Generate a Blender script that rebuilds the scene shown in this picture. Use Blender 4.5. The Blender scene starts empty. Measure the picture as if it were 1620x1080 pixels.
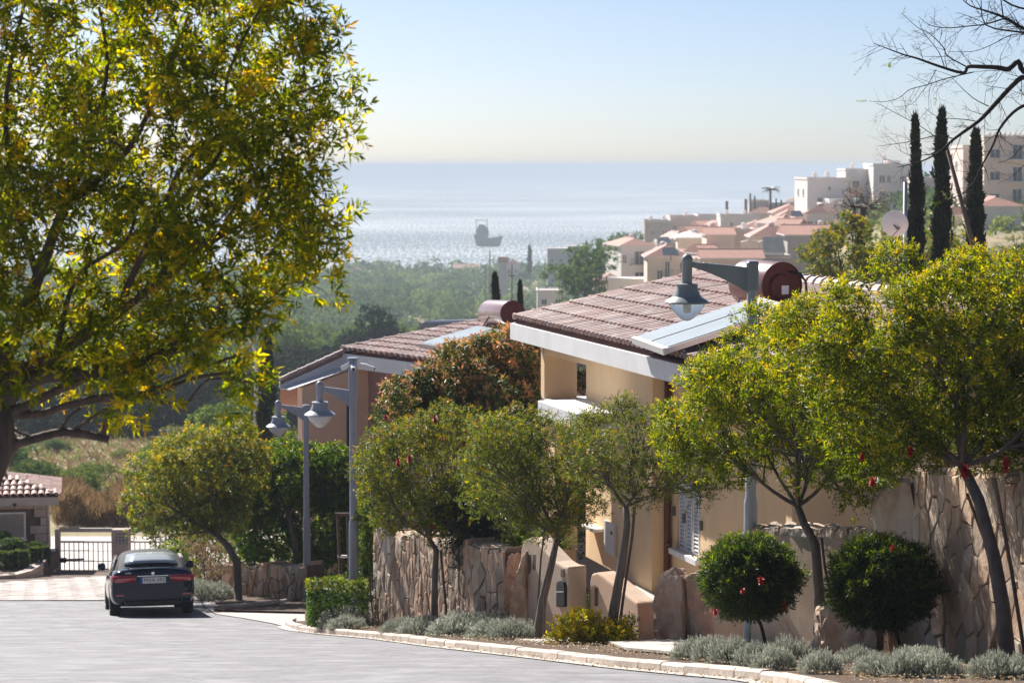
import bpy, bmesh, math, random
import numpy as np
from mathutils import Vector, Matrix

# ------------------------------------------------------------------ camera
S = bpy.context.scene
C = S.collection
F = 3825.0                      # focal length in pixels of the 1620 px wide photograph
HORIZON = 262.0
TH = math.atan((540 - HORIZON) / F)
cam_d = bpy.data.cameras.new('camera')
cam_d.sensor_width = 36.0
cam_d.lens = 85.0
cam_d.clip_start = 0.5
cam_d.clip_end = 200000.0
cam_d.dof.use_dof = True
cam_d.dof.focus_distance = 31.0
cam_d.dof.aperture_fstop = 3.6
cam = bpy.data.objects.new('camera', cam_d)
C.objects.link(cam)
cam.location = (0, 0, 0)
cam.rotation_euler = (math.radians(90) - TH, 0, 0)
S.camera = cam

# ------------------------------------------------------------------ light
SUN_EL, SUN_AZ = math.radians(40), math.radians(-31)      # azimuth from +Y, negative = to the left
W = bpy.data.worlds.new('World')
S.world = W
W.use_nodes = True
wn = W.node_tree
wn.nodes.clear()
sky = wn.nodes.new('ShaderNodeTexSky')
sky.sky_type = 'NISHITA'
sky.sun_disc = False
sky.sun_elevation = SUN_EL
sky.sun_rotation = SUN_AZ
sky.altitude = 100
sky.air_density = 0.5
sky.dust_density = 0.8
sky.ozone_density = 3.6
bg = wn.nodes.new('ShaderNodeBackground')
bg.inputs['Strength'].default_value = 0.053
wo = wn.nodes.new('ShaderNodeOutputWorld')
tint = wn.nodes.new('ShaderNodeMix')
tint.data_type = 'RGBA'
tint.blend_type = 'MULTIPLY'
tint.inputs[0].default_value = 1.0
tint.inputs[7].default_value = (1.11, 1.08, 1.03, 1)
wn.links.new(sky.outputs[0], tint.inputs[6])
wn.links.new(tint.outputs[2], bg.inputs[0])
wn.links.new(bg.outputs[0], wo.inputs[0])
sun_d = bpy.data.lights.new('sun', 'SUN')
sun_d.energy = 4.8
sun_d.angle = math.radians(0.53)
sun_d.color = (1.0, 0.955, 0.89)
sun = bpy.data.objects.new('sun', sun_d)
C.objects.link(sun)
sv = Vector((math.sin(SUN_AZ) * math.cos(SUN_EL), math.cos(SUN_AZ) * math.cos(SUN_EL), math.sin(SUN_EL)))
sun.rotation_euler = sv.to_track_quat('Z', 'Y').to_euler()
S.view_settings.view_transform = 'Standard'
S.view_settings.look = 'None'
S.view_settings.gamma = 1.0
S.view_settings.use_curve_mapping = False
S.view_settings.exposure = 1.07
S.cycles.use_denoising = True
S.cycles.volume_bounces = 1
S.cycles.max_bounces = 8
S.cycles.diffuse_bounces = 3
S.cycles.glossy_bounces = 3
S.cycles.transmission_bounces = 6
S.cycles.transparent_max_bounces = 8
S.cycles.sample_clamp_indirect = 6.0
S.cycles.use_adaptive_sampling = True

R = random.Random(7)

# ------------------------------------------------------------------ helpers
def at(px, py, D):
    u = (px - 810) / F
    v = (540 - py) / F
    c, s = math.cos(TH), math.sin(TH)
    t = D / (c + v * s)
    return Vector((u * t, D, t * (v * c - s)))

def colr(c):
    return (c[0], c[1], c[2], 1.0)

MATS = {}
def mat(name, c1, c2=None, rough=0.7, scale=3.0, detail=5.0, bump=0.0, bscale=None, spec=0.4, metal=0.0,
        rnd=0.0, stretch=(1, 1, 1), c3=None, s3=0.6, contrast=(0.35, 0.65), coat=0.0, bdist=0.02):
    """Principled material; base colour mixed by world-space noise, per-object random brightness, bump."""
    m = bpy.data.materials.new(name)
    m.use_nodes = True
    nt = m.node_tree
    N, L = nt.nodes, nt.links
    b = N['Principled BSDF']
    b.inputs['Roughness'].default_value = rough
    b.inputs['Specular IOR Level'].default_value = spec
    b.inputs['Metallic'].default_value = metal
    b.inputs['Coat Weight'].default_value = coat
    geo = N.new('ShaderNodeNewGeometry')
    mp = N.new('ShaderNodeMapping')
    mp.inputs['Scale'].default_value = stretch
    L.new(geo.outputs['Position'], mp.inputs['Vector'])
    out = None
    if c2 is not None:
        n = N.new('ShaderNodeTexNoise')
        n.inputs['Scale'].default_value = scale
        n.inputs['Detail'].default_value = detail
        n.inputs['Roughness'].default_value = 0.62
        L.new(mp.outputs[0], n.inputs['Vector'])
        r = N.new('ShaderNodeMapRange')
        r.inputs[1].default_value, r.inputs[2].default_value = contrast
        L.new(n.outputs['Fac'], r.inputs[0])
        mx = N.new('ShaderNodeMix')
        mx.data_type = 'RGBA'
        mx.inputs[6].default_value = colr(c1)
        mx.inputs[7].default_value = colr(c2)
        L.new(r.outputs[0], mx.inputs[0])
        out = mx.outputs[2]
        if c3 is not None:
            n3 = N.new('ShaderNodeTexNoise')
            n3.inputs['Scale'].default_value = s3
            n3.inputs['Detail'].default_value = 4.0
            L.new(mp.outputs[0], n3.inputs['Vector'])
            r3 = N.new('ShaderNodeMapRange')
            r3.inputs[1].default_value, r3.inputs[2].default_value = 0.48, 0.68
            L.new(n3.outputs['Fac'], r3.inputs[0])
            m3 = N.new('ShaderNodeMix')
            m3.data_type = 'RGBA'
            L.new(r3.outputs[0], m3.inputs[0])
            L.new(out, m3.inputs[6])
            m3.inputs[7].default_value = colr(c3)
            out = m3.outputs[2]
    if rnd > 0:
        oi = N.new('ShaderNodeObjectInfo')
        rr = N.new('ShaderNodeMapRange')
        rr.inputs[3].default_value, rr.inputs[4].default_value = 1 - rnd, 1 + rnd
        L.new(oi.outputs['Random'], rr.inputs[0])
        h = N.new('ShaderNodeHueSaturation')
        w1 = N.new('ShaderNodeMath'); w1.operation = 'MULTIPLY'; w1.inputs[1].default_value = 7.31
        w2 = N.new('ShaderNodeMath'); w2.operation = 'FRACT'
        w3 = N.new('ShaderNodeMapRange'); w3.inputs[3].default_value, w3.inputs[4].default_value = 0.5 - rnd * .02, 0.5 + rnd * .02
        w4 = N.new('ShaderNodeMapRange'); w4.inputs[3].default_value, w4.inputs[4].default_value = 1 + rnd * .3, 1 - rnd * .6
        L.new(oi.outputs['Random'], w1.inputs[0]); L.new(w1.outputs[0], w2.inputs[0]); L.new(w2.outputs[0], w3.inputs[0]); L.new(w2.outputs[0], w4.inputs[0])
        L.new(w3.outputs[0], h.inputs['Hue']); L.new(w4.outputs[0], h.inputs['Saturation'])
        L.new(rr.outputs[0], h.inputs['Value'])
        if out is not None:
            L.new(out, h.inputs['Color'])
        else:
            h.inputs['Color'].default_value = colr(c1)
        out = h.outputs[0]
    if out is not None:
        L.new(out, b.inputs['Base Color'])
    else:
        b.inputs['Base Color'].default_value = colr(c1)
    if bump > 0:
        nb = N.new('ShaderNodeTexNoise')
        nb.inputs['Scale'].default_value = bscale or scale * 4
        nb.inputs['Detail'].default_value = 6.0
        L.new(mp.outputs[0], nb.inputs['Vector'])
        bu = N.new('ShaderNodeBump')
        bu.inputs['Strength'].default_value = bump
        bu.inputs['Distance'].default_value = bdist
        L.new(nb.outputs['Fac'], bu.inputs['Height'])
        L.new(bu.outputs[0], b.inputs['Normal'])
    MATS[name] = m
    return m

def leaf_mat(name, stops, trans=0.42, tboost=1.5, rough=0.45, spec=0.3):
    """Two-sided leaf: diffuse + translucent, coloured by the per-face attribute 'tint' (leaf age)."""
    m = bpy.data.materials.new(name)
    m.use_nodes = True
    N, L = m.node_tree.nodes, m.node_tree.links
    b = N['Principled BSDF']
    b.inputs['Roughness'].default_value = rough
    b.inputs['Specular IOR Level'].default_value = spec
    a = N.new('ShaderNodeAttribute')
    a.attribute_name = 'tint'
    r = N.new('ShaderNodeValToRGB')
    el = r.color_ramp.elements
    el[0].position, el[0].color = stops[0][0], colr(stops[0][1])
    el[1].position, el[1].color = stops[-1][0], colr(stops[-1][1])
    for p, c in stops[1:-1]:
        e = el.new(p)
        e.color = colr(c)
    L.new(a.outputs['Fac'], r.inputs[0])
    oi = N.new('ShaderNodeObjectInfo')
    rr = N.new('ShaderNodeMapRange')
    rr.inputs[3].default_value, rr.inputs[4].default_value = 0.85, 1.15
    L.new(oi.outputs['Random'], rr.inputs[0])
    h = N.new('ShaderNodeHueSaturation')
    L.new(rr.outputs[0], h.inputs['Value'])
    L.new(r.outputs[0], h.inputs['Color'])
    L.new(h.outputs[0], b.inputs['Base Color'])
    t = N.new('ShaderNodeBsdfTranslucent')
    hb = N.new('ShaderNodeHueSaturation')
    hb.inputs['Value'].default_value = tboost
    hb.inputs['Saturation'].default_value = 1.12
    L.new(h.outputs[0], hb.inputs['Color'])
    L.new(hb.outputs[0], t.inputs['Color'])
    mx = N.new('ShaderNodeMixShader')
    mx.inputs[0].default_value = trans
    L.new(b.outputs[0], mx.inputs[1])
    L.new(t.outputs[0], mx.inputs[2])
    L.new(mx.outputs[0], N['Material Output'].inputs['Surface'])
    MATS[name] = m
    return m

def tag(o, label=None, cat=None, group=None, kind=None):
    if label: o['label'] = label
    if cat: o['category'] = cat
    if group: o['group'] = group
    if kind: o['kind'] = kind
    return o

def empty(name, loc, label, cat, group=None, rz=0.0):
    o = bpy.data.objects.new(name, None)
    o.empty_display_size = 0.3
    C.objects.link(o)
    o.location = loc
    o.rotation_euler = (0, 0, rz)
    return tag(o, label, cat, group)

def link(name, me, parent=None, loc=(0, 0, 0)):
    o = bpy.data.objects.new(name, me)
    C.objects.link(o)
    o.location = loc
    if parent is not None:
        o.parent = parent
    return o

def copy_tree(o, parent=None):
    c = o.copy()
    C.objects.link(c)
    if parent is not None:
        c.parent = parent
    for ch in list(o.children):
        copy_tree(ch, c)
    return c

def wloc(o):
    v = Vector((0, 0, 0))
    while o is not None:
        v += o.location
        o = o.parent
    return v

class MB:
    """collects verts and faces; build() makes one mesh object"""
    def __init__(s):
        s.v, s.f = [], []
    def add(s, vs, fs):
        n = len(s.v)
        s.v.extend([tuple(v) for v in vs])
        s.f.extend([tuple(i + n for i in f) for f in fs])
        return s
    def box(s, c, size, m=None):
        hx, hy, hz = size[0] / 2, size[1] / 2, size[2] / 2
        vs = [Vector((sx * hx, sy * hy, sz * hz)) for sx in (-1, 1) for sy in (-1, 1) for sz in (-1, 1)]
        if m is not None:
            vs = [m @ v for v in vs]
        c = Vector(c)
        vs = [v + c for v in vs]
        return s.add(vs, [(0, 1, 3, 2), (4, 6, 7, 5), (0, 4, 5, 1), (2, 3, 7, 6), (0, 2, 6, 4), (1, 5, 7, 3)])
    def box2(s, a, b):
        return s.box([(a[i] + b[i]) / 2 for i in range(3)], [abs(b[i] - a[i]) for i in range(3)])
    def prism(s, pts, ext):
        """polygon of 3-D points extruded by vector ext"""
        n = len(pts)
        pts = [Vector(p) for p in pts]
        ext = Vector(ext)
        vs = pts + [p + ext for p in pts]
        fs = [tuple(range(n)), tuple(range(2 * n - 1, n - 1, -1))]
        for i in range(n):
            j = (i + 1) % n
            fs.append((j, i, i + n, j + n))
        return s.add(vs, fs)
    def tube(s, pts, rad, n=8, cap=True):
        pts = [Vector(p) for p in pts]
        if not hasattr(rad, '__len__'):
            rad = [rad] * len(pts)
        base = len(s.v)
        ref = Vector((0.31, 0.17, 0.93))
        vs = []
        for i, p in enumerate(pts):
            d = (pts[min(i + 1, len(pts) - 1)] - pts[max(i - 1, 0)])
            if d.length < 1e-9: d = Vector((0, 0, 1))
            d.normalize()
            a = ref - d * ref.dot(d)
            if a.length < 0.05:
                a = Vector((1, 0, 0)) - d * d.x
            a.normalize()
            b = d.cross(a)
            ref = a
            for k in range(n):
                t = 2 * math.pi * k / n
                vs.append(p + (a * math.cos(t) + b * math.sin(t)) * rad[i])
        fs = []
        for i in range(len(pts) - 1):
            for k in range(n):
                k2 = (k + 1) % n
                fs.append((i * n + k, i * n + k2, (i + 1) * n + k2, (i + 1) * n + k))
        if cap:
            fs.append(tuple(range(n - 1, -1, -1)))
            fs.append(tuple((len(pts) - 1) * n + k for k in range(n)))
        return s.add(vs, fs)
    def lathe(s, prof, c=(0, 0, 0), n=24, m=None, power=2.0):
        """profile [(r,z)...] turned about z; power>2 gives a rounded square plan"""
        c = Vector(c)
        vs = []
        for r, z in prof:
            for k in range(n):
                t = 2 * math.pi * k / n
                cx, sx = math.cos(t), math.sin(t)
                x = math.copysign(abs(cx) ** (2 / power), cx)
                y = math.copysign(abs(sx) ** (2 / power), sx)
                v = Vector((x * r, y * r, z))
                if m is not None: v = m @ v
                vs.append(v + c)
        fs = []
        for i in range(len(prof) - 1):
            for k in range(n):
                k2 = (k + 1) % n
                fs.append((i * n + k, i * n + k2, (i + 1) * n + k2, (i + 1) * n + k))
        fs.append(tuple(range(n - 1, -1, -1)))
        fs.append(tuple((len(prof) - 1) * n + k for k in range(n)))
        return s.add(vs, fs)
    def mesh(s, name, m, origin=None, smooth=False):
        me = bpy.data.meshes.new(name)
        if origin is not None:
            ox, oy, oz = origin
            vs = [(v[0] - ox, v[1] - oy, v[2] - oz) for v in s.v]
        else:
            vs = s.v
        me.from_pydata(vs, [], s.f)
        me.materials.append(m)
        if smooth:
            me.polygons.foreach_set('use_smooth', [True] * len(me.polygons))
        me.update()
        return me
    def build(s, name, m, parent=None, smooth=False, bevel=0.0, origin='parent'):
        """verts are in world space when parent is a placed root (origin='parent'); None = local"""
        if origin == 'parent':
            og = wloc(parent) if parent is not None else None
        else:
            og = origin
        o = link(name, s.mesh(name, m, og, smooth), parent)
        fix_normals(o.data)
        if bevel > 0:
            md = o.modifiers.new('bevel', 'BEVEL')
            md.width = bevel
            md.segments = 2
            md.limit_method = 'ANGLE'
        return o

def fix_normals(me):
    if len(me.polygons) > 20000:
        return
    bm = bmesh.new()
    bm.from_mesh(me)
    bmesh.ops.recalc_face_normals(bm, faces=bm.faces)
    bm.to_mesh(me)
    bm.free()

def auto_smooth(o, angle=35):
    me = o.data
    me.polygons.foreach_set('use_smooth', [True] * len(me.polygons))
    bm = bmesh.new()
    bm.from_mesh(me)
    for e in bm.edges:
        if len(e.link_faces) == 2 and e.calc_face_angle(0) > math.radians(angle):
            e.smooth = False
    bm.to_mesh(me)
    bm.free()

def np_mesh(name, V, tris, m, tint=None):
    me = bpy.data.meshes.new(name)
    nv, nt = len(V), len(tris)
    me.vertices.add(nv)
    me.vertices.foreach_set('co', np.ascontiguousarray(V, dtype=np.float32).ravel())
    me.loops.add(nt * 3)
    me.loops.foreach_set('vertex_index', np.ascontiguousarray(tris, dtype=np.int32).ravel())
    me.polygons.add(nt)
    me.polygons.foreach_set('loop_start', np.arange(0, nt * 3, 3, dtype=np.int32))
    me.update(calc_edges=True)
    if tint is not None:
        at_ = me.attributes.new('tint', 'FLOAT', 'FACE')
        at_.data.foreach_set('value', np.ascontiguousarray(tint, dtype=np.float32))
    me.materials.append(m)
    return me

def nrm(a):
    return a / (np.linalg.norm(a, axis=1, keepdims=True) + 1e-9)

def leaves(rng, P, Dr, k, L, Wd, spread=(35, 80), slen=0.10, young=None, droop=0.0, tipboost=0.5, size_jit=0.35):
    """k leaves round every shoot (base P, direction Dr). Returns verts, tris, tint."""
    n = len(P)
    Dr = nrm(Dr)
    ref = np.tile(np.array([[0.3, 0.2, 0.9]]), (n, 1))
    A = nrm(np.cross(Dr, ref))
    B = np.cross(Dr, A)
    if young is None:
        young = np.zeros(n)
    idx = np.repeat(np.arange(n), k)
    j = np.tile(np.arange(k), n)
    frac = (j + rng.random(n * k)) / k
    phi = j * 2.4 + rng.random(n * k) * 0.9 + idx * 1.3
    ang = np.radians(spread[1] + (spread[0] - spread[1]) * frac + rng.normal(0, 9, n * k))
    rad = A[idx] * np.cos(phi)[:, None] + B[idx] * np.sin(phi)[:, None]
    ax = Dr[idx] * np.cos(ang)[:, None] + rad * np.sin(ang)[:, None]
    ax[:, 2] -= droop * rng.random(n * k)
    ax = nrm(ax)
    base = P[idx] + Dr[idx] * (frac * slen)[:, None]
    side = nrm(np.cross(ax, Dr[idx]) + rng.normal(0, 0.35, (n * k, 3)))
    side = nrm(side - ax * np.sum(side * ax, axis=1, keepdims=True))
    up = np.cross(side, ax)
    l = L * (1 + size_jit * rng.normal(0, 1, n * k).clip(-1.6, 1.6)) * (1.05 - 0.35 * frac)
    w = Wd * l / L
    mid = base + ax * (l * 0.48)[:, None]
    v0 = base
    v1 = mid + side * (w / 2)[:, None] + up * (w * 0.16)[:, None]
    v2 = base + ax * l[:, None] - up * (l * 0.08)[:, None]
    v3 = mid - side * (w / 2)[:, None] + up * (w * 0.16)[:, None]
    V = np.stack([v0, v1, v2, v3], axis=1).reshape(-1, 3)
    o = (np.arange(n * k) * 4)[:, None]
    T = np.concatenate([o + np.array([[0, 1, 2]]), o + np.array([[0, 2, 3]])], axis=1).reshape(-1, 3)
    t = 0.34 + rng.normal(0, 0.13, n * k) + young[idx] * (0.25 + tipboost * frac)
    t = np.repeat(t.clip(0, 1), 2)
    return V, T, t

def poly_sample(rng, poly, n):
    P = np.array(poly, float)
    lo, hi = P.min(0), P.max(0)
    out = []
    while len(out) < n:
        q = lo + (hi - lo) * rng.random(2)
        ins = False
        m = len(P)
        for i in range(m):
            x1, y1 = P[i]; x2, y2 = P[(i + 1) % m]
            if (y1 > q[1]) != (y2 > q[1]) and q[0] < (x2 - x1) * (q[1] - y1) / (y2 - y1) + x1:
                ins = not ins
        if ins:
            out.append(q)
    return np.array(out)

def spread_points(rng, poly, n, over=6):
    """about n well-spaced samples inside a polygon"""
    c = poly_sample(rng, poly, n * over)
    keep = [c[0]]
    cand = list(c[1:])
    K = np.array(keep)
    while len(keep) < n:
        sub = [cand[i] for i in rng.integers(0, len(cand), 14)]
        d = [np.min(np.sum((K - s_) ** 2, axis=1)) for s_ in sub]
        keep.append(sub[int(np.argmax(d))])
        K = np.array(keep)
    return K

def bez(a, b, c, n):
    return [a * (1 - t) ** 2 + b * 2 * t * (1 - t) + c * t * t for t in [i / (n - 1) for i in range(n)]]

def clump_shoots(rng, cen, rad, n, up=0.35, inner=0.45):
    """shoots spread through balls: centres (m,3), radii (m,) -> P, D, which"""
    m = len(cen)
    w = rad ** 2 / np.sum(rad ** 2)
    idx = rng.choice(m, n, p=w)
    d = nrm(rng.normal(0, 1, (n, 3)) + np.array([0, 0, up]))
    rr = inner + (1 - inner) * rng.random(n) ** 0.7
    P = cen[idx] + d * (rad[idx] * rr)[:, None] * np.array([1, 1, 0.85])
    D = nrm(d + np.array([0, 0, 0.35]) + rng.normal(0, 0.45, (n, 3)))
    return P, D, idx, rr

def make_tree(name, label, cat, base, trunk_pts, trunk_r, outline, D, depth, n_clump, clump_r, n_shoot, k, L, Wd,
              leafm, barkm, seed, group=None, young=0.35, spread=(35, 80), slen=0.10, droop=0.0, limbs=6, up=0.35,
              twigs=7, squash=0.75, starts=None, twig_r=0.006, young_up=0.6, inner=0.45, limb_r=None, name_crown='crown', origin_px=None):
    """outline: photo polygon of the crown at distance D, filled with leafy clumps in a slab +-depth deep"""
    rng = np.random.default_rng(seed)
    root = empty(name, base, label, cat, group)
    pts = spread_points(rng, outline, n_clump)
    cen, rad = [], []
    cx = np.mean(pts, axis=0)
    ext = np.max(np.linalg.norm(pts - cx, axis=1))
    for q in pts:
        rel = min(1, np.linalg.norm(q - cx) / ext)
        dd = D + depth * (2 * rng.random() - 1) * math.sqrt(max(0.15, 1 - rel * rel))
        v = at(q[0], q[1], D)
        cen.append((v.x, dd, v.z))
        rad.append(clump_r * (0.7 + 0.6 * rng.random()))
    cen, rad = np.array(cen), np.array(rad)
    P, Dv, idx, rr = clump_shoots(rng, cen, rad, n_shoot, up, inner)
    zlo, zhi = cen[:, 2].min(), cen[:, 2].max()
    hgt = (P[:, 2] - zlo) / max(0.1, zhi - zlo)
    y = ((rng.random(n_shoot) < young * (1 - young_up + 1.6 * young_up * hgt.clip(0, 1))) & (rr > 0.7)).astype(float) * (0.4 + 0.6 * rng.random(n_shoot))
    V, T, t = leaves(rng, P, Dv, k, L, Wd, spread, slen, y, droop)
    b = np.array(base)
    me = np_mesh(name_crown, V - b, T, leafm, t)
    link(name_crown, me, root)
    mb = MB()
    mb.tube(trunk_pts, trunk_r, 9)
    top = Vector(trunk_pts[-1])
    r0 = (trunk_r[-1] if hasattr(trunk_r, '__len__') else trunk_r)
    lr = limb_r or r0 * 0.62
    # cluster the clumps by direction from the trunk's top
    seeds = cen[rng.choice(len(cen), limbs, replace=False)]
    for _ in range(4):
        a = np.argmin(((cen[:, None, :] - seeds[None]) ** 2).sum(2), axis=1)
        seeds = np.array([cen[a == i].mean(0) if (a == i).any() else seeds[i] for i in range(limbs)])
    if starts is not None:
        for j in range(len(cen)):
            c_ = Vector(cen[j])
            st, srad = min(starts, key=lambda q: (q[0] - c_).length + (0 if (q[0] - c_).length > .12 else 1))
            m2 = st.lerp(c_, 0.5) + Vector((R.uniform(-.15, .15), R.uniform(-.15, .15), R.uniform(-.18, .12))) * (c_ - st).length
            bb = bez(st, m2, c_, 6)
            mb.tube(bb, [min(srad * .6, .012) * (1 - .15 * q) for q in range(6)], 4, cap=False)
            starts.append((bb[3], .008))
            for q in np.where(idx == j)[0][:twigs]:
                e = Vector(P[q])
                mb.tube([c_, c_.lerp(e, .5) + Vector((R.uniform(-.03, .03), R.uniform(-.03, .03), R.uniform(-.03, .03))), e], [twig_r, twig_r * .8, twig_r * .5], 3, cap=False)
        limbs = 0
    for i in range(limbs):
        s_ = Vector(seeds[i])
        knee = top.lerp(s_, 0.55)
        mid = top.lerp(s_, 0.45) + Vector((R.uniform(-.1, .1), R.uniform(-.1, .1), -0.12 * (s_ - top).length))
        b1 = bez(top, mid, knee.lerp(s_, 0.3), 7)
        mb.tube(b1, [lr * (1 - 0.45 * q / 6) for q in range(7)], 6, cap=False)
        for j in np.where(a == i)[0]:
            c_ = Vector(cen[j])
            st = b1[R.randint(3, 6)]
            m2 = st.lerp(c_, 0.5) + Vector((R.uniform(-.12, .12), R.uniform(-.12, .12), R.uniform(-.12, .1))) * (c_ - st).length
            mb.tube(bez(st, m2, c_, 5), [lr * .5 * (1 - .2 * q) for q in range(5)], 4, cap=False)
            sel = np.where(idx == j)[0][:twigs]
            for q in sel:
                e = Vector(P[q])
                mb.tube([c_, c_.lerp(e, .5) + Vector((R.uniform(-.03, .03), R.uniform(-.03, .03), R.uniform(-.03, .03))), e], [twig_r, twig_r * .8, twig_r * .5], 3, cap=False)
    o = link('trunk', mb.mesh('trunk', barkm, base, True), root)
    return root, cen, rad

# ------------------------------------------------------------------ terrain profile (metres below the camera at distance Y)
KY = [-60, 0, 10, 20, 25, 45, 52.7, 60, 67, 75, 95, 130, 220, 300, 600, 1000, 1370, 1440, 2550, 6000]
KD = [-2, 1.5, 2.9, 4.43, 5.29, 8.72, 9.82, 10.75, 11.6, 12.6, 14.6, 17.5, 24.6, 31, 48, 56.5, 59.8, 64, 66, 68]
RY = [-60, 60, 80, 100, 150, 300, 450, 600, 800, 1100, 1370, 1440, 2550, 6000]
RD = [1, 9.5, 9.6, 10, 12, 17, 21, 27, 40, 53, 59.8, 64, 66, 68]
def zroad(Y):
    return -float(np.interp(Y, KY, KD))
def sstep(a, b, x):
    t = min(1, max(0, (x - a) / (b - a)))
    return t * t * (3 - 2 * t)
def zter(x, Y):
    zl = -float(np.interp(Y, KY, KD))
    zr_ = -float(np.interp(Y, RY, RD))
    q = x / max(Y, 30)
    w = sstep(0.028, 0.085, q) * sstep(52, 95, Y)
    z = zl * (1 - w) + zr_ * w
    z += 11 * sstep(0.10, 0.165, q) * sstep(180, 320, Y) * (1 - sstep(520, 900, Y))
    if Y > 100:
        amp = min(3.0, (Y - 100) / 150)
        z += amp * (math.sin(x * 0.031 + Y * 0.011) * 0.5 + math.sin(x * 0.012 - Y * 0.017 + 2) * 0.5) * (max(0, min(1, (1350 - Y) / 250)))
    return z
def ghit(px, py, off=0.0):
    """photo point -> point on the road slope"""
    lo, hi = 8.0, 140.0
    for _ in range(60):
        m = (lo + hi) / 2
        if at(px, py, m).z > zroad(m) + off: lo = m
        else: hi = m
    return at(px, py, lo)
def strip(px, D, off=0.10):
    """point of the planted strip above photo column px at distance D"""
    return Vector(((px - 810) / F * D * 1.003, D, zroad(D) + off))
def strip(px, D, off=0.10):
    z = zroad(D) + off
    py = 1000.0
    for _ in range(8):
        p = at(px, py, D)
        py += (p.z - z) * F / D
    return Vector((at(px, py, D).x, D, z))

def xpx(px, D, py=900):
    return at(px, py, D).x

# ------------------------------------------------------------------ materials
mat('asphalt', (0.235, 0.228, 0.24), (0.15, 0.147, 0.158), rough=0.8, scale=2.2, detail=14, bump=0.6, bscale=45, spec=0.3,
    c3=(0.26, 0.255, 0.265), s3=1.3, bdist=0.012, contrast=(0.3, 0.7))
mat('paving', (0.42, 0.37, 0.34), (0.33, 0.28, 0.26), rough=0.75, scale=1.5, bump=0.3, bscale=25, rnd=0.12)
mat('kerb_stone', (0.58, 0.51, 0.44), (0.46, 0.37, 0.30), rough=0.8, scale=5, bump=0.5, bscale=30, rnd=0.14)
mat('soil', (0.12, 0.075, 0.05), (0.07, 0.045, 0.032), rough=0.95, scale=4, bump=0.9, bscale=18, bdist=0.05)
mat('concrete_pale', (0.50, 0.46, 0.42), (0.42, 0.38, 0.34), rough=0.85, scale=2.5, bump=0.3)
mat('dry_ground', (0.36, 0.27, 0.165), (0.22, 0.185, 0.10), rough=0.95, scale=0.16, detail=9, bump=0.8, bscale=3,
    c3=(0.13, 0.14, 0.06), s3=0.06, bdist=0.2)
mat('stone_wall', (0.46, 0.32, 0.215), (0.31, 0.21, 0.14), rough=0.92, scale=6, detail=9, bump=0.4, bscale=26, rnd=0.34, bdist=0.02,
    c3=(0.46, 0.37, 0.29), s3=1.6)
mat('boulder', (0.62, 0.37, 0.25), (0.40, 0.24, 0.165), rough=0.92, scale=5, detail=9, bump=1.0, bscale=9, rnd=0.1, bdist=0.05,
    c3=(0.45, 0.36, 0.30), s3=1.6)
mat('mortar', (0.15, 0.10, 0.075), (0.08, 0.055, 0.042), rough=0.95, scale=9, bump=0.6)
mat('gate_render', (0.52, 0.40, 0.31), (0.44, 0.33, 0.25), rough=0.9, scale=4, bump=0.5, bscale=60, bdist=0.01,
    c3=(0.50, 0.32, 0.22), s3=0.9)
mat('plaster_yellow', (0.88, 0.63, 0.37), (0.83, 0.58, 0.33), rough=0.88, scale=1.2, bump=0.25, bscale=70, bdist=0.008, c3=(0.76, 0.53, 0.32), s3=1.1, stretch=(1, 1, .35))
mat('plaster_orange', (0.90, 0.62, 0.46), (0.86, 0.58, 0.43), rough=0.88, scale=1.2, bump=0.25, bscale=70, bdist=0.008)
mat('plaster_brown', (0.33, 0.19, 0.165), (0.30, 0.17, 0.15), rough=0.88, scale=1.2, bump=0.25, bscale=70, bdist=0.008)
mat('white_paint', (0.78, 0.77, 0.76), (0.70, 0.69, 0.68), rough=0.55, scale=2, bump=0.05)
mat('grey_paint', (0.70, 0.68, 0.65), None, rough=0.5)
mat('roof_tile', (0.47, 0.32, 0.275), (0.34, 0.21, 0.18), rough=0.5, scale=6, detail=6, bump=0.3, bscale=40, rnd=0.22, spec=0.7,
    c3=(0.57, 0.48, 0.45), s3=3)
mat('roof_under', (0.13, 0.055, 0.045), None, rough=0.9)
mat('far_tile', (0.40, 0.19, 0.14), (0.32, 0.16, 0.12), rough=0.7, scale=1.5, bump=0.4, bscale=4, bdist=0.1)
mat('lamp_metal', (0.235, 0.255, 0.262), (0.205, 0.225, 0.232), rough=0.42, scale=3, spec=0.5)
mat('lamp_pole', (0.36, 0.38, 0.40), (0.31, 0.33, 0.35), rough=0.45, scale=5, spec=0.5)
mat('lamp_pole_blue', (0.29, 0.31, 0.37), (0.25, 0.27, 0.33), rough=0.45, scale=5, spec=0.5)
mat('steel', (0.42, 0.42, 0.42), None, rough=0.35, metal=0.8)
mat('tank_brown', (0.105, 0.026, 0.022), (0.085, 0.022, 0.018), rough=0.5, scale=3, spec=0.2)
mat('tank_side', (0.24, 0.12, 0.115), (0.17, 0.08, 0.075), rough=0.33, scale=2.5, spec=0.6, coat=0.3)
mat('bark', (0.15, 0.105, 0.08), (0.065, 0.048, 0.04), rough=0.9, scale=9, detail=7, bump=1.0, bscale=20, stretch=(1, 1, 0.22), bdist=0.02)
mat('bark_grey', (0.17, 0.14, 0.12), (0.085, 0.07, 0.06), rough=0.9, scale=9, detail=7, bump=1.0, bscale=20, stretch=(1, 1, 0.3), bdist=0.02)
mat('bark_dark', (0.045, 0.033, 0.03), (0.02, 0.016, 0.015), rough=0.9, scale=9, bump=0.6)
mat('stake_wood', (0.14, 0.09, 0.06), (0.08, 0.055, 0.04), rough=0.85, scale=6, stretch=(1, 1, 0.2), bump=0.4)
mat('black_plastic', (0.012, 0.012, 0.014), None, rough=0.45)
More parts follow.
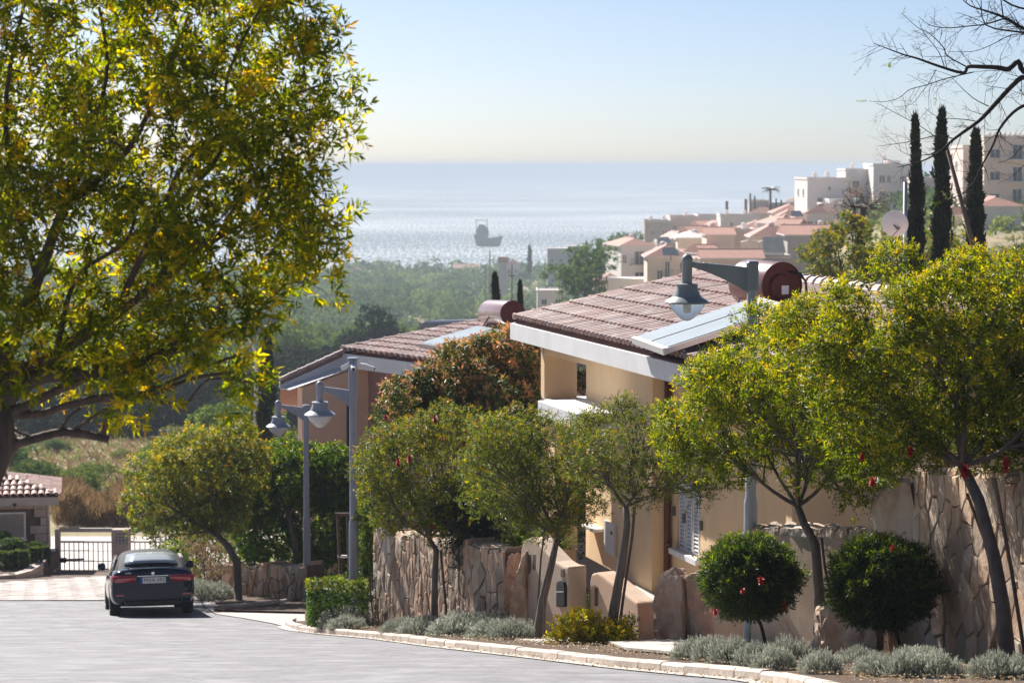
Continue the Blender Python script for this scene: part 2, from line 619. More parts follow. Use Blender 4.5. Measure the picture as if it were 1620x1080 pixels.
mat('dark_glass', (0.02, 0.026, 0.032), None, rough=0.06, spec=0.9)
mat('rust_red', (0.13, 0.035, 0.022), None, rough=0.6)
mat('iron', (0.13, 0.125, 0.12), None, rough=0.5, metal=0.3)
mat('flower_red', (0.55, 0.01, 0.012), (0.35, 0.005, 0.01), rough=0.6, scale=20)
mat('town_white', (0.82, 0.76, 0.72), (0.75, 0.69, 0.65), rough=0.85, scale=0.3)
mat('town_cream', (0.80, 0.66, 0.54), (0.73, 0.60, 0.49), rough=0.85, scale=0.3)
mat('town_pink', (0.76, 0.62, 0.56), (0.70, 0.56, 0.51), rough=0.85, scale=0.3)
mat('town_grey', (0.48, 0.44, 0.43), (0.41, 0.38, 0.37), rough=0.85, scale=0.3)
mat('solar_white', (0.42, 0.46, 0.46), (0.34, 0.38, 0.39), rough=0.25, scale=1, spec=0.8)
mat('ship_hull', (0.035, 0.035, 0.04), (0.05, 0.04, 0.035), rough=0.8, scale=0.2)

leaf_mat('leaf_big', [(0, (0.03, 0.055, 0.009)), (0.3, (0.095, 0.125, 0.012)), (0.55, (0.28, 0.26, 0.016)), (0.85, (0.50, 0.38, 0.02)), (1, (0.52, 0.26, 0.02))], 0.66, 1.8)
leaf_mat('leaf_olive', [(0, (0.028, 0.045, 0.012)), (0.3, (0.085, 0.11, 0.022)), (0.6, (0.19, 0.20, 0.024)), (0.9, (0.30, 0.24, 0.025)), (1, (0.42, 0.20, 0.04))], 0.48, 1.7)
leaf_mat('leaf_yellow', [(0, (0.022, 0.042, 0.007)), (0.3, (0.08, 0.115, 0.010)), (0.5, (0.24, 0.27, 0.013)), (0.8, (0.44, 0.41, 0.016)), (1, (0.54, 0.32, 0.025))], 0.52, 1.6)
leaf_mat('leaf_dark', [(0, (0.014, 0.032, 0.009)), (0.35, (0.036, 0.066, 0.014)), (0.7, (0.11, 0.16, 0.018)), (1, (0.24, 0.27, 0.03))], 0.45, 1.6)
leaf_mat('leaf_copper', [(0, (0.018, 0.032, 0.010)), (0.35, (0.045, 0.075, 0.012)), (0.6, (0.16, 0.17, 0.03)), (0.82, (0.62, 0.34, 0.16)), (1, (0.66, 0.30, 0.17))], 0.35, 1.3)
leaf_mat('leaf_fresh', [(0, (0.02, 0.05, 0.006)), (0.35, (0.06, 0.12, 0.010)), (0.7, (0.17, 0.22, 0.014)), (1, (0.32, 0.30, 0.02))], 0.45, 1.5)
leaf_mat('leaf_golden', [(0, (0.06, 0.09, 0.012)), (0.3, (0.26, 0.27, 0.018)), (0.55, (0.58, 0.48, 0.015)), (1, (0.80, 0.56, 0.02))], 0.5, 1.4)
leaf_mat('leaf_blue', [(0, (0.010, 0.024, 0.018)), (0.4, (0.026, 0.052, 0.040)), (1, (0.07, 0.11, 0.075))], 0.12, 1.1)
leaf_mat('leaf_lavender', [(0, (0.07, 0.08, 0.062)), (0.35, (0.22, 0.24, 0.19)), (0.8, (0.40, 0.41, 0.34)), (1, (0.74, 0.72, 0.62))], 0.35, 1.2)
leaf_mat('leaf_cypress', [(0, (0.006, 0.012, 0.006)), (0.5, (0.018, 0.028, 0.011)), (1, (0.06, 0.065, 0.022))], 0.15, 1.2)
leaf_mat('leaf_wood', [(0, (0.035, 0.075, 0.025)), (0.4, (0.09, 0.155, 0.045)), (0.7, (0.17, 0.24, 0.07)), (1, (0.25, 0.29, 0.08))], 0.3, 1.3, 0.8, 0.05)
leaf_mat('leaf_belt', [(0, (0.006, 0.014, 0.010)), (0.4, (0.016, 0.032, 0.022)), (0.7, (0.035, 0.055, 0.03)), (1, (0.06, 0.08, 0.035))], 0.2, 1.2, 0.8, 0.05)
leaf_mat('leaf_woodlight', [(0, (0.05, 0.08, 0.022)), (0.4, (0.12, 0.17, 0.045)), (0.7, (0.19, 0.24, 0.06)), (1, (0.27, 0.28, 0.08))], 0.35, 1.3, 0.8, 0.05)
leaf_mat('leaf_dry', [(0, (0.12, 0.08, 0.045)), (0.4, (0.28, 0.18, 0.095)), (1, (0.46, 0.36, 0.21))], 0.3, 1.2)

def add_cracks(m, scale=0.55, width=0.006):
    """thin wandering cracks and old seams worn into the asphalt"""
    N, L = m.node_tree.nodes, m.node_tree.links
    b = N['Principled BSDF']
    src = b.inputs['Base Color'].links[0].from_socket
    g = N.new('ShaderNodeNewGeometry')
    nz = N.new('ShaderNodeTexNoise'); nz.inputs['Scale'].default_value = 1.7; nz.inputs['Detail'].default_value = 4
    L.new(g.outputs['Position'], nz.inputs['Vector'])
    vm = N.new('ShaderNodeVectorMath'); vm.operation = 'MULTIPLY_ADD'
    vm.inputs[1].default_value = (0.9, 0.9, 0.9)
    L.new(nz.outputs['Color'], vm.inputs[0]); L.new(g.outputs['Position'], vm.inputs[2])
    v = N.new('ShaderNodeTexVoronoi'); v.feature = 'DISTANCE_TO_EDGE'; v.inputs['Scale'].default_value = scale * .5
    L.new(vm.outputs[0], v.inputs['Vector'])
    r = N.new('ShaderNodeMapRange'); r.inputs[1].default_value = 0.0; r.inputs[2].default_value = width
    r.inputs[3].default_value = 0.45; r.inputs[4].default_value = 0.0
    L.new(v.outputs['Distance'], r.inputs[0])
    # grit
    n2 = N.new('ShaderNodeTexNoise'); n2.inputs['Scale'].default_value = 9; n2.inputs['Detail'].default_value = 12; n2.inputs['Roughness'].default_value = .8
    L.new(g.outputs['Position'], n2.inputs['Vector'])
    r2 = N.new('ShaderNodeMapRange'); r2.inputs[1].default_value = .35; r2.inputs[2].default_value = .65; r2.inputs[3].default_value = .78; r2.inputs[4].default_value = 1.18
    L.new(n2.outputs['Fac'], r2.inputs[0])
    h = N.new('ShaderNodeHueSaturation'); L.new(r2.outputs[0], h.inputs['Value']); L.new(src, h.inputs['Color'])
    mx = N.new('ShaderNodeMix'); mx.data_type = 'RGBA'
    L.new(r.outputs[0], mx.inputs[0]); L.new(h.outputs[0], mx.inputs[6]); mx.inputs[7].default_value = (0.07, 0.068, 0.072, 1)
    L.new(mx.outputs[2], b.inputs['Base Color'])
add_cracks(MATS['asphalt'], .5, .012)

def glass_mat():
    m = bpy.data.materials.new('lamp_glass')
    m.use_nodes = True
    b = m.node_tree.nodes['Principled BSDF']
    b.inputs['Base Color'].default_value = (0.85, 0.88, 0.9, 1)
    b.inputs['Roughness'].default_value = 0.12
    b.inputs['Transmission Weight'].default_value = 0.62
    b.inputs['IOR'].default_value = 1.12
    MATS['lamp_glass'] = m
    m2 = bpy.data.materials.new('lamp_glass_milky')
    m2.use_nodes = True
    b = m2.node_tree.nodes['Principled BSDF']
    b.inputs['Base Color'].default_value = (0.75, 0.76, 0.80, 1)
    b.inputs['Roughness'].default_value = 0.3
    b.inputs['Transmission Weight'].default_value = 0.35
    b.inputs['Subsurface Weight'].default_value = 0.0
    MATS['lamp_glass_milky'] = m2
glass_mat()

def sea_mat():
    m = bpy.data.materials.new('sea')
    m.use_nodes = True
    N, L = m.node_tree.nodes, m.node_tree.links
    b = N['Principled BSDF']
    b.inputs['Base Color'].default_value = (0.07, 0.14, 0.19, 1)
    b.inputs['Specular IOR Level'].default_value = 0.9
    b.inputs['IOR'].default_value = 1.33
    g = N.new('ShaderNodeNewGeometry')
    mp = N.new('ShaderNodeMapping')
    mp.inputs['Scale'].default_value = (1.4, 0.08, 1)
    L.new(g.outputs['Position'], mp.inputs['Vector'])
    n = N.new('ShaderNodeTexNoise')
    n.inputs['Scale'].default_value = 0.55
    n.inputs['Detail'].default_value = 7
    n.inputs['Roughness'].default_value = 0.7
    L.new(mp.outputs[0], n.inputs['Vector'])
    r = N.new('ShaderNodeMapRange')
    r.inputs[1].default_value, r.inputs[2].default_value = 0.44, 0.56
    r.inputs[3].default_value, r.inputs[4].default_value = 0.28, 0.60
    L.new(n.outputs['Fac'], r.inputs[0])
    L.new(r.outputs[0], b.inputs['Roughness'])
    n2 = N.new('ShaderNodeTexNoise')
    n2.inputs['Scale'].default_value = 0.22
    n2.inputs['Detail'].default_value = 8
    n2.inputs['Roughness'].default_value = 0.75
    L.new(g.outputs['Position'], n2.inputs['Vector'])
    # white flecks mixed into the sea colour stand in for sun glitter
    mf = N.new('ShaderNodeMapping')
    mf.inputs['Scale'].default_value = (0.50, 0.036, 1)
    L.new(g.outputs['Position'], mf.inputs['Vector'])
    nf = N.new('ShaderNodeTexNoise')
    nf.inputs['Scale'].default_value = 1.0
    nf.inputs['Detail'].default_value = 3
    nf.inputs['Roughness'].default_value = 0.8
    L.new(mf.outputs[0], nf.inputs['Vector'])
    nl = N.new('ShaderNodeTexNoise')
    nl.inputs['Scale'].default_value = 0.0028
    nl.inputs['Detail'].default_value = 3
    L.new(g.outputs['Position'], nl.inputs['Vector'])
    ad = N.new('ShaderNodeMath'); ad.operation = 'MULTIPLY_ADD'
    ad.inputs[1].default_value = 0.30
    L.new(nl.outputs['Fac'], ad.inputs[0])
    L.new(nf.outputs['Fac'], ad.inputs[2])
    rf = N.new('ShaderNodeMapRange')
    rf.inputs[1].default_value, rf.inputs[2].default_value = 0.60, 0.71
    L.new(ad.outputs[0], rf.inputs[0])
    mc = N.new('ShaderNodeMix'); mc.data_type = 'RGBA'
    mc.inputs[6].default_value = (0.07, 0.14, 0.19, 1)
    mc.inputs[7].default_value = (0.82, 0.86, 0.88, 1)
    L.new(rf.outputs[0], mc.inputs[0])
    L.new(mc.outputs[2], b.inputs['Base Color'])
    bu = N.new('ShaderNodeBump')
    bu.inputs['Strength'].default_value = 1.0
    bu.inputs['Distance'].default_value = 5.0
    L.new(n2.outputs['Fac'], bu.inputs['Height'])
    L.new(bu.outputs[0], b.inputs['Normal'])
    MATS['sea'] = m
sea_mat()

# ------------------------------------------------------------------ ground
def grid_obj(name, rows, m, kind='structure', smooth=True):
    """rows of equal-length 3-D points"""
    mb = MB()
    n = len(rows[0])
    vs = [p for r in rows for p in r]
    fs = []
    for i in range(len(rows) - 1):
        for j in range(n - 1):
            a = i * n + j
            fs.append((a, a + 1, a + n + 1, a + n))
    mb.add(vs, fs)
    o = mb.build(name, m, None, smooth=smooth, origin=None)
    for p in o.data.polygons[:1]:
        if p.normal.z < 0:
            o.data.flip_normals()
    return tag(o, kind=kind)

Ys = list(np.arange(-40, 110, 2.5)) + list(np.geomspace(110, 1700, 80))
rows = []
for Y in Ys:
    half = max(40, 0.32 * max(Y, 0) + 30)
    rows.append([(half * t, Y, zter(half * t, Y) - 0.18) for t in np.linspace(-1, 1, 81)])
ground = grid_obj('ground', rows, MATS['dry_ground'])

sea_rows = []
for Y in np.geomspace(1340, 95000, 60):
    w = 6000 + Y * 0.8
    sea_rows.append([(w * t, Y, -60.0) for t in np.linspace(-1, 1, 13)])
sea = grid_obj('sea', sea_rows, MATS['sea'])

# kerb line and the edges of the asphalt, read off the photograph onto the slope
kpx = [(1330, 1105), (1200, 1077), (1000, 1058), (850, 1040), (700, 1023), (600, 1010), (520, 1003), (478, 998)]
KP = [ghit(*p) for p in kpx]
KP = [Vector((KP[0].x + (KP[0].x - KP[1].x) * 3, KP[0].y + (KP[0].y - KP[1].y) * 3, 0))] + KP
KP.append(ghit(455, 993))
edge2 = [ghit(*p) for p in [(430, 986), (385, 978), (340, 971), (322, 958), (316, 949)]]
ex = [(p.y, p.x) for p in KP + edge2]
ex.sort()
EX = lambda Y: float(np.interp(Y, [e[0] for e in ex], [e[1] for e in ex]))
Yk = KP[-1].y
Yp = ghit(200, 950).y        # where the paving starts
rows = []
for Y in list(np.arange(-38, Yp, 0.5)) + [Yp]:
    xr = EX(Y)
    rows.append([(-30 + (xr + 30) * t, Y, zroad(Y)) for t in np.linspace(0, 1, 12)])
road = grid_obj('road', rows, MATS['asphalt'])
# driveway joining from the right beyond the kerb
rows = []
for Y in np.arange(Yk - 0.4, Yp + 0.1, 0.4):
    xl = EX(Y) + 0.02
    rows.append([(xl + (xl * 0 + 14) * t, Y, zroad(Y) + 0.012) for t in np.linspace(0, 1, 8)])
drive = grid_obj('driveway', rows, MATS['paving'])
# paved forecourt before the gate: its base and rows of paving blocks
YG = ghit(200, 905).y
rows = [[(x, Y, zroad(Y) + 0.004) for x in np.linspace(-30, 4, 8)] for Y in np.arange(Yp, YG + 2, 1.0)]
fore = grid_obj('forecourt', rows, MATS['mortar'])
mb = MB()
nrow = 0
Y = Yp + 0.02
while Y < YG + 1.0:
    x = -19.0 + (0.3 if nrow % 2 else 0)
    while x < -5.5:
        wv = 0.6
        # laid on the diagonal so that the joints run as in the photograph
        sh = (Y - Yp) * 0.55
        z = zroad(Y + 0.2) + 0.012 + R.uniform(0, 0.006)
        p = [(x + 0.02 + sh, Y + 0.015), (x + wv - 0.02 + sh, Y + 0.015), (x + wv + 0.2 - 0.02 + sh, Y + 0.375), (x + 0.2 + 0.02 + sh, Y + 0.375)]
        zs = [zroad(q[1]) + 0.02 + R.uniform(0, .008) for q in p]
        mb.prism([(q[0], q[1], zz) for q, zz in zip(p, zs)], (0, 0, -0.03))
        x += wv
    Y += 0.40
    nrow += 1
mb.build('paving_blocks', MATS['paving'], fore, origin=None)
tag(fore.children[0], kind='stuff')
# road crossing beyond the gate
rows = [[(x, Y, zter(x, Y) - 0.10) for x in np.linspace(-34, -9.5, 10)] for Y in np.arange(YG + 3, 97, 2.5)]
road2 = grid_obj('crossing_road', rows, MATS['concrete_pale'])
# planted strip behind the kerb
rows = []
for Y in np.arange(-2, Yk + 1.0, 0.4):
    xl = EX(min(Y, Yk)) + 0.12
    rows.append([(xl + 7.5 * t, Y, zroad(Y) + 0.10 + 0.03 * math.sin(Y * 3.1 + t * 17) * t) for t in np.linspace(0, 1, 14)])
stripo = grid_obj('planted_strip', rows, MATS['soil'])
rows = []
for Y in np.arange(Yk + 1.0, 62, 1.0):
    xl = xpx(482, Y) if Y < 52 else xpx(345, Y) + (52 - Y) * 0.02
    rows.append([(xl + 14 * t, Y, zroad(Y) + 0.06) for t in np.linspace(0, 1, 6)])
lot2 = grid_obj('garden_ground', rows, MATS['soil'])
# courtyard of the near house
mb = MB()
mb.box2((1.9, 36.6, -7.6), (16, 60, -7.3))
court = mb.build('courtyard', MATS['concrete_pale'], None, origin=None)
tag(court, kind='structure')
# lay-by slab crossing the strip before the gate, pale
def slab(name, pts, m, h=0.02, z0=0.105):
    mb = MB()
    mb.prism([(p.x, p.y, zroad(p.y) + z0) for p in pts], (0, 0, h))
    return tag(mb.build(name, m, None, origin=None), kind='structure')
slab('garden_path', [strip(990, 29.0), strip(1110, 26.5), strip(1200, 30.5), strip(1085, 33.0), strip(960, 32.2)], MATS['concrete_pale'], 0.03, 0.12)
slab('entrance_path', [strip(800, 34.8), strip(860, 32.6), strip(1000, 33.2), strip(925, 35.5)], MATS['concrete_pale'], 0.02, 0.10)

# kerb stones, one object each
kerb = empty('kerb', (KP[3].x, KP[3].y, KP[3].z), 'kerb', None)
tag(kerb, kind='structure')
del kerb['label']
def path_pts(pts, step):
    out, d = [], 0.0
    seg = [(a, b) for a, b in zip(pts[:-1], pts[1:])]
    tot = sum((Vector((b.x, b.y)) - Vector((a.x, a.y))).length for a, b in seg)
    n = int(tot / step)
    for i in range(n + 1):
        t, acc = i * step, 0
        for a, b in seg:
            l = (Vector((b.x, b.y)) - Vector((a.x, a.y))).length
            if acc + l >= t:
                f = (t - acc) / l
                out.append(a.lerp(b, f)); break
            acc += l
    return out
# smooth far end turning into the driveway
kline = KP[:-1] + [ghit(458, 993.5), ghit(452, 990), ghit(456, 986), ghit(470, 983)]
pp = path_pts(kline, 0.62)
for i in range(len(pp) - 1):
    a, b = pp[i], pp[i + 1]
    a = Vector((a.x, a.y, zroad(a.y))); b = Vector((b.x, b.y, zroad(b.y)))
    if a.y < 14 and b.y < 14: continue
    d = (b - a).normalized()
    nr = Vector((d.y, -d.x, 0)).normalized()
    g = 0.008
    a2, b2 = a + d * g, b - d * g
    w, h = 0.12, 0.105 + R.uniform(-.006, .008)
    mb = MB()
    sec = [(0, -0.08), (0, h - 0.025), (0.025, h), (w, h), (w, -0.08)]
    j = R.uniform(-.006, .006)
    vs = [q + nr * (s_[0] + j) + Vector((0, 0, s_[1])) for q in (a2, b2) for s_ in sec]
    n = 5
    fs = [tuple(range(n)), tuple(range(2 * n - 1, n - 1, -1))] + [(k, (k + 1) % n, (k + 1) % n + n, k + n) for k in range(n)]
    mb.add(vs, fs)
    mb.build('kerb_stone', MATS['kerb_stone'], kerb)
# white concrete gutter edge along the road side of the kerb
rows = []
for a in path_pts([Vector((q.x, q.y, 0)) for q in kline[:-2]], 0.4):
    if a.y < 12: continue
    rows.append([(a.x - 0.20, a.y, zroad(a.y) + 0.012), (a.x + 0.01, a.y, zroad(a.y) + 0.016)])
grid_obj('gutter', rows, MATS['concrete_pale'])
# far kerb beyond the driveway
mb = MB()
fk = [ghit(*p) for p in [(338, 966), (400, 962), (445, 957), (482, 950)]]
for a, b in zip(fk[:-1], fk[1:]):
    for q in range(4):
        p0, p1 = a.lerp(b, q / 4 + .005), a.lerp(b, (q + 1) / 4 - .005)
        p0.z, p1.z = zroad(p0.y), zroad(p1.y)
        m_ = MB(); m_.prism([p0 + Vector((0, -.06, 0)), p0 + Vector((0, -.06, .13)), p0 + Vector((0, .08, .13)), p0 + Vector((0, .08, 0))], p1 - p0)
        m_.build('kerb_stone', MATS['kerb_stone'], kerb)

# ------------------------------------------------------------------ stone walls
def clip(poly, a, b, c):
    """keep a*x+b*y<=c"""
    out = []
    n = len(poly)
    for i in range(n):
        p, q = poly[i], poly[(i + 1) % n]
        dp, dq = a * p[0] + b * p[1] - c, a * q[0] + b * q[1] - c
        if dp <= 0: out.append(p)
        if (dp < 0 < dq) or (dq < 0 < dp):
            t = dp / (dp - dq)
            out.append((p[0] + (q[0] - p[0]) * t, p[1] + (q[1] - p[1]) * t))
    return out
def voronoi(pts, L, H, sx):
    cells = []
    for i, p in enumerate(pts):
        poly = [(0, 0), (L, 0), (L, H), (0, H)]
        for j, q in enumerate(pts):
            if i == j: continue
            dx, dy = (q[0] - p[0]) * sx * sx, (q[1] - p[1])
            if abs(q[0] - p[0]) * sx > 1.6 and abs(dy) > 1.6: continue
            mx, my = (p[0] + q[0]) / 2, (p[1] + q[1]) / 2
            poly = clip(poly, dx, dy, dx * mx + dy * my)
            if not poly: break
        cells.append(poly)
    return cells
def centroid(poly):
    A = cx = cy = 0
    for (x1, y1), (x2, y2) in zip(poly, poly[1:] + poly[:1]):
        k = x1 * y2 - x2 * y1
        A += k; cx += (x1 + x2) * k; cy += (y1 + y2) * k
    if abs(A) < 1e-9: return poly[0]
    return (cx / (3 * A), cy / (3 * A))
def stone_wall(name, label, A, B, zb, zt, n, seed, depth=0.45, sx=1.6, side=1, relief=0.03, joint=0.018, top_jag=0.06, m='stone_wall', cat='wall', end_stones=True):
    """wall from A to B (plan points); zb/zt functions of 0..1; stones on the street face"""
    rr = random.Random(seed)
    A, B = Vector((A[0], A[1], 0)), Vector((B[0], B[1], 0))
    d = (B - A); Ln = d.length; d.normalize()
    nv = Vector((d.y, -d.x, 0)) * side            # outward (street) normal
    org = Vector((A.x, A.y, zb(0)))
    root = empty(name, org, label, cat)
    core = MB()
    ns = 14
    for k in range(ns):
        f0, f1 = k / ns, (k + 1) / ns
        p0, p1 = A + d * Ln * f0, A + d * Ln * f1
        q = [Vector((p0.x, p0.y, zb(f0) - .3)), Vector((p1.x, p1.y, zb(f1) - .3)), Vector((p1.x, p1.y, zt(f1) - 0.03)), Vector((p0.x, p0.y, zt(f0) - 0.03))]
        core.prism(q, -nv * depth)
    core.build('core', MATS['mortar'], root)
    H = 1.0
    hm = sum(zt(f) - zb(f) for f in (0, .5, 1)) / 3
    pts = [(rr.uniform(0, Ln), rr.uniform(0, hm)) for _ in range(n)]
    for _ in range(3):
        pts = [centroid(c) if len(c) > 2 else p for c, p in zip(voronoi(pts, Ln, hm, sx), pts)]
    pts = [(x + rr.uniform(-.07, .07), y + rr.uniform(-.09, .09)) for x, y in pts]
    pts = [(min(Ln - .01, max(.01, x)), min(hm - .01, max(.01, y))) for x, y in pts]
    for c in voronoi(pts, Ln, hm, sx):
        if len(c) < 3: continue
        cx, cy = centroid(c)
        rel = relief * rr.uniform(0.5, 1.25)
        # subdivide the outline and roughen it
        c2 = []
        for (x1, y1), (x2, y2) in zip(c, c[1:] + c[:1]):
            c2.append((x1, y1))
            if math.hypot(x2 - x1, y2 - y1) > 0.16:
                c2.append(((x1 + x2) / 2 + rr.uniform(-.014, .014), (y1 + y2) / 2 + rr.uniform(-.014, .014)))
        def W3(x, y, out, shrink):
            dx, dy = cx - x, cy - y
            l = math.hypot(dx, dy) + 1e-6
            x2, y2 = x + dx / l * shrink, y + dy / l * shrink
            f = min(1, max(0, x2 / Ln))
            t = y2 / hm
            if t > 0.93: t += 0
            z = zb(f) + t * (zt(f) - zb(f))
            if y > hm - 0.02: z += topj
            p = A + d * x2
            return Vector((p.x, p.y, z)) + nv * out
        topj = rr.uniform(-top_jag, top_jag)
        tl = (rr.uniform(-.06, .06), rr.uniform(-.05, .05))
        sh = joint * rr.uniform(.7, 1.5)
        r0 = [W3(x, y, 0.002, sh * .6) for x, y in c2]
        r1 = [W3(x, y, rel * .85 + (x - cx) * tl[0] * .4 + (y - cy) * tl[1] * .4, sh) for x, y in c2]
        r2 = [W3(x, y, rel + rr.uniform(-.006, .006) + (x - cx) * tl[0] + (y - cy) * tl[1], sh + 0.016) for x, y in c2]
        k = len(c2)
        mid = W3(cx, cy, rel + rr.uniform(-.004, .014), 0)
        vs = r0 + r1 + r2 + [mid]
        fs = []
        for a_, b_ in ((0, k), (k, 2 * k)):
            for i in range(k):
                j = (i + 1) % k
                fs.append((a_ + i, a_ + j, b_ + j, b_ + i))
        for i in range(k):
            fs.append((2 * k + i, 2 * k + (i + 1) % k, 3 * k))
        s_ = MB(); s_.add(vs, fs)
        s_.build('stone', MATS[m], root)
    # coping: rough cap stones along the top so that it is broken from every side
    nc = max(4, int(Ln / 0.38))
    for i in range(nc):
        f0, f1 = i / nc + .006, (i + 1) / nc - .006
        p0, p1 = A + d * Ln * f0, A + d * Ln * f1
        j = rr.uniform(-.02, .05)
        zz0, zz1 = zt(f0) - .05, zt(f1) - .05
        h0 = 0.07 + j
        pr = [Vector((p0.x, p0.y, zz0)) + nv * .01, Vector((p1.x, p1.y, zz1)) + nv * .01, Vector((p1.x, p1.y, zz1 + h0 + rr.uniform(-.02, .02))) - nv * .03, Vector((p0.x, p0.y, zz0 + h0 + rr.uniform(-.02, .02))) - nv * .03]
        s_ = MB(); s_.prism(pr, -nv * (depth - .04))
        s_.build('coping_stone', MATS[m], root)
    return root

def lin(a, b):
    return lambda f: a + (b - a) * f
# tall right-hand wall: far end at px 1450, near end beyond the frame
wa, wb = (xpx(1442, 27.6), 27.6), (xpx(1700, 22.6), 22.6)
za, zb_ = at(1442, 738, 27.6).z, at(1690, 762, 22.8).z
stone_wall('stone_wall', 'tall retaining wall of large upright tan stones behind the leaning tree', wa, wb,
           lambda f: zroad(27.6 - 5 * f) + 0.02, lin(za, zb_), 96, 5, sx=1.25, relief=0.022, joint=0.009, side=1)
# mid wall under the red-flowered trees
wc, wd = (xpx(592, 43.5), 43.5), (xpx(800, 37.4), 37.4)
stone_wall('stone_wall', 'low weathered wall of narrow upright pinkish stones under the red-flowered tree', wc, wd,
           lambda f: zroad(43.5 - 6.1 * f) + 0.05, lambda f: at(592, 838, 43.5).z + (at(800, 872, 37.4).z - at(592, 838, 43.5).z) * f + 0.05 * math.sin(f * 19), 175, 9, sx=1.7, relief=0.026, joint=0.012, side=1)
# far wall behind the dark hedge
we, wf = (xpx(352, 60.5), 60.5), (xpx(486, 56.5), 56.5)
stone_wall('stone_wall', 'far garden wall of pinkish stones below the dark hedge', we, wf,
           lambda f: zroad(60.5 - 4 * f) + 0.05, lambda f: at(352, 893, 60.5).z + (at(486, 896, 56.5).z - at(352, 893, 60.5).z) * f + 0.06 * math.sin(f * 14), 46, 3, sx=1.8, relief=0.06, joint=0.016, side=1)

def rock(name, parent, pxpts, D, thick, seed, m='boulder', rough=0.03, sub=3):
    """rough slab: photo outline at distance D, given thickness and a broken surface"""
    rr = random.Random(seed)
    bm = bmesh.new()
    pts = [at(x, y, (D(x) if callable(D) else D)) for x, y in pxpts]
    f = bm.faces.new([bm.verts.new(p) for p in pts])
    ext = bmesh.ops.extrude_face_region(bm, geom=[f])
    vs = [v for v in ext['geom'] if isinstance(v, bmesh.types.BMVert)]
    bmesh.ops.translate(bm, verts=vs, vec=Vector((thick * 0.35, thick, 0.0)))
    bmesh.ops.triangulate(bm, faces=bm.faces)
    for _ in range(sub):
        es = [e for e in bm.edges if e.calc_length() > 0.085]
        bmesh.ops.subdivide_edges(bm, edges=es, cuts=1)
        bmesh.ops.triangulate(bm, faces=bm.faces)
    from mathutils import noise
    for v in bm.verts:
        q = v.co * 3.2 + Vector((seed, 0, 0))
        q.z *= 0.45
        n1 = noise.noise_vector(q)
        n2 = noise.noise_vector(v.co * 11)
        n3 = noise.noise_vector(v.co * 27)
        v.co += n1 * rough * 1.8 + n2 * rough * 0.8 + n3 * rough * .35
    bmesh.ops.recalc_face_normals(bm, faces=bm.faces)
    og = wloc(parent) if parent is not None else sum(pts, Vector()) / len(pts)
    bmesh.ops.translate(bm, verts=bm.verts, vec=-og)
    me = bpy.data.meshes.new(name)
    bm.to_mesh(me); bm.free()
    me.materials.append(MATS[m])
    return link(name, me, parent, og if parent is None else (0, 0, 0))

Dl = lambda x0, d0, x1, d1: (lambda x: d0 + (d1 - d0) * (x - x0) / (x1 - x0))
o = rock('boulder', None, [(1372, 1058), (1374, 830), (1378, 786), (1392, 770), (1425, 762), (1446, 768), (1448, 1058)], Dl(1372, 28.6, 1448, 27.4), 0.35, 4, rough=0.035, m='stone_wall')
tag(o, 'tall rough upright slab at the far end of the big stone wall', 'boulder')
o = rock('boulder', None, [(796, 985), (794, 915), (800, 884), (813, 878), (822, 990)], 37.0, 0.35, 6, rough=0.05)
tag(o, 'narrow pink boulder standing between stone wall and gate wall', 'boulder')
o = rock('boulder', None, [(808, 1002), (812, 930), (819, 885), (829, 872), (834, 1004)], 36.3, 0.3, 8, rough=0.05, m='stone_wall')
tag(o, 'pale craggy boulder leaning on the gate wall with the mailbox', 'boulder')
o = rock('boulder', None, [(1033, 1030), (1031, 960), (1040, 917), (1052, 909), (1078, 915), (1082, 1030)], Dl(1030, 33.2, 1085, 32.6), 0.4, 11, rough=0.045)
tag(o, 'rough pinkish boulder slab beside the low end of the gate wall', 'boulder')
o = rock('boulder', None, [(1079, 1030), (1080, 918), (1096, 906), (1135, 903), (1150, 912), (1158, 1030)], Dl(1080, 32.9, 1158, 31.8), 0.4, 13, rough=0.04)
tag(o, 'broad orange-brown boulder slab left of the clipped round shrub', 'boulder')
o = rock('boulder', None, [(1285, 1052), (1290, 975), (1330, 960), (1375, 968), (1392, 1052)], Dl(1280, 28.2, 1390, 27.2), 0.3, 17, rough=0.06, m='stone_wall')
tag(o, 'low dark ragged boulder in shade between the two clipped shrubs', 'boulder')

# rendered walls either side of the garden gate
def plate(outline, Df, thick):
    mb = MB()
    pts = [at(x, y, Df(x)) for x, y in outline]
    mb.prism(pts, thick)
    return mb
TV = Vector((0.62, 0.36, 0))
TVn = TV.normalized()
gw = empty('gate_wall', at(870, 1000, 36), 'tall rendered gate wall with sloping top and dark mailbox', 'wall')
Dg = Dl(822, 36.6, 922, 34.6)
pl = plate([(821, 1030), (822, 905), (824, 870), (828, 855), (838, 850), (846, 854), (878, 888), (890, 895), (899, 896), (900, 1030)], Dg, TVn * 0.32)
o = pl.build('wall_panel', MATS['gate_render'], gw, bevel=0.03)
def onface(x0, y0, x1, y1, Df, d0, d1):
    mb = MB()
    pts = [at(x0, y0, Df(x0)), at(x1, y0, Df(x1)), at(x1, y1, Df(x1)), at(x0, y1, Df(x0))]
    pts = [p - TVn * d1 for p in pts]
    mb.prism(pts, TVn * (d1 - d0))
    return mb
for a, b in ((836, 841), (843, 848)):
    onface(a, 877, b, 907, Dg, -.05, .004).build('niche', MATS['mortar'], gw)
onface(888, 900, 893, 912, Dg, -.04, .012).build('house_number_plaque', MATS['mortar'], gw)
mbx = onface(884, 926, 897, 959, Dg, -.02, .05)
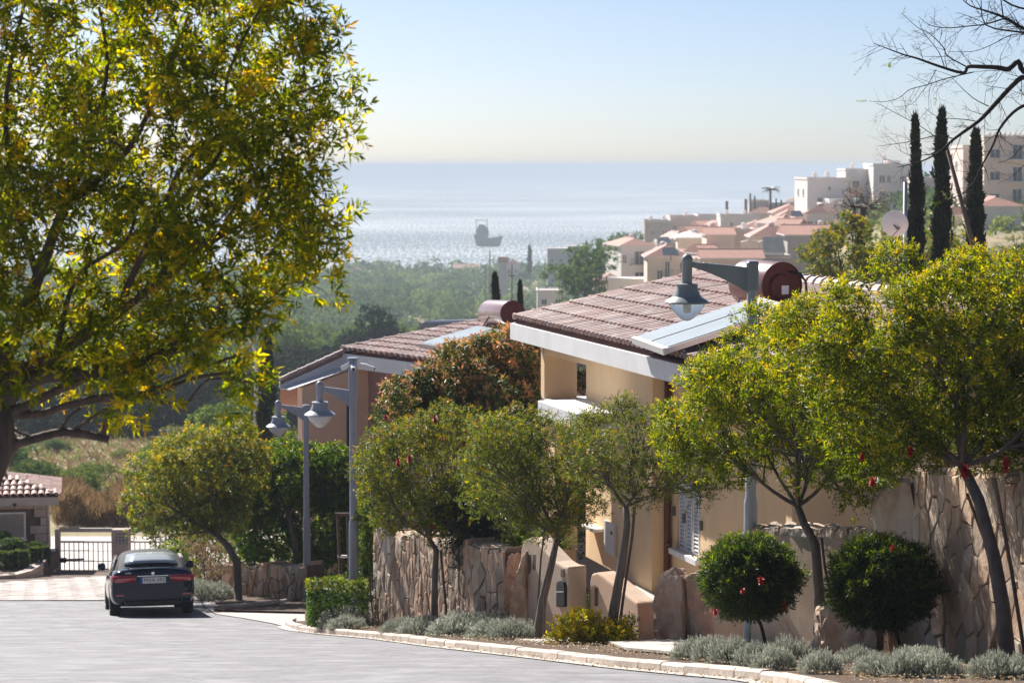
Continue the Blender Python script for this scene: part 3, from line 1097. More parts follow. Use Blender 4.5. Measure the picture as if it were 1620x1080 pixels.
# rounded top of the mailbox
mo = mbx.build('mailbox', MATS['black_plastic'], gw, bevel=0.012)
mb = MB()
mb.prism([p - TVn * .05 for p in [at(884, 926, Dg(884)), at(897, 926, Dg(897)), at(895, 920, Dg(895)), at(890.5, 917.5, Dg(890)), at(886, 920, Dg(886))]], TVn * .07)
mb.build('mailbox_hood', MATS['black_plastic'], mo)
onface(884.5, 934, 896.5, 936, Dg, .045, .058).build('letter_slot', MATS['steel'], mo)
gw2 = empty('gate_wall', at(980, 1010, 34), 'lower rendered gate wall with steeply sloping top under the thin tree', 'wall')
Dg2 = Dl(934, 35.2, 1032, 33.2)
plate([(933, 1040), (933, 918), (936, 907), (944, 905), (953, 910), (995, 944), (1007, 953), (1010, 962), (1011, 1040)], Dg2, TVn * 0.32).build('wall_panel', MATS['gate_render'], gw2, bevel=0.03)
onface(941, 929, 947, 958, Dg2, -.05, .004).build('niche', MATS['mortar'], gw2)
# iron gate leaf between the two
gt = empty('garden_gate', at(928, 1010, 35), 'dark iron garden gate between the two rendered gate walls', 'gate')
Dt = Dl(918, 35.3, 938, 35.3)
mb = MB()
a, b = at(920, 1020, 35.3), at(937, 1020, 35.3)
top = at(928, 930, 35.3).z
for z in (a.z + .08, top):
    MB().tube([Vector((a.x, 35.3, z)), Vector((b.x, 35.3, z))], .016, 6).build('rail', MATS['iron'], gt)
pass
for i in range(6):
    x = a.x + (b.x - a.x) * (i + .5) / 6
    MB().tube([Vector((x, 35.3, a.z + .05)), Vector((x, 35.3, top + .04))], .009, 6).build('bar', MATS['iron'], gt)
# brown post by the gate
o = MB().tube([at(912, 893, 35.6), at(912, 868, 35.6)], .02, 8).build('iron_post', MATS['iron'], None, origin=at(912, 893, 35.6))
o.location = at(912, 893, 35.6)
tag(o, 'short dark iron post standing above the gate wall', 'post')
# rendered wall behind the clipped shrubs
rw = empty('rendered_wall', at(1290, 1040, 29), 'smooth tan rendered garden wall with broken stone coping behind clipped shrubs', 'wall')
Dr = Dl(1150, 31.4, 1400, 28.2)
plate([(1185, 1050), (1190, 842), (1240, 838), (1300, 842), (1385, 850), (1400, 1060)], Dr, Vector((.3, .2, 0))).build('wall_panel', MATS['gate_render'], rw)
for i in range(9):
    x0, x1 = 1188 + i * 22, 1208 + i * 22
    y = 838 + abs(i - 2) * 1.4
    rock('coping_stone', rw, [(x0, y + 8), (x0 + 1, y - R.uniform(3, 6)), ((x0 + x1) / 2, y - R.uniform(4, 8)), (x1, y - R.uniform(3, 6)), (x1 + 1, y + 8)], Dl(1150, 31.36, 1400, 28.16), 0.34, 30 + i, m='stone_wall', sub=2, rough=.02)
# pale block behind lamp foot
rw2 = empty('low_wall', at(1150, 1020, 31.5), 'low tan wall stub behind the foot of the nearest lamp post', 'wall')
plate([(1128, 1040), (1130, 958), (1190, 952), (1198, 1040)], Dl(1120, 31.9, 1200, 31.2), Vector((.3, .2, 0))).build('wall_panel', MATS['gate_render'], rw2)
o = rock('coping_stone', rw2, [(1128, 962), (1130, 955), (1160, 950), (1194, 950), (1196, 960)], 31.4, .34, 51, m='stone_wall', sub=2, rough=.015)
# ------------------------------------------------------------------ near house
def tile_mesh(w, l, h, m, name='tile', thick=0.02, n=6):
    """barrel tile: runs up-slope along +X from 0 to l, arch across Y, height h"""
    mb = MB()
    vs = []
    for x, sc in ((0, 1.0), (l, 0.84)):
        for r_ in (1.0, 1.0 - thick / h):
            for k in range(n + 1):
                t = math.pi * k / n
                vs.append((x, math.cos(t) * w / 2 * sc * (1 if r_ == 1.0 else 1 - 2 * thick / w), math.sin(t) * h * sc * r_ + (0.05 if x == 0 else 0.0)))
    k = n + 1
    fs = []
    for i in range(n):
        fs.append((i, i + 1, 2 * k + i + 1, 2 * k + i))
        fs.append((k + i, i + k + 2 * k, k + 2 * k + i + 1, k + i + 1))
        fs.append((i, k + i, k + i + 1, i + 1))
    me = bpy.data.meshes.new(name)
    me.from_pydata(vs, [], fs)
    me.materials.append(m)
    fix_normals(me)
    for p in me.polygons: p.use_smooth = False
    return me

def basis(x, y, z, o):
    m = Matrix.Identity(4)
    for i, v in enumerate((x, y, z)):
        m[0][i], m[1][i], m[2][i] = v.x, v.y, v.z
    m.translation = o
    return m

def tiled_plane(roof, O, e, up, n_t, n_s, w, lc, tmesh, visible, h=0.06, name='tile'):
    """tiles: O corner at eave, e unit along the eave, up unit up the slope; visible(t,s)->bool says which are single parts"""
    nrm_ = e.cross(up)
    if nrm_.z < 0: nrm_ = -nrm_
    y = nrm_.cross(up)
    og = wloc(roof)
    rest = MB()
    for i in range(n_t):
        for j in range(n_s):
            p = O + e * (w * (i + .5)) + up * (lc * j)
            tilt = R.uniform(-.008, .008)
            M = basis(up, y, nrm_, p + nrm_ * (0.012 + R.uniform(0, .006))) @ Matrix.Rotation(tilt, 4, 'Z') @ Matrix.Rotation(-0.035, 4, 'Y')
            if visible(i, j):
                o = bpy.data.objects.new(name, tmesh)
                C.objects.link(o)
                o.parent = roof
                M2 = M.copy(); M2.translation = M.translation - og
                o.matrix_local = M2
            else:
                rest.add([M @ v.co for v in tmesh.vertices], [tuple(p_.vertices) for p_ in tmesh.polygons])
    if rest.v:
        o = rest.build('tile_rows', tmesh.materials[0], roof)
        tag(o, kind='stuff')

def caps(roof, pts, step, r, m, name='ridge_tile', lift=0.03):
    """half-round cap tiles along a line, each flared at its lower end"""
    tot = (pts[1] - pts[0]).length
    d = (pts[1] - pts[0]).normalized()
    n = int(tot / step)
    for i in range(n):
        a = pts[0] + d * (step * i)
        b = a + d * (step * 1.08)
        side = d.cross(Vector((0, 0, 1))).normalized()
        up_ = side.cross(d).normalized()
        mb = MB()
        vs = []
        for p, rr_ in ((a, r * 1.22), (a + d * step * .12, r * 1.22), (a + d * step * .16, r * 1.02), (b, r * .92)):
            for k in range(8):
                t = math.pi * (k / 7) * 1.12 - 0.19
                vs.append(p + side * (math.cos(t) * rr_) + up_ * (math.sin(t) * rr_ + lift))
        fs = [(q * 8 + k, q * 8 + k + 1, q * 8 + 8 + k + 1, q * 8 + 8 + k) for q in range(3) for k in range(7)]
        fs.append(tuple(range(8)))
        mb.add(vs, fs)
        mb.build(name, m, roof)

e1 = Vector((0.257, -0.966, 0)).normalized()
u1 = Vector((0.966, 0.257, 0)).normalized()
A1 = Vector((0.10, 48.0, -3.087))
def H1(t, s, z=0.0):
    return A1 + e1 * t + u1 * s + Vector((0, 0, z))
def box1(mb, t0, t1, s0, s1, z0, z1):
    mb.prism([Vector((H1(t, s).x, H1(t, s).y, z0)) for t, s in ((t0, s0), (t1, s0), (t1, s1), (t0, s1))], (0, 0, z1 - z0))
    return mb
h1 = empty('villa', H1(6, 3, -4.2), 'cream villa with tiled roof, solar heater and white flat entrance canopy', 'house')
RISE1, RUN1 = 0.86, 4.0
up1 = (u1 * RUN1 + Vector((0, 0, RISE1))).normalized()
SL = math.hypot(RISE1, RUN1)
zE = A1.z
zw = lambda s: zE + (s) * RISE1 / RUN1
# roof deck
mb = MB()
LT = 14.0
mb.prism([H1(-.05, -.02, -.02), H1(LT, -.02, -.02), H1(LT, RUN1, RISE1 - .02), H1(-.05, RUN1, RISE1 - .02)], (0, 0, -.10))
roof1 = mb.build('roof', MATS['roof_under'], h1)
mb = MB()
mb.prism([H1(-.05, RUN1 + .01, RISE1 - .02), H1(LT, RUN1 + .01, RISE1 - .02), H1(LT, RUN1 * 2, -.02), H1(-.05, RUN1 * 2, -.02)], (0, 0, -.10))
mb.build('far_slope', MATS['roof_under'], roof1)
tm1 = tile_mesh(0.195, SL / 7 * 1.10, 0.10, MATS['roof_tile'])
NT = int(LT / 0.25)
tiled_plane(roof1, H1(0, -.06, 0), e1, up1, NT, 7, 0.25, SL / 7, tm1, lambda i, j: 1 <= i < 43)
# far slope tiles as one part
up1b = (-u1 * RUN1 + Vector((0, 0, RISE1))).normalized()
tiled_plane(roof1, H1(0, RUN1 * 2 + .06, 0), e1, up1b, NT, 7, 0.25, SL / 7, tm1, lambda i, j: False)
caps(roof1, [H1(-.03, -.05, .03), H1(-.03, RUN1 - .1, RISE1 + .02)], 0.40, .085, MATS['roof_tile'])
caps(roof1, [H1(-.12, RUN1, RISE1 + .06), H1(LT, RUN1, RISE1 + .06)], 0.36, .15, MATS['roof_tile'])
# fascia
mb = MB()
box1(mb, -.1, LT, -.10, -.02, zE - .36, zE - .045)
mb.build('fascia', MATS['white_paint'], h1)
mb = MB()
mb.prism([H1(-.16, -.10, -.05), H1(-.16, RUN1, RISE1 - .05), H1(-.16, RUN1, RISE1 - .32), H1(-.16, -.10, -.36)], e1 * .06)
mb.build('verge_board', MATS['white_paint'], h1)
mb = MB()
box1(mb, -.1, LT, -.02, .6, zE - .36, zE - .33)
mb.build('soffit', MATS['white_paint'], h1)
ZB = -7.3
YM = MATS['plaster_yellow']
mb = MB()
box1(mb, .30, 3.3, .45, .70, zE - .62, zE - .33)       # beam over the veranda
box1(mb, 3.3, 7.0, .45, .70, ZB, zE - .33)             # facade
box1(mb, 7.0, 7.25, .45, .95, ZB, zE - .335)           # return
mb.build('wall', YM, h1)
mb = MB()
# window wall with an opening t 7.62..8.81, z -6.5..-5.3
t0, t1, z0, z1 = 7.62, 8.81, -6.50, -5.2
S0, S1 = .78, 1.02
box1(mb, 7.25, t0, S0, S1, ZB, zE - .34)
box1(mb, t1, 13.5, S0, S1, ZB, zE - .34)
box1(mb, t0, t1, S0, S1, ZB, z0)
box1(mb, t0, t1, S0, S1, z1, zE - .34)
mb.build('window_wall', YM, h1)
mb = MB()
box1(mb, .15, .42, .45, 1.12, ZB, zE - .30)
mb.build('pier', MATS['plaster_orange'] if False else YM, h1, bevel=.01)
mb = MB()
box1(mb, 13.5, 13.75, .45, 7.5, ZB, zE)
box1(mb, 2.9, 3.3, .70, 7.5, ZB, zE - .1)
box1(mb, 3.3, 13.5, 7.3, 7.55, ZB, zE - .34)
mb.build('rear_wall', YM, h1)
# gable wall above the veranda far end
# canopy
mb = MB()
box1(mb, 3.35, 5.85, -.50, .85, -4.62, -4.34)
mb.build('canopy', MATS['white_paint'], h1, bevel=.012)
mb = MB()
box1(mb, 3.62, 4.0, -.36, .08, ZB, -4.62)
mb.build('column', YM, h1)
# balcony floor of the veranda and its parapet
mb = MB()
box1(mb, .15, 3.3, .45, 3.0, -4.75, -4.6)
mb.build('veranda_floor', MATS['white_paint'], h1)
# meter box, shelf
mb = MB(); box1(mb, 4.62, 5.25, .395, .452, -7.0, -6.42)
mo = mb.build('meter_box', MATS['grey_paint'], h1, bevel=.01)
mb = MB(); box1(mb, 5.05, 5.15, .385, .396, -6.62, -6.56); mb.build('lock', MATS['iron'], mo)
mb = MB(); box1(mb, 3.7, 4.4, .25, .452, -6.68, -6.62); mb.build('shelf', MATS['white_paint'], h1)
# brown downpipe
p = H1(7.32, .70)
MB().tube([Vector((p.x, p.y, ZB)), Vector((p.x, p.y, zE - .4))], .055, 10).build('downpipe', MATS['rust_red'], h1, smooth=True)
# window: frame, two louvred shutters folded open to the centre
WP = MATS['white_paint']
win = MB()
for a_, b_ in ((t0, t0 + .06), (t1 - .06, t1)):
    box1(win, a_, b_, S0 + .04, S0 + .10, z0, z1)
for a_, b_ in ((z0, z0 + .06), (z1 - .06, z1)):
    box1(win, t0 + .06, t1 - .06, S0 + .04, S0 + .10, a_, b_)
wo_ = win.build('window', WP, h1)
mb = MB(); box1(mb, t0 + .06, t1 - .06, S0 + .09, S0 + .10, z0 + .06, z1 - .06); mb.build('pane', MATS['dark_glass'], wo_)
for q in range(3):
    a_ = t0 + .09 + q * .36
    for x0, x1 in ((a_, a_ + .035), (a_ + .27, a_ + .305)):
        mb = MB(); box1(mb, x0, x1, S0 + .0, S0 + .035, z0 + .07, z1 - .07); mb.build('shutter_stile', WP, wo_)
    for k in range(17):
        z = z0 + .10 + k * .067
        mb = MB()
        mb.prism([H1(a_ + .035, S0 + .005, z - zE), H1(a_ + .27, S0 + .005, z - zE), H1(a_ + .27, S0 + .035, z + .035 - zE), H1(a_ + .035, S0 + .035, z + .035 - zE)], (0, 0, .01))
        mb.build('louvre', WP, wo_)
for tt, zz in ((t0 - .1, z0 + .55), (t1 + .1, z0 + .5), (t0 + .42, z0 + .5)):
    mb = MB(); box1(mb, tt - .025, tt + .025, S0 - .05, S0, zz, zz + .16); mb.build('shutter_latch', MATS['iron'], h1)
mb = MB(); box1(mb, t0 - .1, t1 + .1, S0 - .12, S0 - .002, z0 - .09, z0); mb.build('window_sill', WP, h1)
for tt in (t0 - .25, t1 + .12):
    mb = MB()
    mb.tube([H1(tt, S0 - .01, z0 - zE + .02), H1(tt, S0 - .1, z0 - zE + .02), H1(tt + .12, S0 - .1, z0 - zE + .04)], .015, 6)
    mb.build('shutter_hook', MATS['iron'], h1)

# solar collectors and tank standing on the roof
def on_roof(px, py, lift=0.0):
    """photo point projected on the near roof plane"""
    n = e1.cross(up1)
    if n.z < 0: n = -n
    d = at(px, py, 1.0)
    k = (A1 + n * lift).dot(n) / d.dot(n)
    return d * k
ca, cb = on_roof(1006, 536, .30), on_roof(1050, 556, .30)
cc, cd = on_roof(1212, 470, .42), on_roof(1160, 466, .42)
col_root = empty('solar_water_heater', H1(5, 1, .0), 'large solar heater with dark red tank on the near villa roof', 'solar heater')
nn = e1.cross(up1)
if nn.z < 0: nn = -nn
P0 = on_roof(1004, 533, .30); P1 = on_roof(1054, 551, .30)
ed = (P1 - P0)
wlen = ed.length
ed.normalize()
upc = (up1 + Vector((0, 0, .09))).normalized()
upc = (upc - ed * upc.dot(ed)).normalized()
for q in range(2):
    a = P0 + ed * (q * (wlen / 2 + .01))
    b = a + ed * (wlen / 2 - .02)
    L_ = 2.2
    mb = MB(); mb.prism([a, b, b + upc * L_, a + upc * L_], -nn * .09)
    cf = mb.build('collector', MATS['steel'], col_root)
    mb = MB(); mb.prism([a + ed * .045 + upc * .05 + nn * .001, b - ed * .045 + upc * .05 + nn * .001, b - ed * .045 + upc * (L_ - .05) + nn * .001, a + ed * .045 + upc * (L_ - .05) + nn * .001], nn * .012)
    mb.build('collector_glass', MATS['solar_white'], cf)
mb = MB()
mb.prism([P0 + nn * .015 - upc * .06, P0 + nn * .015 + upc * .0, P1 + nn * .015 + upc * .0, P1 + nn * .015 - upc * .06], -nn * .11)
mb.build('front_rail', MATS['grey_paint'], col_root)
for f in (.05, .95):
    a = P0.lerp(P1, f) + upc * 2.0 - nn * .13
    MB().tube([a, a - nn * .3], .02, 6).build('stand_leg', MATS['steel'], col_root)
    a = P0.lerp(P1, f) + upc * .3 - nn * .13
    MB().tube([a, a - nn * .2], .02, 6).build('stand_leg', MATS['steel'], col_root)
# tank
DT = 44.0
DT = on_roof(1236, 496, .02).y - .1
print('tank distance', DT)
tc = at(1237, 451, DT)
rad = 37.0 / F * DT
axis = Vector((0.42, -0.90, 0)).normalized()
back = tc - axis * 1.15
def drum(root, a, b, r, m_side, m_end, ring=0.02):
    d = (b - a).normalized()
    M = d.to_track_quat('Z', 'Y').to_matrix().to_4x4()
    L_ = (b - a).length
    mb = MB()
    mb.lathe([(r * .93, 0), (r * .985, .015), (r, .05), (r, L_ * .5), (r, L_ - .05), (r * .985, L_ - .02)], a, 40, M)
    t = mb.build('tank', m_side, root); auto_smooth(t)
    mb = MB()
    mb.lathe([(r * .985, L_ - .03), (r * 1.0, L_ + .012), (r * .965, L_ + .012), (r * .95, L_ - .012), (0.001, L_ - .010)], a, 40, M)
    e_ = mb.build('end_cap', m_end, t); auto_smooth(e_)
    return t, M, L_
tank, TM, TL = drum(col_root, back, tc, rad, MATS['tank_side'], MATS['tank_brown'])
sx_ = axis.cross(Vector((0, 0, 1))).normalized()      # to the right as seen by the camera, roughly
if sx_.x < 0: sx_ = -sx_
mb = MB(); mb.lathe([(rad * .52, TL - .025), (rad * .52, TL + .03), (rad * .47, TL + .045), (.001, TL + .045)], back - sx_ * .03 - Vector((0, 0, .02)), 30, TM)
o = mb.build('inspection_cover', MATS['tank_brown'], tank); auto_smooth(o)
# sticker on the cover
cc_ = tc + axis * .05 + sx_ * .03 - Vector((0, 0, .08))
mb = MB(); mb.prism([cc_ + sx_ * a + Vector((0, 0, b)) for a, b in ((-.065, -.075), (.075, -.075), (.075, .075), (-.065, .075))], axis * .004)
mb.build('sticker', MATS['white_paint'], tank)
c2 = tc + axis * -.02 + sx_ * .02 + Vector((0, 0, .31))
mb = MB(); mb.prism([c2 + sx_ * a + Vector((0, 0, b)) for a, b in ((.05, -.06), (.2, -.1), (.2, .0), (.05, .04))], axis * .004)
mb.build('rating_plate', MATS['steel'], tank)
for k in range(2):
    pts = [tc + axis * .01 + sx_ * .15 + Vector((0, 0, .22)), tc + axis * .12 + sx_ * (.25 + k * .05) + Vector((0, 0, .2)), tc + axis * .1 + sx_ * (rad + .02) + Vector((0, 0, .05)), tc + sx_ * (rad + .08 + k * .04) - Vector((0, 0, .35))]
    MB().tube(pts, .018, 6).build('hose', MATS['black_plastic'], tank, smooth=True)
for f in (.2, .8):
    a = back.lerp(tc, f)
    for s_ in (-1, 1):
        MB().tube([a + sx_ * s_ * rad * .75 - Vector((0, 0, rad * .6)), a + sx_ * s_ * rad * .9 - Vector((0, 0, rad + .35))], .02, 6).build('stand_leg', MATS['steel'], col_root)

# ------------------------------------------------------------------ second house
e2 = Vector((0.554, -0.832, 0)).normalized()
u2 = Vector((0.832, 0.554, 0)).normalized()
A2 = at(545, 556, 66)
def H2(t, s, z=0.0):
    return A2 + e2 * t + u2 * s + Vector((0, 0, z))
h2 = empty('villa', H2(3, 2, -4.5), 'orange and brown villa with tiled roof beyond the copper-leaved shrub', 'house')
RUN2, RISE2 = 4.9, .66
up2 = (u2 * RUN2 + Vector((0, 0, RISE2))).normalized()
SL2 = math.hypot(RUN2, RISE2)
mb = MB()
LT2 = 7.5
mb.prism([H2(0, 0, -.02), H2(LT2, 0, -.02), H2(LT2, RUN2, RISE2 - .02), H2(0, RUN2, RISE2 - .02)], (0, 0, -.1))
roof2 = mb.build('roof', MATS['roof_under'], h2)
tm2 = tile_mesh(0.245, SL2 / 9 * 1.10, 0.09, MATS['roof_tile'])
tiled_plane(roof2, H2(0, -.05, 0), e2, up2, 26, 9, 0.28, SL2 / 9, tm2, lambda i, j: True)
caps(roof2, [H2(-.02, -.05, .03), H2(-.02, RUN2, RISE2 + .03)], 0.45, .10, MATS['roof_tile'])
mb = MB(); mb.prism([H2(-.06, RUN2 + .02, RISE2 - .02), H2(LT2, RUN2 + .02, RISE2 - .02), H2(LT2, RUN2 * 1.7, RISE2 * .1), H2(-.06, RUN2 * 1.7, RISE2 * .1)], (0, 0, -.1))
mb.build('far_slope', MATS['far_tile'], roof2)
# wing falling away to the left behind its verge
Lp = at(443, 602, 64.9)
Lr = Lp - A2
mb = MB(); mb.prism([A2 + Vector((0, 0, -.02)), Lp + Vector((0, 0, -.02)), Lp + Vector((-.48, 5, -1.3)), A2 + Vector((-.36, 5, -1.3))], (0, 0, -.1))
mb.build('left_slope', MATS['far_tile'], roof2)
caps(roof2, [Lp + Vector((0, 0, .0)), A2 + Vector((0, 0, .0))], 0.30, .06, MATS['roof_tile'])
mb = MB(); mb.prism([A2 + Vector((0, 0, -.05)), Lp + Vector((0, 0, -.05)), Lp + Vector((0, 0, -.20)), A2 + Vector((0, 0, -.42))], e2 * -.07)
mb.build('verge_board', WP, h2)
mb = MB(); mb.prism([H2(0, -.06, -.05), H2(LT2, -.06, -.05), H2(LT2, -.06, -.42), H2(0, -.06, -.42)], u2 * .07)
mb.build('fascia', WP, h2)
mb = MB(); mb.prism([H2(0, .0, -.40), H2(LT2, .0, -.40), H2(LT2, .7, -.40), H2(0, .7, -.40)], (0, 0, .02))
mb.prism([A2 + Vector((0, 0, -.40)), Lp + Vector((0, 0, -.22)), Lp + e2 * .55 + Vector((0, 0, -.22)), A2 + e2 * .55 + Vector((0, 0, -.40))], (0, 0, .02))
mb.build('soffit', WP, h2)
Cc = H2(.5, .45)
Z2 = -11.4
Wl = Cc - u2 * 2.05
dzl = (Lp.z - A2.z) / 2.0
mb = MB()
mb.prism([Vector((Cc.x, Cc.y, Z2)), Vector((Wl.x, Wl.y, Z2)), Vector((Wl.x, Wl.y, Lp.z - .18)), Vector((Cc.x, Cc.y, A2.z - .33))], -e2 * .25)
mb.build('left_wall', MATS['plaster_orange'], h2)
Dd = Wl + Vector((-.2, 4.5, 0))
mb = MB()
mb.prism([Vector((Wl.x, Wl.y, Z2)) - e2 * .26, Vector((Dd.x, Dd.y, Z2)), Vector((Dd.x, Dd.y, Lp.z - 1.5)), Vector((Wl.x, Wl.y, Lp.z - .22)) - e2 * .26], u2 * .25)
mb.build('side_wall', MATS['plaster_orange'], h2)
Ce = Cc + e2 * 6.5
mb = MB()
mb.prism([Vector((Cc.x, Cc.y, Z2)) + e2 * .002, Vector((Ce.x, Ce.y, Z2)), Vector((Ce.x, Ce.y, A2.z - .41)), Vector((Cc.x, Cc.y, A2.z - .41)) + e2 * .002], u2 * .25)
mb.build('front_wall', MATS['plaster_brown'], h2)
mb = MB(); mb.prism([Vector((Ce.x, Ce.y, Z2)) + u2 * .26, Vector((Ce.x, Ce.y, Z2)) + u2 * 8, Vector((Ce.x, Ce.y, A2.z - .2)) + u2 * 8, Vector((Ce.x, Ce.y, A2.z - .45)) + u2 * .26], -e2 * .25)
mb.build('end_wall', MATS['plaster_orange'], h2)
# narrow tall window in the orange wall
def on_l2(px, py):
    d = at(px, py, 1.0)
    return d * (Cc.dot(e2) / d.dot(e2))
q0, q1 = on_l2(548, 628), on_l2(557, 705)
mb = MB(); mb.prism([q0 + e2 * .03, Vector((q1.x, q1.y, q0.z)) + e2 * .03, q1 + e2 * .03, Vector((q0.x, q0.y, q1.z)) + e2 * .03], -e2 * .12)
wf_ = mb.build('window', MATS['iron'], h2)
mb = MB()
qa, qb = q0.lerp(q1, .08), q0.lerp(q1, .92)
mb.prism([qa + e2 * .032, Vector((qb.x, qb.y, qa.z)) + e2 * .032, qb + e2 * .032, Vector((qa.x, qa.y, qb.z)) + e2 * .032], e2 * .006)
mb.build('pane', MATS['dark_glass'], wf_)
# solar set on house two
s2 = empty('solar_water_heater', H2(3, 2, 0), 'solar heater with brown drum tank on the villa roof farther down the street', 'solar heater')
n2 = e2.cross(up2)
if n2.z < 0: n2 = -n2
def on_r2(px, py, lift=.25):
    d = at(px, py, 1.0)
    return d * ((A2 + n2 * lift).dot(n2) / d.dot(n2))
K = [on_r2(662, 543), on_r2(732, 553), on_r2(812, 524), on_r2(757, 515)]
for q in range(2):
    a, b = K[0].lerp(K[1], q * .51), K[0].lerp(K[1], q * .51 + .49)
    d_, c_ = K[3].lerp(K[2], q * .51), K[3].lerp(K[2], q * .51 + .49)
    mb = MB(); mb.prism([a, b, c_, d_], -n2 * .14)
    cf = mb.build('collector', MATS['steel'], s2)
    mb = MB()
    cen_ = (a + b + c_ + d_) / 4
    mb.prism([p_.lerp(cen_, .05) + n2 * .002 for p_ in (a, b, c_, d_)], n2 * .012)
    mb.build('collector_glass', MATS['solar_white'], cf)
ta, tb = at(775, 494, 67.2), at(811, 495.5, 64.8)
r2_ = 20 / F * 66
tk, _, _ = drum(s2, ta, tb, r2_, MATS['tank_side'], MATS['tank_brown'])
for f in (.2, .8):
    a = ta.lerp(tb, f)
    for k in (-1, 1):
        MB().tube([a - Vector((0, 0, r2_ * .7)) + u2 * .15 * k, a - Vector((0, 0, r2_ + .35)) + u2 * .2 * k], .025, 6).build('stand_leg', MATS['steel'], s2)
MB().tube([at(776, 498, 66), at(765, 514, 66)], .02, 6).build('pipe', MATS['black_plastic'], s2)
# boxed heater beyond the ridge
bx = empty('boxed_heater', at(700, 520, 71), 'pale blue-grey boxed roof unit behind the villa ridge tiles', 'roof box')
Pb = [at(664, 512, 71), at(740, 510, 72.5), at(740, 528, 72.5), at(664, 536, 71)]
mb = MB()
mb.prism([Pb[3], Pb[0], Pb[0] + Vector((.15, .3, .06)), Pb[0] + Vector((.5, .8, .06)), Pb[3] + Vector((.5, .9, 0))], Pb[1] - Pb[0])
mb.build('casing', MATS['lamp_pole_blue'], bx, bevel=.02)
for f in (.1, .9):
    a = Pb[3].lerp(Pb[2], f)
    MB().tube([a, a - Vector((0, 0, .5))], .03, 6).build('leg', MATS['steel'], bx)

# ------------------------------------------------------------------ street lamps
def make_lamp(label, px, D, top_py, arm_py, lum_px, post_r, sc, base_off, glass, pole_m, head_m, sleeve=True, cams=False):
    b = strip(px, D, base_off)
    root = empty('street_lamp', b, label, 'street lamp', 'street lamps along the pavement')
    topz = at(px, top_py, D).z
    armz = at(px, arm_py, D).z
    mb = MB()
    mb.lathe([(post_r * 1.0, -.1), (post_r * 1.0, 1.9 * sc), (post_r * .96, 1.95 * sc), (post_r * .80, 2.0 * sc), (post_r * .74, armz - b.z - .27 * sc), (post_r * .74, armz - b.z - .26 * sc)], b, 20)
    o = mb.build('pole', pole_m, root); auto_smooth(o)
    mb = MB()
    mb.lathe([(post_r * 1.5, -.1), (post_r * 1.5, .03), (post_r * 1.2, .06), (post_r * 1.02, .07)], b, 20)
    o = mb.build('base_plate', pole_m, root); auto_smooth(o)
    mb = MB()
    hs = topz - armz
    w = post_r * .92
    mb.lathe([(w, armz - b.z - .28 * sc), (w, topz - b.z - .02), (w * .8, topz - b.z)], b, 16, power=3.2)
    o = mb.build('sleeve', head_m, root); auto_smooth(o)
    # arm: curved tapering wing to the left
    lx = at(lum_px, arm_py, D)
    dx = lx.x - b.x
    n = 10
    arm = MB()
    th = .035 * sc
    outl_t, outl_b = [], []
    for i in range(n + 1):
        f = i / n
        x = b.x + dx * f
        zt_ = armz + 0.0 + .085 * sc * f ** .8
        zb2 = zt_ - (.27 * sc * (1 - f) ** 1.5 + .085 * sc * (1 - .25 * f))
        outl_t.append(Vector((x, D - th, zt_)))
        outl_b.append(Vector((x, D - th, zb2)))
    arm.prism(outl_t + outl_b[::-1], (0, 2 * th, 0))
    arm.build('arm', head_m, root, bevel=.012 * sc)
    hx = Vector((b.x + dx, D, armz + .085 * sc))
    mb = MB()
    mb.lathe([(.066 * sc, -.30 * sc), (.066 * sc, 0), (.076 * sc, .02 * sc), (.07 * sc, .05 * sc), (.04 * sc, .085 * sc), (.005, .10 * sc)], hx, 18)
    o = mb.build('neck', head_m, root); auto_smooth(o)
    mb = MB()
    z = -.28 * sc
    mb.lathe([(.085 * sc, z), (.15 * sc, z - .008), (.135 * sc, z - .03 * sc), (.15 * sc, z - .10 * sc), (.185 * sc, z - .17 * sc), (.26 * sc, z - .215 * sc), (.285 * sc, z - .235 * sc), (.285 * sc, z - .255 * sc), (.25 * sc, z - .258 * sc)], hx, 40, power=2.5)
    hood = mb.build('lamp_hood', head_m, root); auto_smooth(hood, 28)
    mb = MB()
    z2 = z - .26 * sc
    prof = [(.235 * sc, z2), (.225 * sc, z2 - .03 * sc), (.18 * sc, z2 - .10 * sc), (.10 * sc, z2 - .18 * sc), (.045 * sc, z2 - .215 * sc), (.004, z2 - .225 * sc)]
    mb.lathe(prof, hx, 32, power=2.3)
    o = mb.build('glass_bowl', glass, root); auto_smooth(o, 60)
    mb = MB(); mb.lathe([(.05 * sc, z2 - .005), (.045 * sc, z2 - .09 * sc), (.01, z2 - .11 * sc)], hx, 12)
    mb.build('bulb', MATS['white_paint'], root)
    if cams:
        t = Vector((b.x, D, topz))
        MB().lathe([(w * 1.25, -.01), (w * 1.25, .03), (.01, .035)], t, 14, power=3).build('cap', head_m, root)
        for k, (ox, oy, oz, rz, ry) in enumerate(((-.12, -.02, -.13, 2.6, .45), (.02, -.17, -.13, -1.45, .35), (.16, 0, -.11, .12, .16), (.30, -.03, -.145, .0, .35))):
            M = Matrix.Rotation(rz, 4, 'Z') @ Matrix.Rotation(ry, 4, 'Y')
            c_ = t + Vector((ox, oy, oz))
            mb = MB(); mb.box((0, 0, 0), (.22, .085, .075), M)
            mb.v = [tuple(Vector(v) + c_) for v in mb.v]
            cb_ = mb.build('camera_housing', WP, root, bevel=.012)
            mb = MB(); mb.tube([c_ + M @ Vector((.10, 0, 0)), c_ + M @ Vector((.125, 0, 0))], .03, 10)
            mb.build('lens', MATS['black_plastic'], cb_)
            MB().tube([t + Vector((0, 0, -.15)), c_], .02, 6).build('bracket', WP, cb_)
    return root
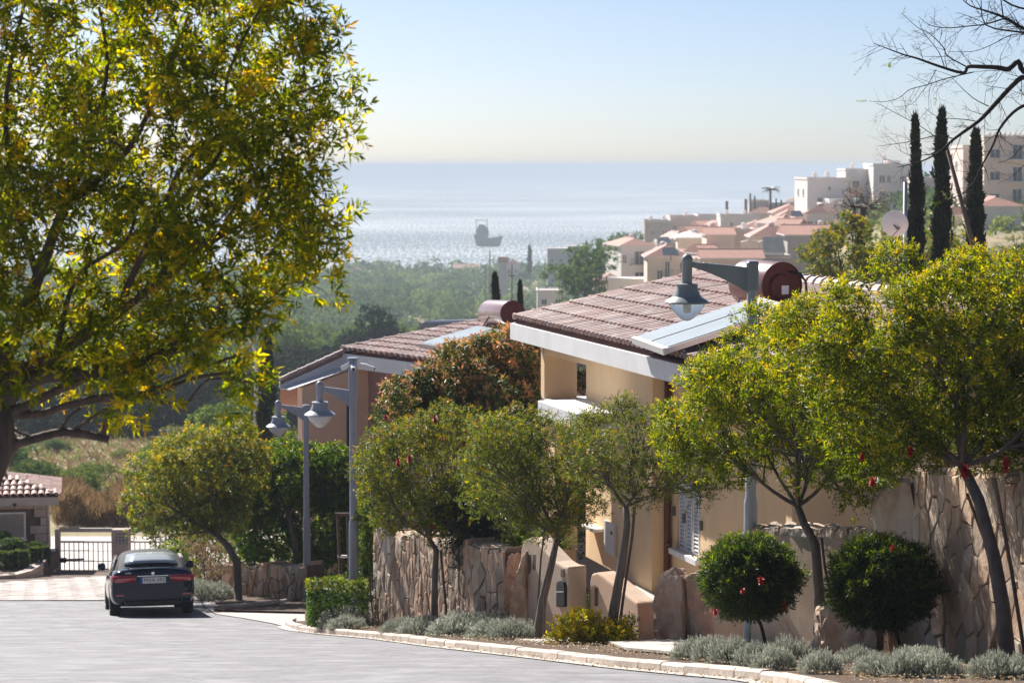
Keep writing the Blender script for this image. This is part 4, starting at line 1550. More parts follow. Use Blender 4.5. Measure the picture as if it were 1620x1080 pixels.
make_lamp('nearest grey street lamp, its clear bowl in front of the near villa roof', 1186, 31.0, 413, 424, 1087, .088, 1.0, .06, MATS['lamp_glass'], MATS['lamp_pole'], MATS['lamp_metal'])
make_lamp('street lamp with security cameras clustered on top, by the low green hedge', 560, 45.0, 568, 618, 506, .088, 1.02, .05, MATS['lamp_glass_milky'], MATS['lamp_pole_blue'], MATS['lamp_pole_blue'], cams=True)
make_lamp('farthest street lamp of the row, bowl left of the orange villa wall', 486, 56.6, 640, 645, 440, .088, 1.0, .05, MATS['lamp_glass_milky'], MATS['lamp_pole_blue'], MATS['lamp_pole_blue'])
# pale swan-neck lamp far down
sl = empty('curved_lamp_pole', Vector((at(404, 640, 120).x, 120, zter(at(404, 640, 120).x, 120))), 'pale curved lamp pole rising beyond the garden beside the dark cypress', 'street lamp')
bp = sl.location
pts = [Vector((bp.x, 120, bp.z))] + [at(x, y, 120) for x, y in ((405, 640), (405, 575), (402, 553), (396, 540), (387, 530), (377, 524))]
MB().tube(pts, [.12, .10, .08, .075, .07, .065, .06], 10).build('pole', MATS['white_paint'], sl, smooth=True)
MB().tube([at(379, 524, 120), at(366, 522, 120)], [.09, .14], 8).build('lamp_head', MATS['white_paint'], sl)

# satellite dish on its pole
dz = Vector((at(1433, 470, 40).x, 40, -8.2))
dr = empty('satellite_dish', dz, 'round white satellite dish on a grey pole among the right-hand trees', 'satellite dish')
MB().tube([dz, at(1432.5, 288, 40)], .036, 12).build('mast', MATS['lamp_pole_blue'], dr, smooth=True)
dc = at(1414, 356, 39.8)
dn = Vector((.35, .9, .30)).normalized()
M = (-dn).to_track_quat('Z', 'Y').to_matrix().to_4x4()
rr_ = 21.5 / F * 40
mb = MB(); mb.lathe([(.002, 0.0), (rr_ * .35, .008), (rr_ * .7, .03), (rr_, .065), (rr_ * 1.01, .055), (rr_ * .7, .015), (rr_ * .35, -.01), (.002, -.015)], dc + dn * .02, 40, M @ Matrix.Rotation(math.pi, 4, 'X'))
o = mb.build('dish', WP, dr); auto_smooth(o, 60)
MB().tube([dc, at(1420, 362, 39.75), at(1433, 352, 40)], .012, 6).build('bracket', MATS['iron'], dr)
MB().tube([dc - Vector((0.02, 0, .18)), dc - Vector((-.06, .25, .05)), dc - Vector((-.02, -.4, .1))], .008, 5).build('feed_arm', MATS['iron'], dr)
# leaning rusty pole
pb_ = at(1547, 415, 62); pb0 = Vector((pb_.x + .9, 62, -9.5))
o = empty('leaning_pole', pb0, 'long leaning rust-brown pole between the two right cypresses', 'pole')
MB().tube([pb0, pb_, at(1499, 238, 62)], [.075, .07, .05], 8).build('shaft', MATS['stake_wood'], o, smooth=True)

# ------------------------------------------------------------------ gatehouse and gate
DG = 73.0
gh = empty('gatehouse', at(18, 905, 75), 'small stone gatehouse with hipped clay tile roof at the left edge', 'gatehouse')
zg_ = zroad(74)
X0, X1 = at(-72, 800, 74).x, at(84, 800, 74).x
Y0, Y1 = 73.4, 76.1
zt_ = at(50, 800, 73.4).z
mb = MB(); mb.box2((X0 + .06, Y0 + .06, zg_ - 1.2), (X1 - .06, Y1 - .06, zt_)); mb.build('core', MATS['mortar'], gh)
# ashlar blocks on the front and the right side
def ashlar(p, d, n, Ln, z0, z1, hole=None):
    rr = random.Random(3)
    z = z0
    cnt = 0
    while z < z1 - .05:
        h = min(rr.choice((.20, .26, .32)), z1 - z)
        x = 0
        while x < Ln - .02:
            w = min(rr.uniform(.28, .62), Ln - x)
            if Ln - x - w < .12: w = Ln - x
            if not (hole and x + w > hole[0] and x < hole[1] and z + h > hole[2] and z < hole[3]):
                a = p + d * (x + .008); b = p + d * (x + w - .008)
                r_ = .05 + rr.uniform(0, .03)
                mb = MB(); mb.prism([Vector((a.x, a.y, z + .008)), Vector((b.x, b.y, z + .008)), Vector((b.x, b.y, z + h - .008)), Vector((a.x, a.y, z + h - .008))], n * r_)
                mb.build('stone', MATS['ash_stone'], gh, bevel=.012)
                cnt += 1
            x += w
        z += h
mat('ash_stone', (0.52, 0.43, 0.38), (0.40, 0.33, 0.29), rough=0.9, scale=2.5, bump=0.5, bscale=15, rnd=0.16)
wz0, wz1 = at(20, 853, 73.4).z, at(20, 811, 73.4).z
wx0, wx1 = at(-60, 850, 73.4).x, at(43, 850, 73.4).x
ashlar(Vector((X0 + .06, Y0 + .06, 0)), Vector((1, 0, 0)), Vector((0, -1, 0)), X1 - X0 - .12, zg_ - .1, zt_ - .01, (wx0 - X0 - .06, wx1 - X0 - .06, wz0, wz1))
ashlar(Vector((X1 - .06, Y0 + .06, 0)), Vector((0, 1, 0)), Vector((1, 0, 0)), Y1 - Y0 - .12, zg_ - .1, zt_ - .01)
mb = MB(); mb.box2((wx0, Y0 + .02, wz0), (wx1, Y0 + .055, wz1)); wi = mb.build('window', WP, gh)
mb = MB(); mb.box2((wx0 + .05, Y0 + .005, wz0 + .05), (wx1 - .06, Y0 + .018, wz1 - .05)); mb.build('pane', MATS['grey_glass'] if 'grey_glass' in MATS else mat('grey_glass', (0.34, 0.31, 0.28), (0.2, 0.2, 0.18), rough=0.08, scale=.9, spec=.9), wi)
mb = MB(); mb.box2((wx0 - .02, Y0 - .06, wz0 - .06), (wx1 + .03, Y0 + .03, wz0)); mb.build('sill', WP, wi)
# fascia slab
fx0, fx1, fy0, fy1 = at(-84, 790, 73).x, at(90, 790, 73).x, 73.0, 76.5
zf1, zf0 = at(50, 788, 73).z, at(50, 801, 73).z
mb = MB(); mb.box2((fx0, fy0, zf0), (fx1, fy1, zf1)); mb.build('fascia', MATS['concrete_pale'], gh)
MB().lathe([(.05, 0), (.06, .06), (.01, .08)], at(21, 801, 72.9), 10).build('spot_lamp', MATS['black_plastic'], gh)
ap = Vector(((fx0 + fx1) / 2, (fy0 + fy1) / 2, zf1 + .46))
cor = [Vector((fx0 - .05, fy0 - .06, zf1 + .02)), Vector((fx1 + .05, fy0 - .06, zf1 + .02)), Vector((fx1 + .05, fy1 + .06, zf1 + .02)), Vector((fx0 - .05, fy1 + .06, zf1 + .02))]
rd0, rd1 = Vector((ap.x + .0, fy0 + 1.5, ap.z)), Vector((ap.x + .0, fy1 - 1.5, ap.z))
mb = MB()
mb.add(cor + [rd0, rd1], [(0, 1, 4), (1, 2, 5, 4), (2, 3, 5), (3, 0, 4, 5), (3, 2, 1, 0)])
rg = mb.build('roof', MATS['roof_under'], gh)
def tri_tiles(roof, a, b, t0_, t1_, w, lc, tm):
    """tiles on the slope with eave a-b and top edge t0_-t1_"""
    e = (b - a).normalized(); Lw = (b - a).length
    mt = (t0_ + t1_) / 2; mt0 = a + e * (mt - a).dot(e)
    up_ = (mt - mt0).normalized(); Hh = (mt - mt0).length
    s0, s1 = (t0_ - a).dot(e), (t1_ - a).dot(e)
    n_ = e.cross(up_)
    if n_.z < 0: n_ = -n_
    y = n_.cross(up_)
    j = 0
    while j * lc < Hh - .05:
        f = j * lc / Hh
        lo, hi = s0 * f, Lw + (s1 - Lw) * f
        k = int((hi - lo) / w)
        for i in range(k):
            p = a + e * (lo + (hi - lo - k * w) / 2 + w * (i + .5)) + up_ * (j * lc)
            M_ = basis(up_, y, n_, p + n_ * .015) @ Matrix.Rotation(-.04, 4, 'Y')
            o_ = bpy.data.objects.new('tile', tm); C.objects.link(o_); o_.parent = roof
            M_.translation = M_.translation - wloc(roof); o_.matrix_local = M_
        j += 1
mat('roof_tile_pale', (0.50, 0.33, 0.28), (0.38, 0.22, 0.18), rough=0.6, scale=5, bump=0.3, rnd=0.15)
tmg = tile_mesh(.20, .42, .075, MATS['roof_tile_pale'])
tri_tiles(rg, cor[0], cor[1], rd0, rd0, .21, .37, tmg)
tri_tiles(rg, cor[1], cor[2], rd0, rd1, .21, .37, tmg)
for a, b in ((cor[1], rd0), (cor[2], rd1), (rd0, rd1), (cor[0], rd0)):
    caps(rg, [a, b], .32, .075, MATS['roof_tile_pale'])
mb = MB().lathe([(.09, 0), (.09, .12), (.05, .17), (.004, .18)], rd0 + Vector((0, 0, .05)), 10)
mb.build('finial', MATS['roof_tile_pale'], rg)
gh.rotation_euler = (0, 0, math.radians(10.2))
gh.location.x -= .34
# white post at its corner
px_ = at(84, 905, 72.8)
o = MB().box2((px_.x - .05, 72.8, zroad(72.8) - .1), (px_.x + .05, 72.9, at(84, 868, 72.8).z)).build('marker_post', WP, None, origin=tuple(px_))
o.location = px_; tag(o, 'white square marker post at the gatehouse corner beside the gate', 'post')
# curved stone planter with clipped cubes
plr = empty('planter', at(30, 918, 70), 'low curved stone planter in front of the gatehouse', 'planter')
zp0 = zroad(69.5)
prev = None
arc = [(-40, 918, 68.6), (-5, 922, 68.3), (25, 922, 68.5), (50, 918, 69.2), (68, 913, 70.4), (78, 908, 71.8)]
arcp = []
for i in range(len(arc) - 1):
    for q in range(3):
        f = q / 3
        X_, D_ = arc[i][0] * (1 - f) + arc[i + 1][0] * f, arc[i][2] * (1 - f) + arc[i + 1][2] * f
        arcp.append(Vector((xpx(X_, D_), D_, 0)))
ztop = at(40, 903, 69).z
for i in range(len(arcp) - 1):
    a, b = arcp[i], arcp[i + 1]
    d_ = (b - a).normalized(); n_ = Vector((d_.y, -d_.x, 0))
    zz = zp0 - .25
    while zz < ztop - .02:
        h = min(.17, ztop - zz)
        mb = MB(); mb.prism([Vector((a.x, a.y, zz + .006)) + d_ * .006, Vector((b.x, b.y, zz + .006)) - d_ * .006, Vector((b.x, b.y, zz + h - .006)) - d_ * .006, Vector((a.x, a.y, zz + h - .006)) + d_ * .006], -n_ * .28 + n_ * R.uniform(0, .02))
        mb.build('stone', MATS['ash_stone'], plr)
        zz += .17
mb = MB(); mb.prism([Vector((p.x, p.y + .2, ztop - .04)) for p in arcp] + [Vector((arcp[-1].x, 73.3, ztop - .04)), Vector((arcp[0].x, 73.3, ztop - .04))], (0, 0, -.5))
mb.build('planter_soil', MATS['soil'], plr)

# gate
gz = lambda px, py, D=74.4: at(px, py, D)
gm = MATS['gate_metal'] if 'gate_metal' in MATS else mat('gate_metal', (0.80, 0.76, 0.73), None, rough=0.45, metal=0.2)
def gate_leaf(label, xa, xb, n):
    b = gz((xa + xb) / 2, 908)
    g = empty('metal_gate', b, label, 'gate', 'leaves of the entrance gate')
    def rail(y0, y1, m=gm, th=.06):
        p0, p1 = gz(xa, y0), gz(xb, y1 if False else y0)
        q = gz(xa, y1)
        mb = MB(); mb.box2((p0.x, 74.37, q.z), (p1.x, 74.37 + th, p0.z)); return mb.build('rail', m, g)
    rail(835, 841, MATS['concrete_pale'], .12)
    rail(855, 858)
    rail(903, 906)
    rail(886, 887.5); rail(870, 871)
    for i in range(n + 1):
        x = xa + (xb - xa) * i / n
        p0, p1 = gz(x, 856), gz(x, 905)
        if i in (0, n):
            p0 = gz(x, 838)
        w = .035 if i in (0, n) else .014
        MB().box2((p0.x - w, 74.38, p1.z), (p0.x + w, 74.42, p0.z)).build('bar', gm if i not in (0, n) else MATS['concrete_pale'], g)
    return g
gate_leaf('left leaf of the pale metal entrance gate, with a black closer arm', 94, 178, 11)
gate_leaf('right leaf of the pale metal entrance gate, partly behind the car roof', 205, 262, 7)
o = empty('gate_closer', gz(96, 884), 'black hydraulic closer arm across the left gate leaf', 'gate closer')
MB().box2(tuple(gz(90, 888) + Vector((0, -.2, 0))), tuple(gz(106, 881) + Vector((0, -.04, 0)))).build('motor', MATS['black_plastic'], o, bevel=.02)
MB().tube([gz(105, 884) - Vector((0, .12, 0)), gz(133, 883.5) - Vector((0, .05, 0))], .03, 8).build('arm', MATS['iron'], o)
pil = empty('gate_pillar', gz(191, 908), 'square pale pillar with a dark grid panel between the gate leaves', 'pillar')
p0, p1 = gz(178.5, 911), gz(204.5, 836)
MB().box2((p0.x, 74.2, p0.z - .1), (p1.x, 74.6, p1.z)).build('shaft', MATS['ash_stone'], pil, bevel=.01)
p0, p1 = gz(186, 858), gz(203, 842)
gpn = MB().box2((p0.x, 74.17, p0.z), (p1.x, 74.205, p1.z)).build('panel', MATS['iron'], pil)
for i in range(3):
    for j in range(3):
        a = p0 + (p1 - p0) * 0
        x0 = p0.x + (p1.x - p0.x) * (i + .12) / 3; x1 = p0.x + (p1.x - p0.x) * (i + .88) / 3
        z0_ = p0.z + (p1.z - p0.z) * (j + .12) / 3; z1_ = p0.z + (p1.z - p0.z) * (j + .88) / 3
        MB().box2((x0, 74.155, z0_), (x1, 74.172, z1_)).build('cell', MATS['lamp_pole'], gpn)
p0 = gz(92, 910)
o = MB().box2((p0.x - .07, 74.3, p0.z - .1), (p0.x + .07, 74.45, gz(92, 837).z)).build('gate_post', MATS['ash_stone'], None, origin=tuple(p0))
o.location = p0; tag(o, 'slim gate post between the gatehouse and the left gate leaf', 'post')

# ------------------------------------------------------------------ car
def bz(v, pts):
    return float(np.interp(v, [p[0] for p in pts], [p[1] for p in pts]))
mat('car_paint', (0.003, 0.009, 0.028), None, rough=0.10, spec=0.4)
mat('car_cloth', (0.010, 0.010, 0.013), None, rough=0.8)
mat('tail_red', (0.32, 0.004, 0.012), None, rough=0.12, spec=0.8, coat=0.8)
mat('tail_clear', (0.55, 0.12, 0.14), None, rough=0.15)
mat('chrome', (0.75, 0.75, 0.76), None, rough=0.15, metal=1.0)
mat('tyre_rubber', (0.013, 0.013, 0.014), None, rough=0.85, bump=.3, bscale=60)
mat('car_glass', (0.42, 0.46, 0.48), None, rough=0.12, spec=1.0, coat=1.0)  # pale base colour stands in for reflected sky and brightness seen through the glass
mat('plate_white', (0.72, 0.72, 0.70), None, rough=0.5)
mat('plate_blue', (0.02, 0.06, 0.35), None, rough=0.5)
cl = ghit(243, 975)
HEAD = math.radians(-11.5)
# the car stands on the slope: local +Y forward, pitch nose-down
pitch = math.atan((zroad(cl.y + 4) - zroad(cl.y)) / 4)
car = empty('parked_car', (cl.x, cl.y, zroad(cl.y) + 0.0), 'dark blue convertible with black soft top parked facing the gate', 'car')
car.rotation_euler = Matrix.Rotation(-HEAD, 3, 'Z').to_euler()
CM = Matrix.Rotation(pitch, 4, 'X')
def cmesh(mb, name, m, parent=car, smooth=True, bevel=0.0, ang=35, sub=0):
    mb.v = [tuple(CM @ Vector(v)) for v in mb.v]
    o = mb.build(name, m, parent, origin=None)
    if smooth: auto_smooth(o, ang)
    if bevel:
        md = o.modifiers.new('bevel', 'BEVEL'); md.width = bevel; md.segments = 2; md.limit_method = 'ANGLE'
    if sub:
        md = o.modifiers.new('sub', 'SUBSURF'); md.levels = md.render_levels = sub
    return o
# body sections: y, sill half width, belly z, shoulder half width, shoulder z, deck z
secs = [  # y   zbot  w_bot  w_mid  z_mid w_sh  z_sh  z_top(center) w_top
    (0.00, .34, .70, .80, .60, .76, .90, .985, .60),
    (0.05, .27, .78, .865, .58, .83, .90, 1.03, .64),
    (0.22, .22, .82, .895, .60, .855, .93, 1.05, .66),
    (0.60, .20, .84, .90, .62, .865, .94, 1.055, .68),
    (1.20, .18, .85, .90, .62, .87, .94, 1.04, .70),
    (2.00, .17, .85, .893, .60, .865, .92, .96, .72),
    (3.00, .17, .85, .893, .60, .86, .90, .94, .72),
    (3.60, .17, .85, .893, .60, .84, .86, .93, .70),
    (4.20, .19, .82, .87, .56, .79, .78, .86, .62),
    (4.55, .22, .74, .80, .52, .70, .68, .74, .50),
    (4.68, .32, .60, .64, .50, .56, .60, .64, .40)]
def ring(s_):
    y, zb2, wb_, wm, zm, ws, zs, zt2, wt = s_
    half = [(0, zb2), (wb_ * .8, zb2), (wb_, zb2 + .04), (wm * .99, (zb2 + zm) / 2), (wm, zm), (wm * .985, (zm + zs) / 2), (ws, zs), (wt + (ws - wt) * .45, zs + (zt2 - zs) * .62), (wt * .8, zt2 - .01), (0, zt2)]
    return [(x, y, z) for x, z in half] + [(-x, y, z) for x, z in half[-2:0:-1]]
rings = [ring(s_) for s_ in secs]
mb = MB()
n = len(rings[0])
vs = [p for r_ in rings for p in r_]
fs = []
for i in range(len(rings) - 1):
    for k in range(n):
        k2 = (k + 1) % n
        fs.append((i * n + k, i * n + k2, (i + 1) * n + k2, (i + 1) * n + k))
fs.append(tuple(range(n))[::-1]); fs.append(tuple((len(rings) - 1) * n + k for k in range(n)))
mb.add(vs, fs)
body = cmesh(mb, 'body', MATS['car_paint'], ang=60, sub=2)
cutters = []
for y in (.92, 3.68):
    for s_ in (-1, 1):
        c_ = MB(); Mx = Matrix.Rotation(math.pi / 2, 4, 'Y')
        c_.lathe([(.375, -.16), (.375, .16)], (s_ * .86, y, .345), 28, Mx)
        co = cmesh(c_, 'cut', MATS['tyre_rubber'], smooth=False)
        md = body.modifiers.new('b', 'BOOLEAN'); md.object = co; md.operation = 'DIFFERENCE'; md.solver = 'EXACT'
        cutters.append(co)
bpy.context.view_layer.update()
dg = bpy.context.evaluated_depsgraph_get()
me2 = bpy.data.meshes.new_from_object(body.evaluated_get(dg))
body.modifiers.clear()
body.data = me2
for p in me2.polygons: p.use_smooth = True
for co in cutters:
    bpy.data.objects.remove(co)
auto_smooth(body, 40)
# soft top
def loft(rs, close=True):
    mb = MB(); n_ = len(rs[0])
    mb.add([p for r_ in rs for p in r_], [(i * n_ + k, i * n_ + k + 1, (i + 1) * n_ + k + 1, (i + 1) * n_ + k) for i in range(len(rs) - 1) for k in range(n_ - 1)])
    return mb
def arch(y, w0, z0, w1, z1, y1=None):
    """from left belt up over to right belt"""
    pts = [(-w0, y, z0), (-(w0 * .55 + w1 * .45), y, z0 + (z1 - z0) * .5), (-w1, y, z0 + (z1 - z0) * .86), (-w1 * .6, y, z1 - .012), (0, y, z1), (w1 * .6, y, z1 - .012), (w1, y, z0 + (z1 - z0) * .86), (w0 * .55 + w1 * .45, y, z0 + (z1 - z0) * .5), (w0, y, z0)]
    return pts
top = loft([arch(.62, .70, .98, .66, 1.0), arch(.85, .75, .96, .68, 1.13), arch(1.15, .77, .94, .66, 1.27), arch(1.5, .775, .93, .62, 1.365), (arch(2.0, .775, .92, .60, 1.40)), arch(2.5, .775, .92, .585, 1.395), arch(2.85, .775, .92, .58, 1.36)])
stop = cmesh(top, 'soft_top', MATS['car_cloth'], ang=60, sub=1)
# windscreen
ws = loft([arch(2.86, .775, .92, .58, 1.355), arch(3.3, .79, .92, .66, 1.12), arch(3.62, .80, .90, .72, .93)])
cmesh(ws, 'windscreen', MATS['car_glass'], ang=60)
# rear window panel
rw_ = MB()
rwp = []
for y, z, w in ((.80, 1.085, .57), (.92, 1.15, .555), (1.08, 1.232, .53), (1.24, 1.295, .50)):
    rwp.append([(-w, y, z - .02), (-w * .6, y, z + .015), (0, y, z + .022), (w * .6, y, z + .015), (w, y, z - .02)])
rwn = loft(rwp)
rwn.v = [(v[0], v[1] - .03, v[2] + .03) for v in rwn.v]
o = cmesh(rwn, 'rear_window', MATS['car_glass'], ang=80)
md = o.modifiers.new('solid', 'SOLIDIFY'); md.thickness = .02
# side windows
for s_ in (-1, 1):
    pts = [(s_ * .782, 1.35, .96), (s_ * .782, 3.2, .93), (s_ * .70, 2.85, 1.26), (s_ * .69, 1.75, 1.285), (s_ * .72, 1.45, 1.20)]
    mb = MB(); mb.prism(pts, (s_ * .015, 0, .004))
    cmesh(mb, 'side_window', MATS['car_glass'], smooth=False)
# tail lights
for s_ in (-1, 1):
    # wrap-round light on the corner
    prof = [(.40, -.006), (.62, -.002), (.78, .045), (.855, .13), (.878, .30), (.885, .42)]
    r0 = [(s_ * x, y - .012, .745) for x, y in prof]
    r1 = [(s_ * (x - (.03 if i == 0 else 0)), y - .018, .80) for i, (x, y) in enumerate(prof)]
    r2 = [(s_ * (x - (.075 if i == 0 else 0.005)), y - .006, .885) for i, (x, y) in enumerate(prof)]
    mb = loft([r0, r1, r2])
    o = cmesh(mb, 'tail_light', MATS['tail_red'], ang=50)
    md = o.modifiers.new('solid', 'SOLIDIFY'); md.thickness = .03; md.offset = 0
    mb = MB(); mb.box((s_ * .60, -.032, .815), (.30, .01, .022)); cmesh(mb, 'light_strip', MATS['tail_clear'], parent=o, smooth=False)
# chrome bar, plate, badge, lettering
mb = MB(); mb.box((0, -.028, .868), (.66, .03, .022)); cmesh(mb, 'chrome_bar', MATS['chrome'], smooth=False, bevel=.004)
mb = MB(); mb.box((0, -.030, .775), (.54, .02, .125)); plate_o = cmesh(mb, 'number_plate', MATS['plate_white'], smooth=False, bevel=.004)
mb = MB(); mb.box((-.245, -.042, .775), (.05, .006, .12)); cmesh(mb, 'plate_band', MATS['plate_blue'], parent=plate_o, smooth=False)
def text_mesh(txt, size, loc, rot, m, name, parent, ext=.002, transform=None):
    cu = bpy.data.curves.new(name, 'FONT')
    cu.body = txt; cu.size = size; cu.extrude = ext; cu.align_x = 'CENTER'; cu.align_y = 'CENTER'
    cu.space_character = 1.1
    to = bpy.data.objects.new('tmp_text', cu)
    C.objects.link(to)
    bpy.context.view_layer.update()
    me = bpy.data.meshes.new_from_object(to.evaluated_get(bpy.context.evaluated_depsgraph_get()))
    bpy.data.objects.remove(to)
    M_ = Matrix.Translation(loc) @ rot
    me.transform((transform or Matrix.Identity(4)) @ M_)
    me.materials.clear(); me.materials.append(m)
    return link(name, me, parent)
RX = Matrix.Rotation(math.pi / 2, 4, 'X')
text_mesh('MXA 092', .105, (.03, -.043, .775), RX, MATS['black_plastic'], 'plate_lettering', plate_o, transform=CM)
text_mesh('E 350', .05, (-.52, -.005, .935), RX, MATS['chrome'], 'model_lettering', car, transform=CM)
mb = MB(); mb.lathe([(.036, 0), (.036, .012), (.028, .014), (.028, .002)], (0, -.02, .925), 20, RX); st = cmesh(mb, 'badge', MATS['chrome'], smooth=False)
for k in range(3):
    a_ = math.radians(90 + 120 * k)
    mb = MB(); mb.prism([(0.006 * math.cos(a_ + 1.57), -.03, .925 + .006 * math.sin(a_ + 1.57)), (0.006 * math.cos(a_ - 1.57), -.03, .925 + .006 * math.sin(a_ - 1.57)), (.033 * math.cos(a_), -.03, .925 + .033 * math.sin(a_))], (0, .006, 0))
    cmesh(mb, 'badge_spoke', MATS['chrome'], parent=st, smooth=False)
# boot lid lip and seam, bumper lower apron, exhausts, reflectors
mb = MB(); mb.box((0, .03, 1.022), (1.05, .05, .012)); cmesh(mb, 'boot_lip', MATS['car_paint'], smooth=False, bevel=.005)
mb = MB(); mb.box((0, .012, .30), (1.10, .08, .10)); cmesh(mb, 'rear_diffuser', MATS['black_plastic'], smooth=False, bevel=.02)
for s_ in (-1, 1):
    mb = MB(); mb.lathe([(.052, -.06), (.055, .0), (.045, .015), (.04, -.0), (.03, -.05)], (s_ * .56, -.02, .33), 18, Matrix.Rotation(math.pi / 2, 4, 'X'), power=2.4)
    cmesh(mb, 'exhaust_tip', MATS['iron'], smooth=False)
    mb = MB(); mb.box((s_ * .70, -.008, .47), (.16, .02, .035)); cmesh(mb, 'reflector', MATS['tail_red'], smooth=False)
    # mirrors
    mb = MB(); mb.lathe([(.02, -.09), (.075, -.07), (.09, 0), (.075, .07), (.02, .09)], (s_ * .98, 3.05, 1.0), 14, Matrix.Rotation(math.pi / 2, 4, 'Y') @ Matrix.Scale(.8, 4, (0, 1, 0)))
    mo = cmesh(mb, 'door_mirror', MATS['car_paint'], ang=80)
    mb = MB(); mb.box((s_ * .88, 3.07, .95), (.12, .05, .03)); cmesh(mb, 'mirror_arm', MATS['black_plastic'], parent=mo, smooth=False)
    mb = MB(); mb.box((s_ * .885, 2.2, .80), (.03, .20, .025)); cmesh(mb, 'door_handle', MATS['car_paint'], smooth=False, bevel=.008)
for y in (.92, 3.68):
    for s_ in (-1, 1):
        Mx = Matrix.Rotation(math.pi / 2 * s_, 4, 'Y')
        mb = MB(); mb.lathe([(.20, -.11), (.29, -.115), (.32, -.09), (.325, 0), (.32, .09), (.29, .115), (.20, .11)], (s_ * .775, y, .325), 32, Mx)
        ty = cmesh(mb, 'wheel', MATS['tyre_rubber'], ang=40)
        mb = MB(); mb.lathe([(.225, .04), (.235, .108), (.22, .112), (.205, .06), (.03, .075), (.001, .08)], (s_ * .775, y, .325), 32, Mx)
        rim = cmesh(mb, 'rim', MATS['steel'], parent=ty, ang=30)
        for k in range(7):
            a_ = 2 * math.pi * k / 7
            m3 = Matrix.Rotation(a_, 4, 'X')
            sp = MB()
            sp.prism([m3 @ Vector((0, .02, .03)), m3 @ Vector((0, -.02, .03)), m3 @ Vector((0, -.03, .215)), m3 @ Vector((0, .03, .215))], (s_ * .02, 0, 0))
            sp.v = [(v[0] + s_ * (.775 + .085), v[1] + y, v[2] + .325) for v in sp.v]
            cmesh(sp, 'spoke', MATS['chrome'], parent=ty, smooth=False)
MB_ant = MB().tube([(0, .72, 1.06), (0, .70, 1.12)], .015, 6)
cmesh(MB_ant, 'antenna_fin', MATS['car_paint'])
# ------------------------------------------------------------------ near vegetation
SP = strip
def px_tube(pts, D):
    """photo polyline with optional own distance as third value"""
    return [at(p[0], p[1], p[2] if len(p) > 2 else D) for p in pts]

# big tree at the left edge
DB = 18.0
base = Vector((at(-40, 900, DB).x, DB, zroad(DB)))
tp = [base - Vector((0, 0, .2)), at(-38, 900, DB), at(-28, 780, DB), at(0, 700, DB), at(2, 640, DB)]
# its visible limbs
mb = MB()
LST = []
def limb(pts, r0, r1, D=DB, n=7):
    P = px_tube(pts, D)
    rs = [r0 + (r1 - r0) * i / (len(P) - 1) for i in range(len(P))]
    # smooth
    Q, RQ = [], []
    for i in range(len(P) - 1):
        for k in range(4):
            f = k / 4
            p0 = P[max(0, i - 1)]; p1 = P[i]; p2 = P[i + 1]; p3 = P[min(len(P) - 1, i + 2)]
            Q.append(0.5 * ((2 * p1) + (p2 - p0) * f + (2 * p0 - 5 * p1 + 4 * p2 - p3) * f * f + (3 * p1 - p0 - 3 * p2 + p3) * f ** 3))
            RQ.append(rs[i] * (1 - f) + rs[i + 1] * f)
    Q.append(P[-1]); RQ.append(rs[-1])
    mb.tube(Q, RQ, n)
    LST.extend((q, r) for q, r in zip(Q[4:], RQ[4:]))
limb([(-5, 660), (30, 610), (80, 592), (150, 590), (215, 578), (255, 560), (310, 520)], .075, .028)
limb([(-5, 665), (35, 645), (85, 620), (130, 600), (170, 560)], .05, .02)
limb([(-10, 640), (30, 585), (90, 560), (180, 500), (260, 440), (340, 380)], .06, .02)
limb([(5, 640), (60, 600), (100, 560), (110, 540), (160, 500)], .04, .02)
limb([(-20, 620), (20, 540), (60, 440), (100, 330), (150, 200)], .07, .025)
limb([(5, 655), (60, 655), (110, 640), (160, 628), (230, 628), (300, 600), (360, 590)], .035, .012)
limb([(110, 642), (200, 625), (240, 618), (300, 590), (380, 560)], .022, .01)
limb([(16, 705), (50, 695), (95, 684), (130, 686), (172, 695)], .038, .03)
limb([(95, 684), (108, 660), (128, 645)], .015, .01)
limb([(112, 684), (140, 664), (168, 645)], .015, .009)
limb([(165, 690), (166, 668), (172, 646), (176, 630)], .022, .012)
limb([(16, 676), (30, 684), (50, 690)], .012, .01)
limb([(2, 730), (18, 712), (24, 700), (12, 690)], .045, .03)
limb([(180, 500), (250, 350), (300, 250), (420, 170), (520, 130)], .03, .008)
limb([(255, 560), (330, 540), (400, 500), (450, 450)], .028, .01)
limb([(100, 330), (200, 240), (260, 120), (300, 20)], .03, .012)
limb([(60, 440), (20, 300), (10, 150), (40, 0)], .03, .012)
limb([(150, 200), (170, 100), (150, -20)], .02, .01)
limb([(340, 380), (420, 340), (500, 350)], .018, .006)
limb([(340, 380), (400, 280), (440, 200), (500, 170)], .016, .006)
limb([(260, 440), (270, 340), (350, 240), (360, 120), (420, 0)], .024, .008)
limb([(90, 560), (120, 440), (200, 380), (220, 300)], .022, .01)
limb([(-20, 540), (-80, 400), (-90, 200)], .04, .02)
limb([(230, 628), (290, 640), (330, 600), (400, 605)], .014, .006)
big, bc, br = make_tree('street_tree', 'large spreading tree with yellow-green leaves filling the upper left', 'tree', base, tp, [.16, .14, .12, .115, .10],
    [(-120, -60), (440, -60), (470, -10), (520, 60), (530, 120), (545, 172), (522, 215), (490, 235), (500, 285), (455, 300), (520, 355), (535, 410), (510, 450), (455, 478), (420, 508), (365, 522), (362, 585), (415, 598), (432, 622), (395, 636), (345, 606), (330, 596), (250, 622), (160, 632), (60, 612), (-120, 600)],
    DB, 1.1, 225, .23, 5700, 12, .080, .024, MATS['leaf_big'], MATS['bark'], 11, young=.5, spread=(30, 72), slen=.13, limbs=16, twigs=5, twig_r=.0035, young_up=.1, limb_r=.02, inner=.2, droop=.25, starts=LST)
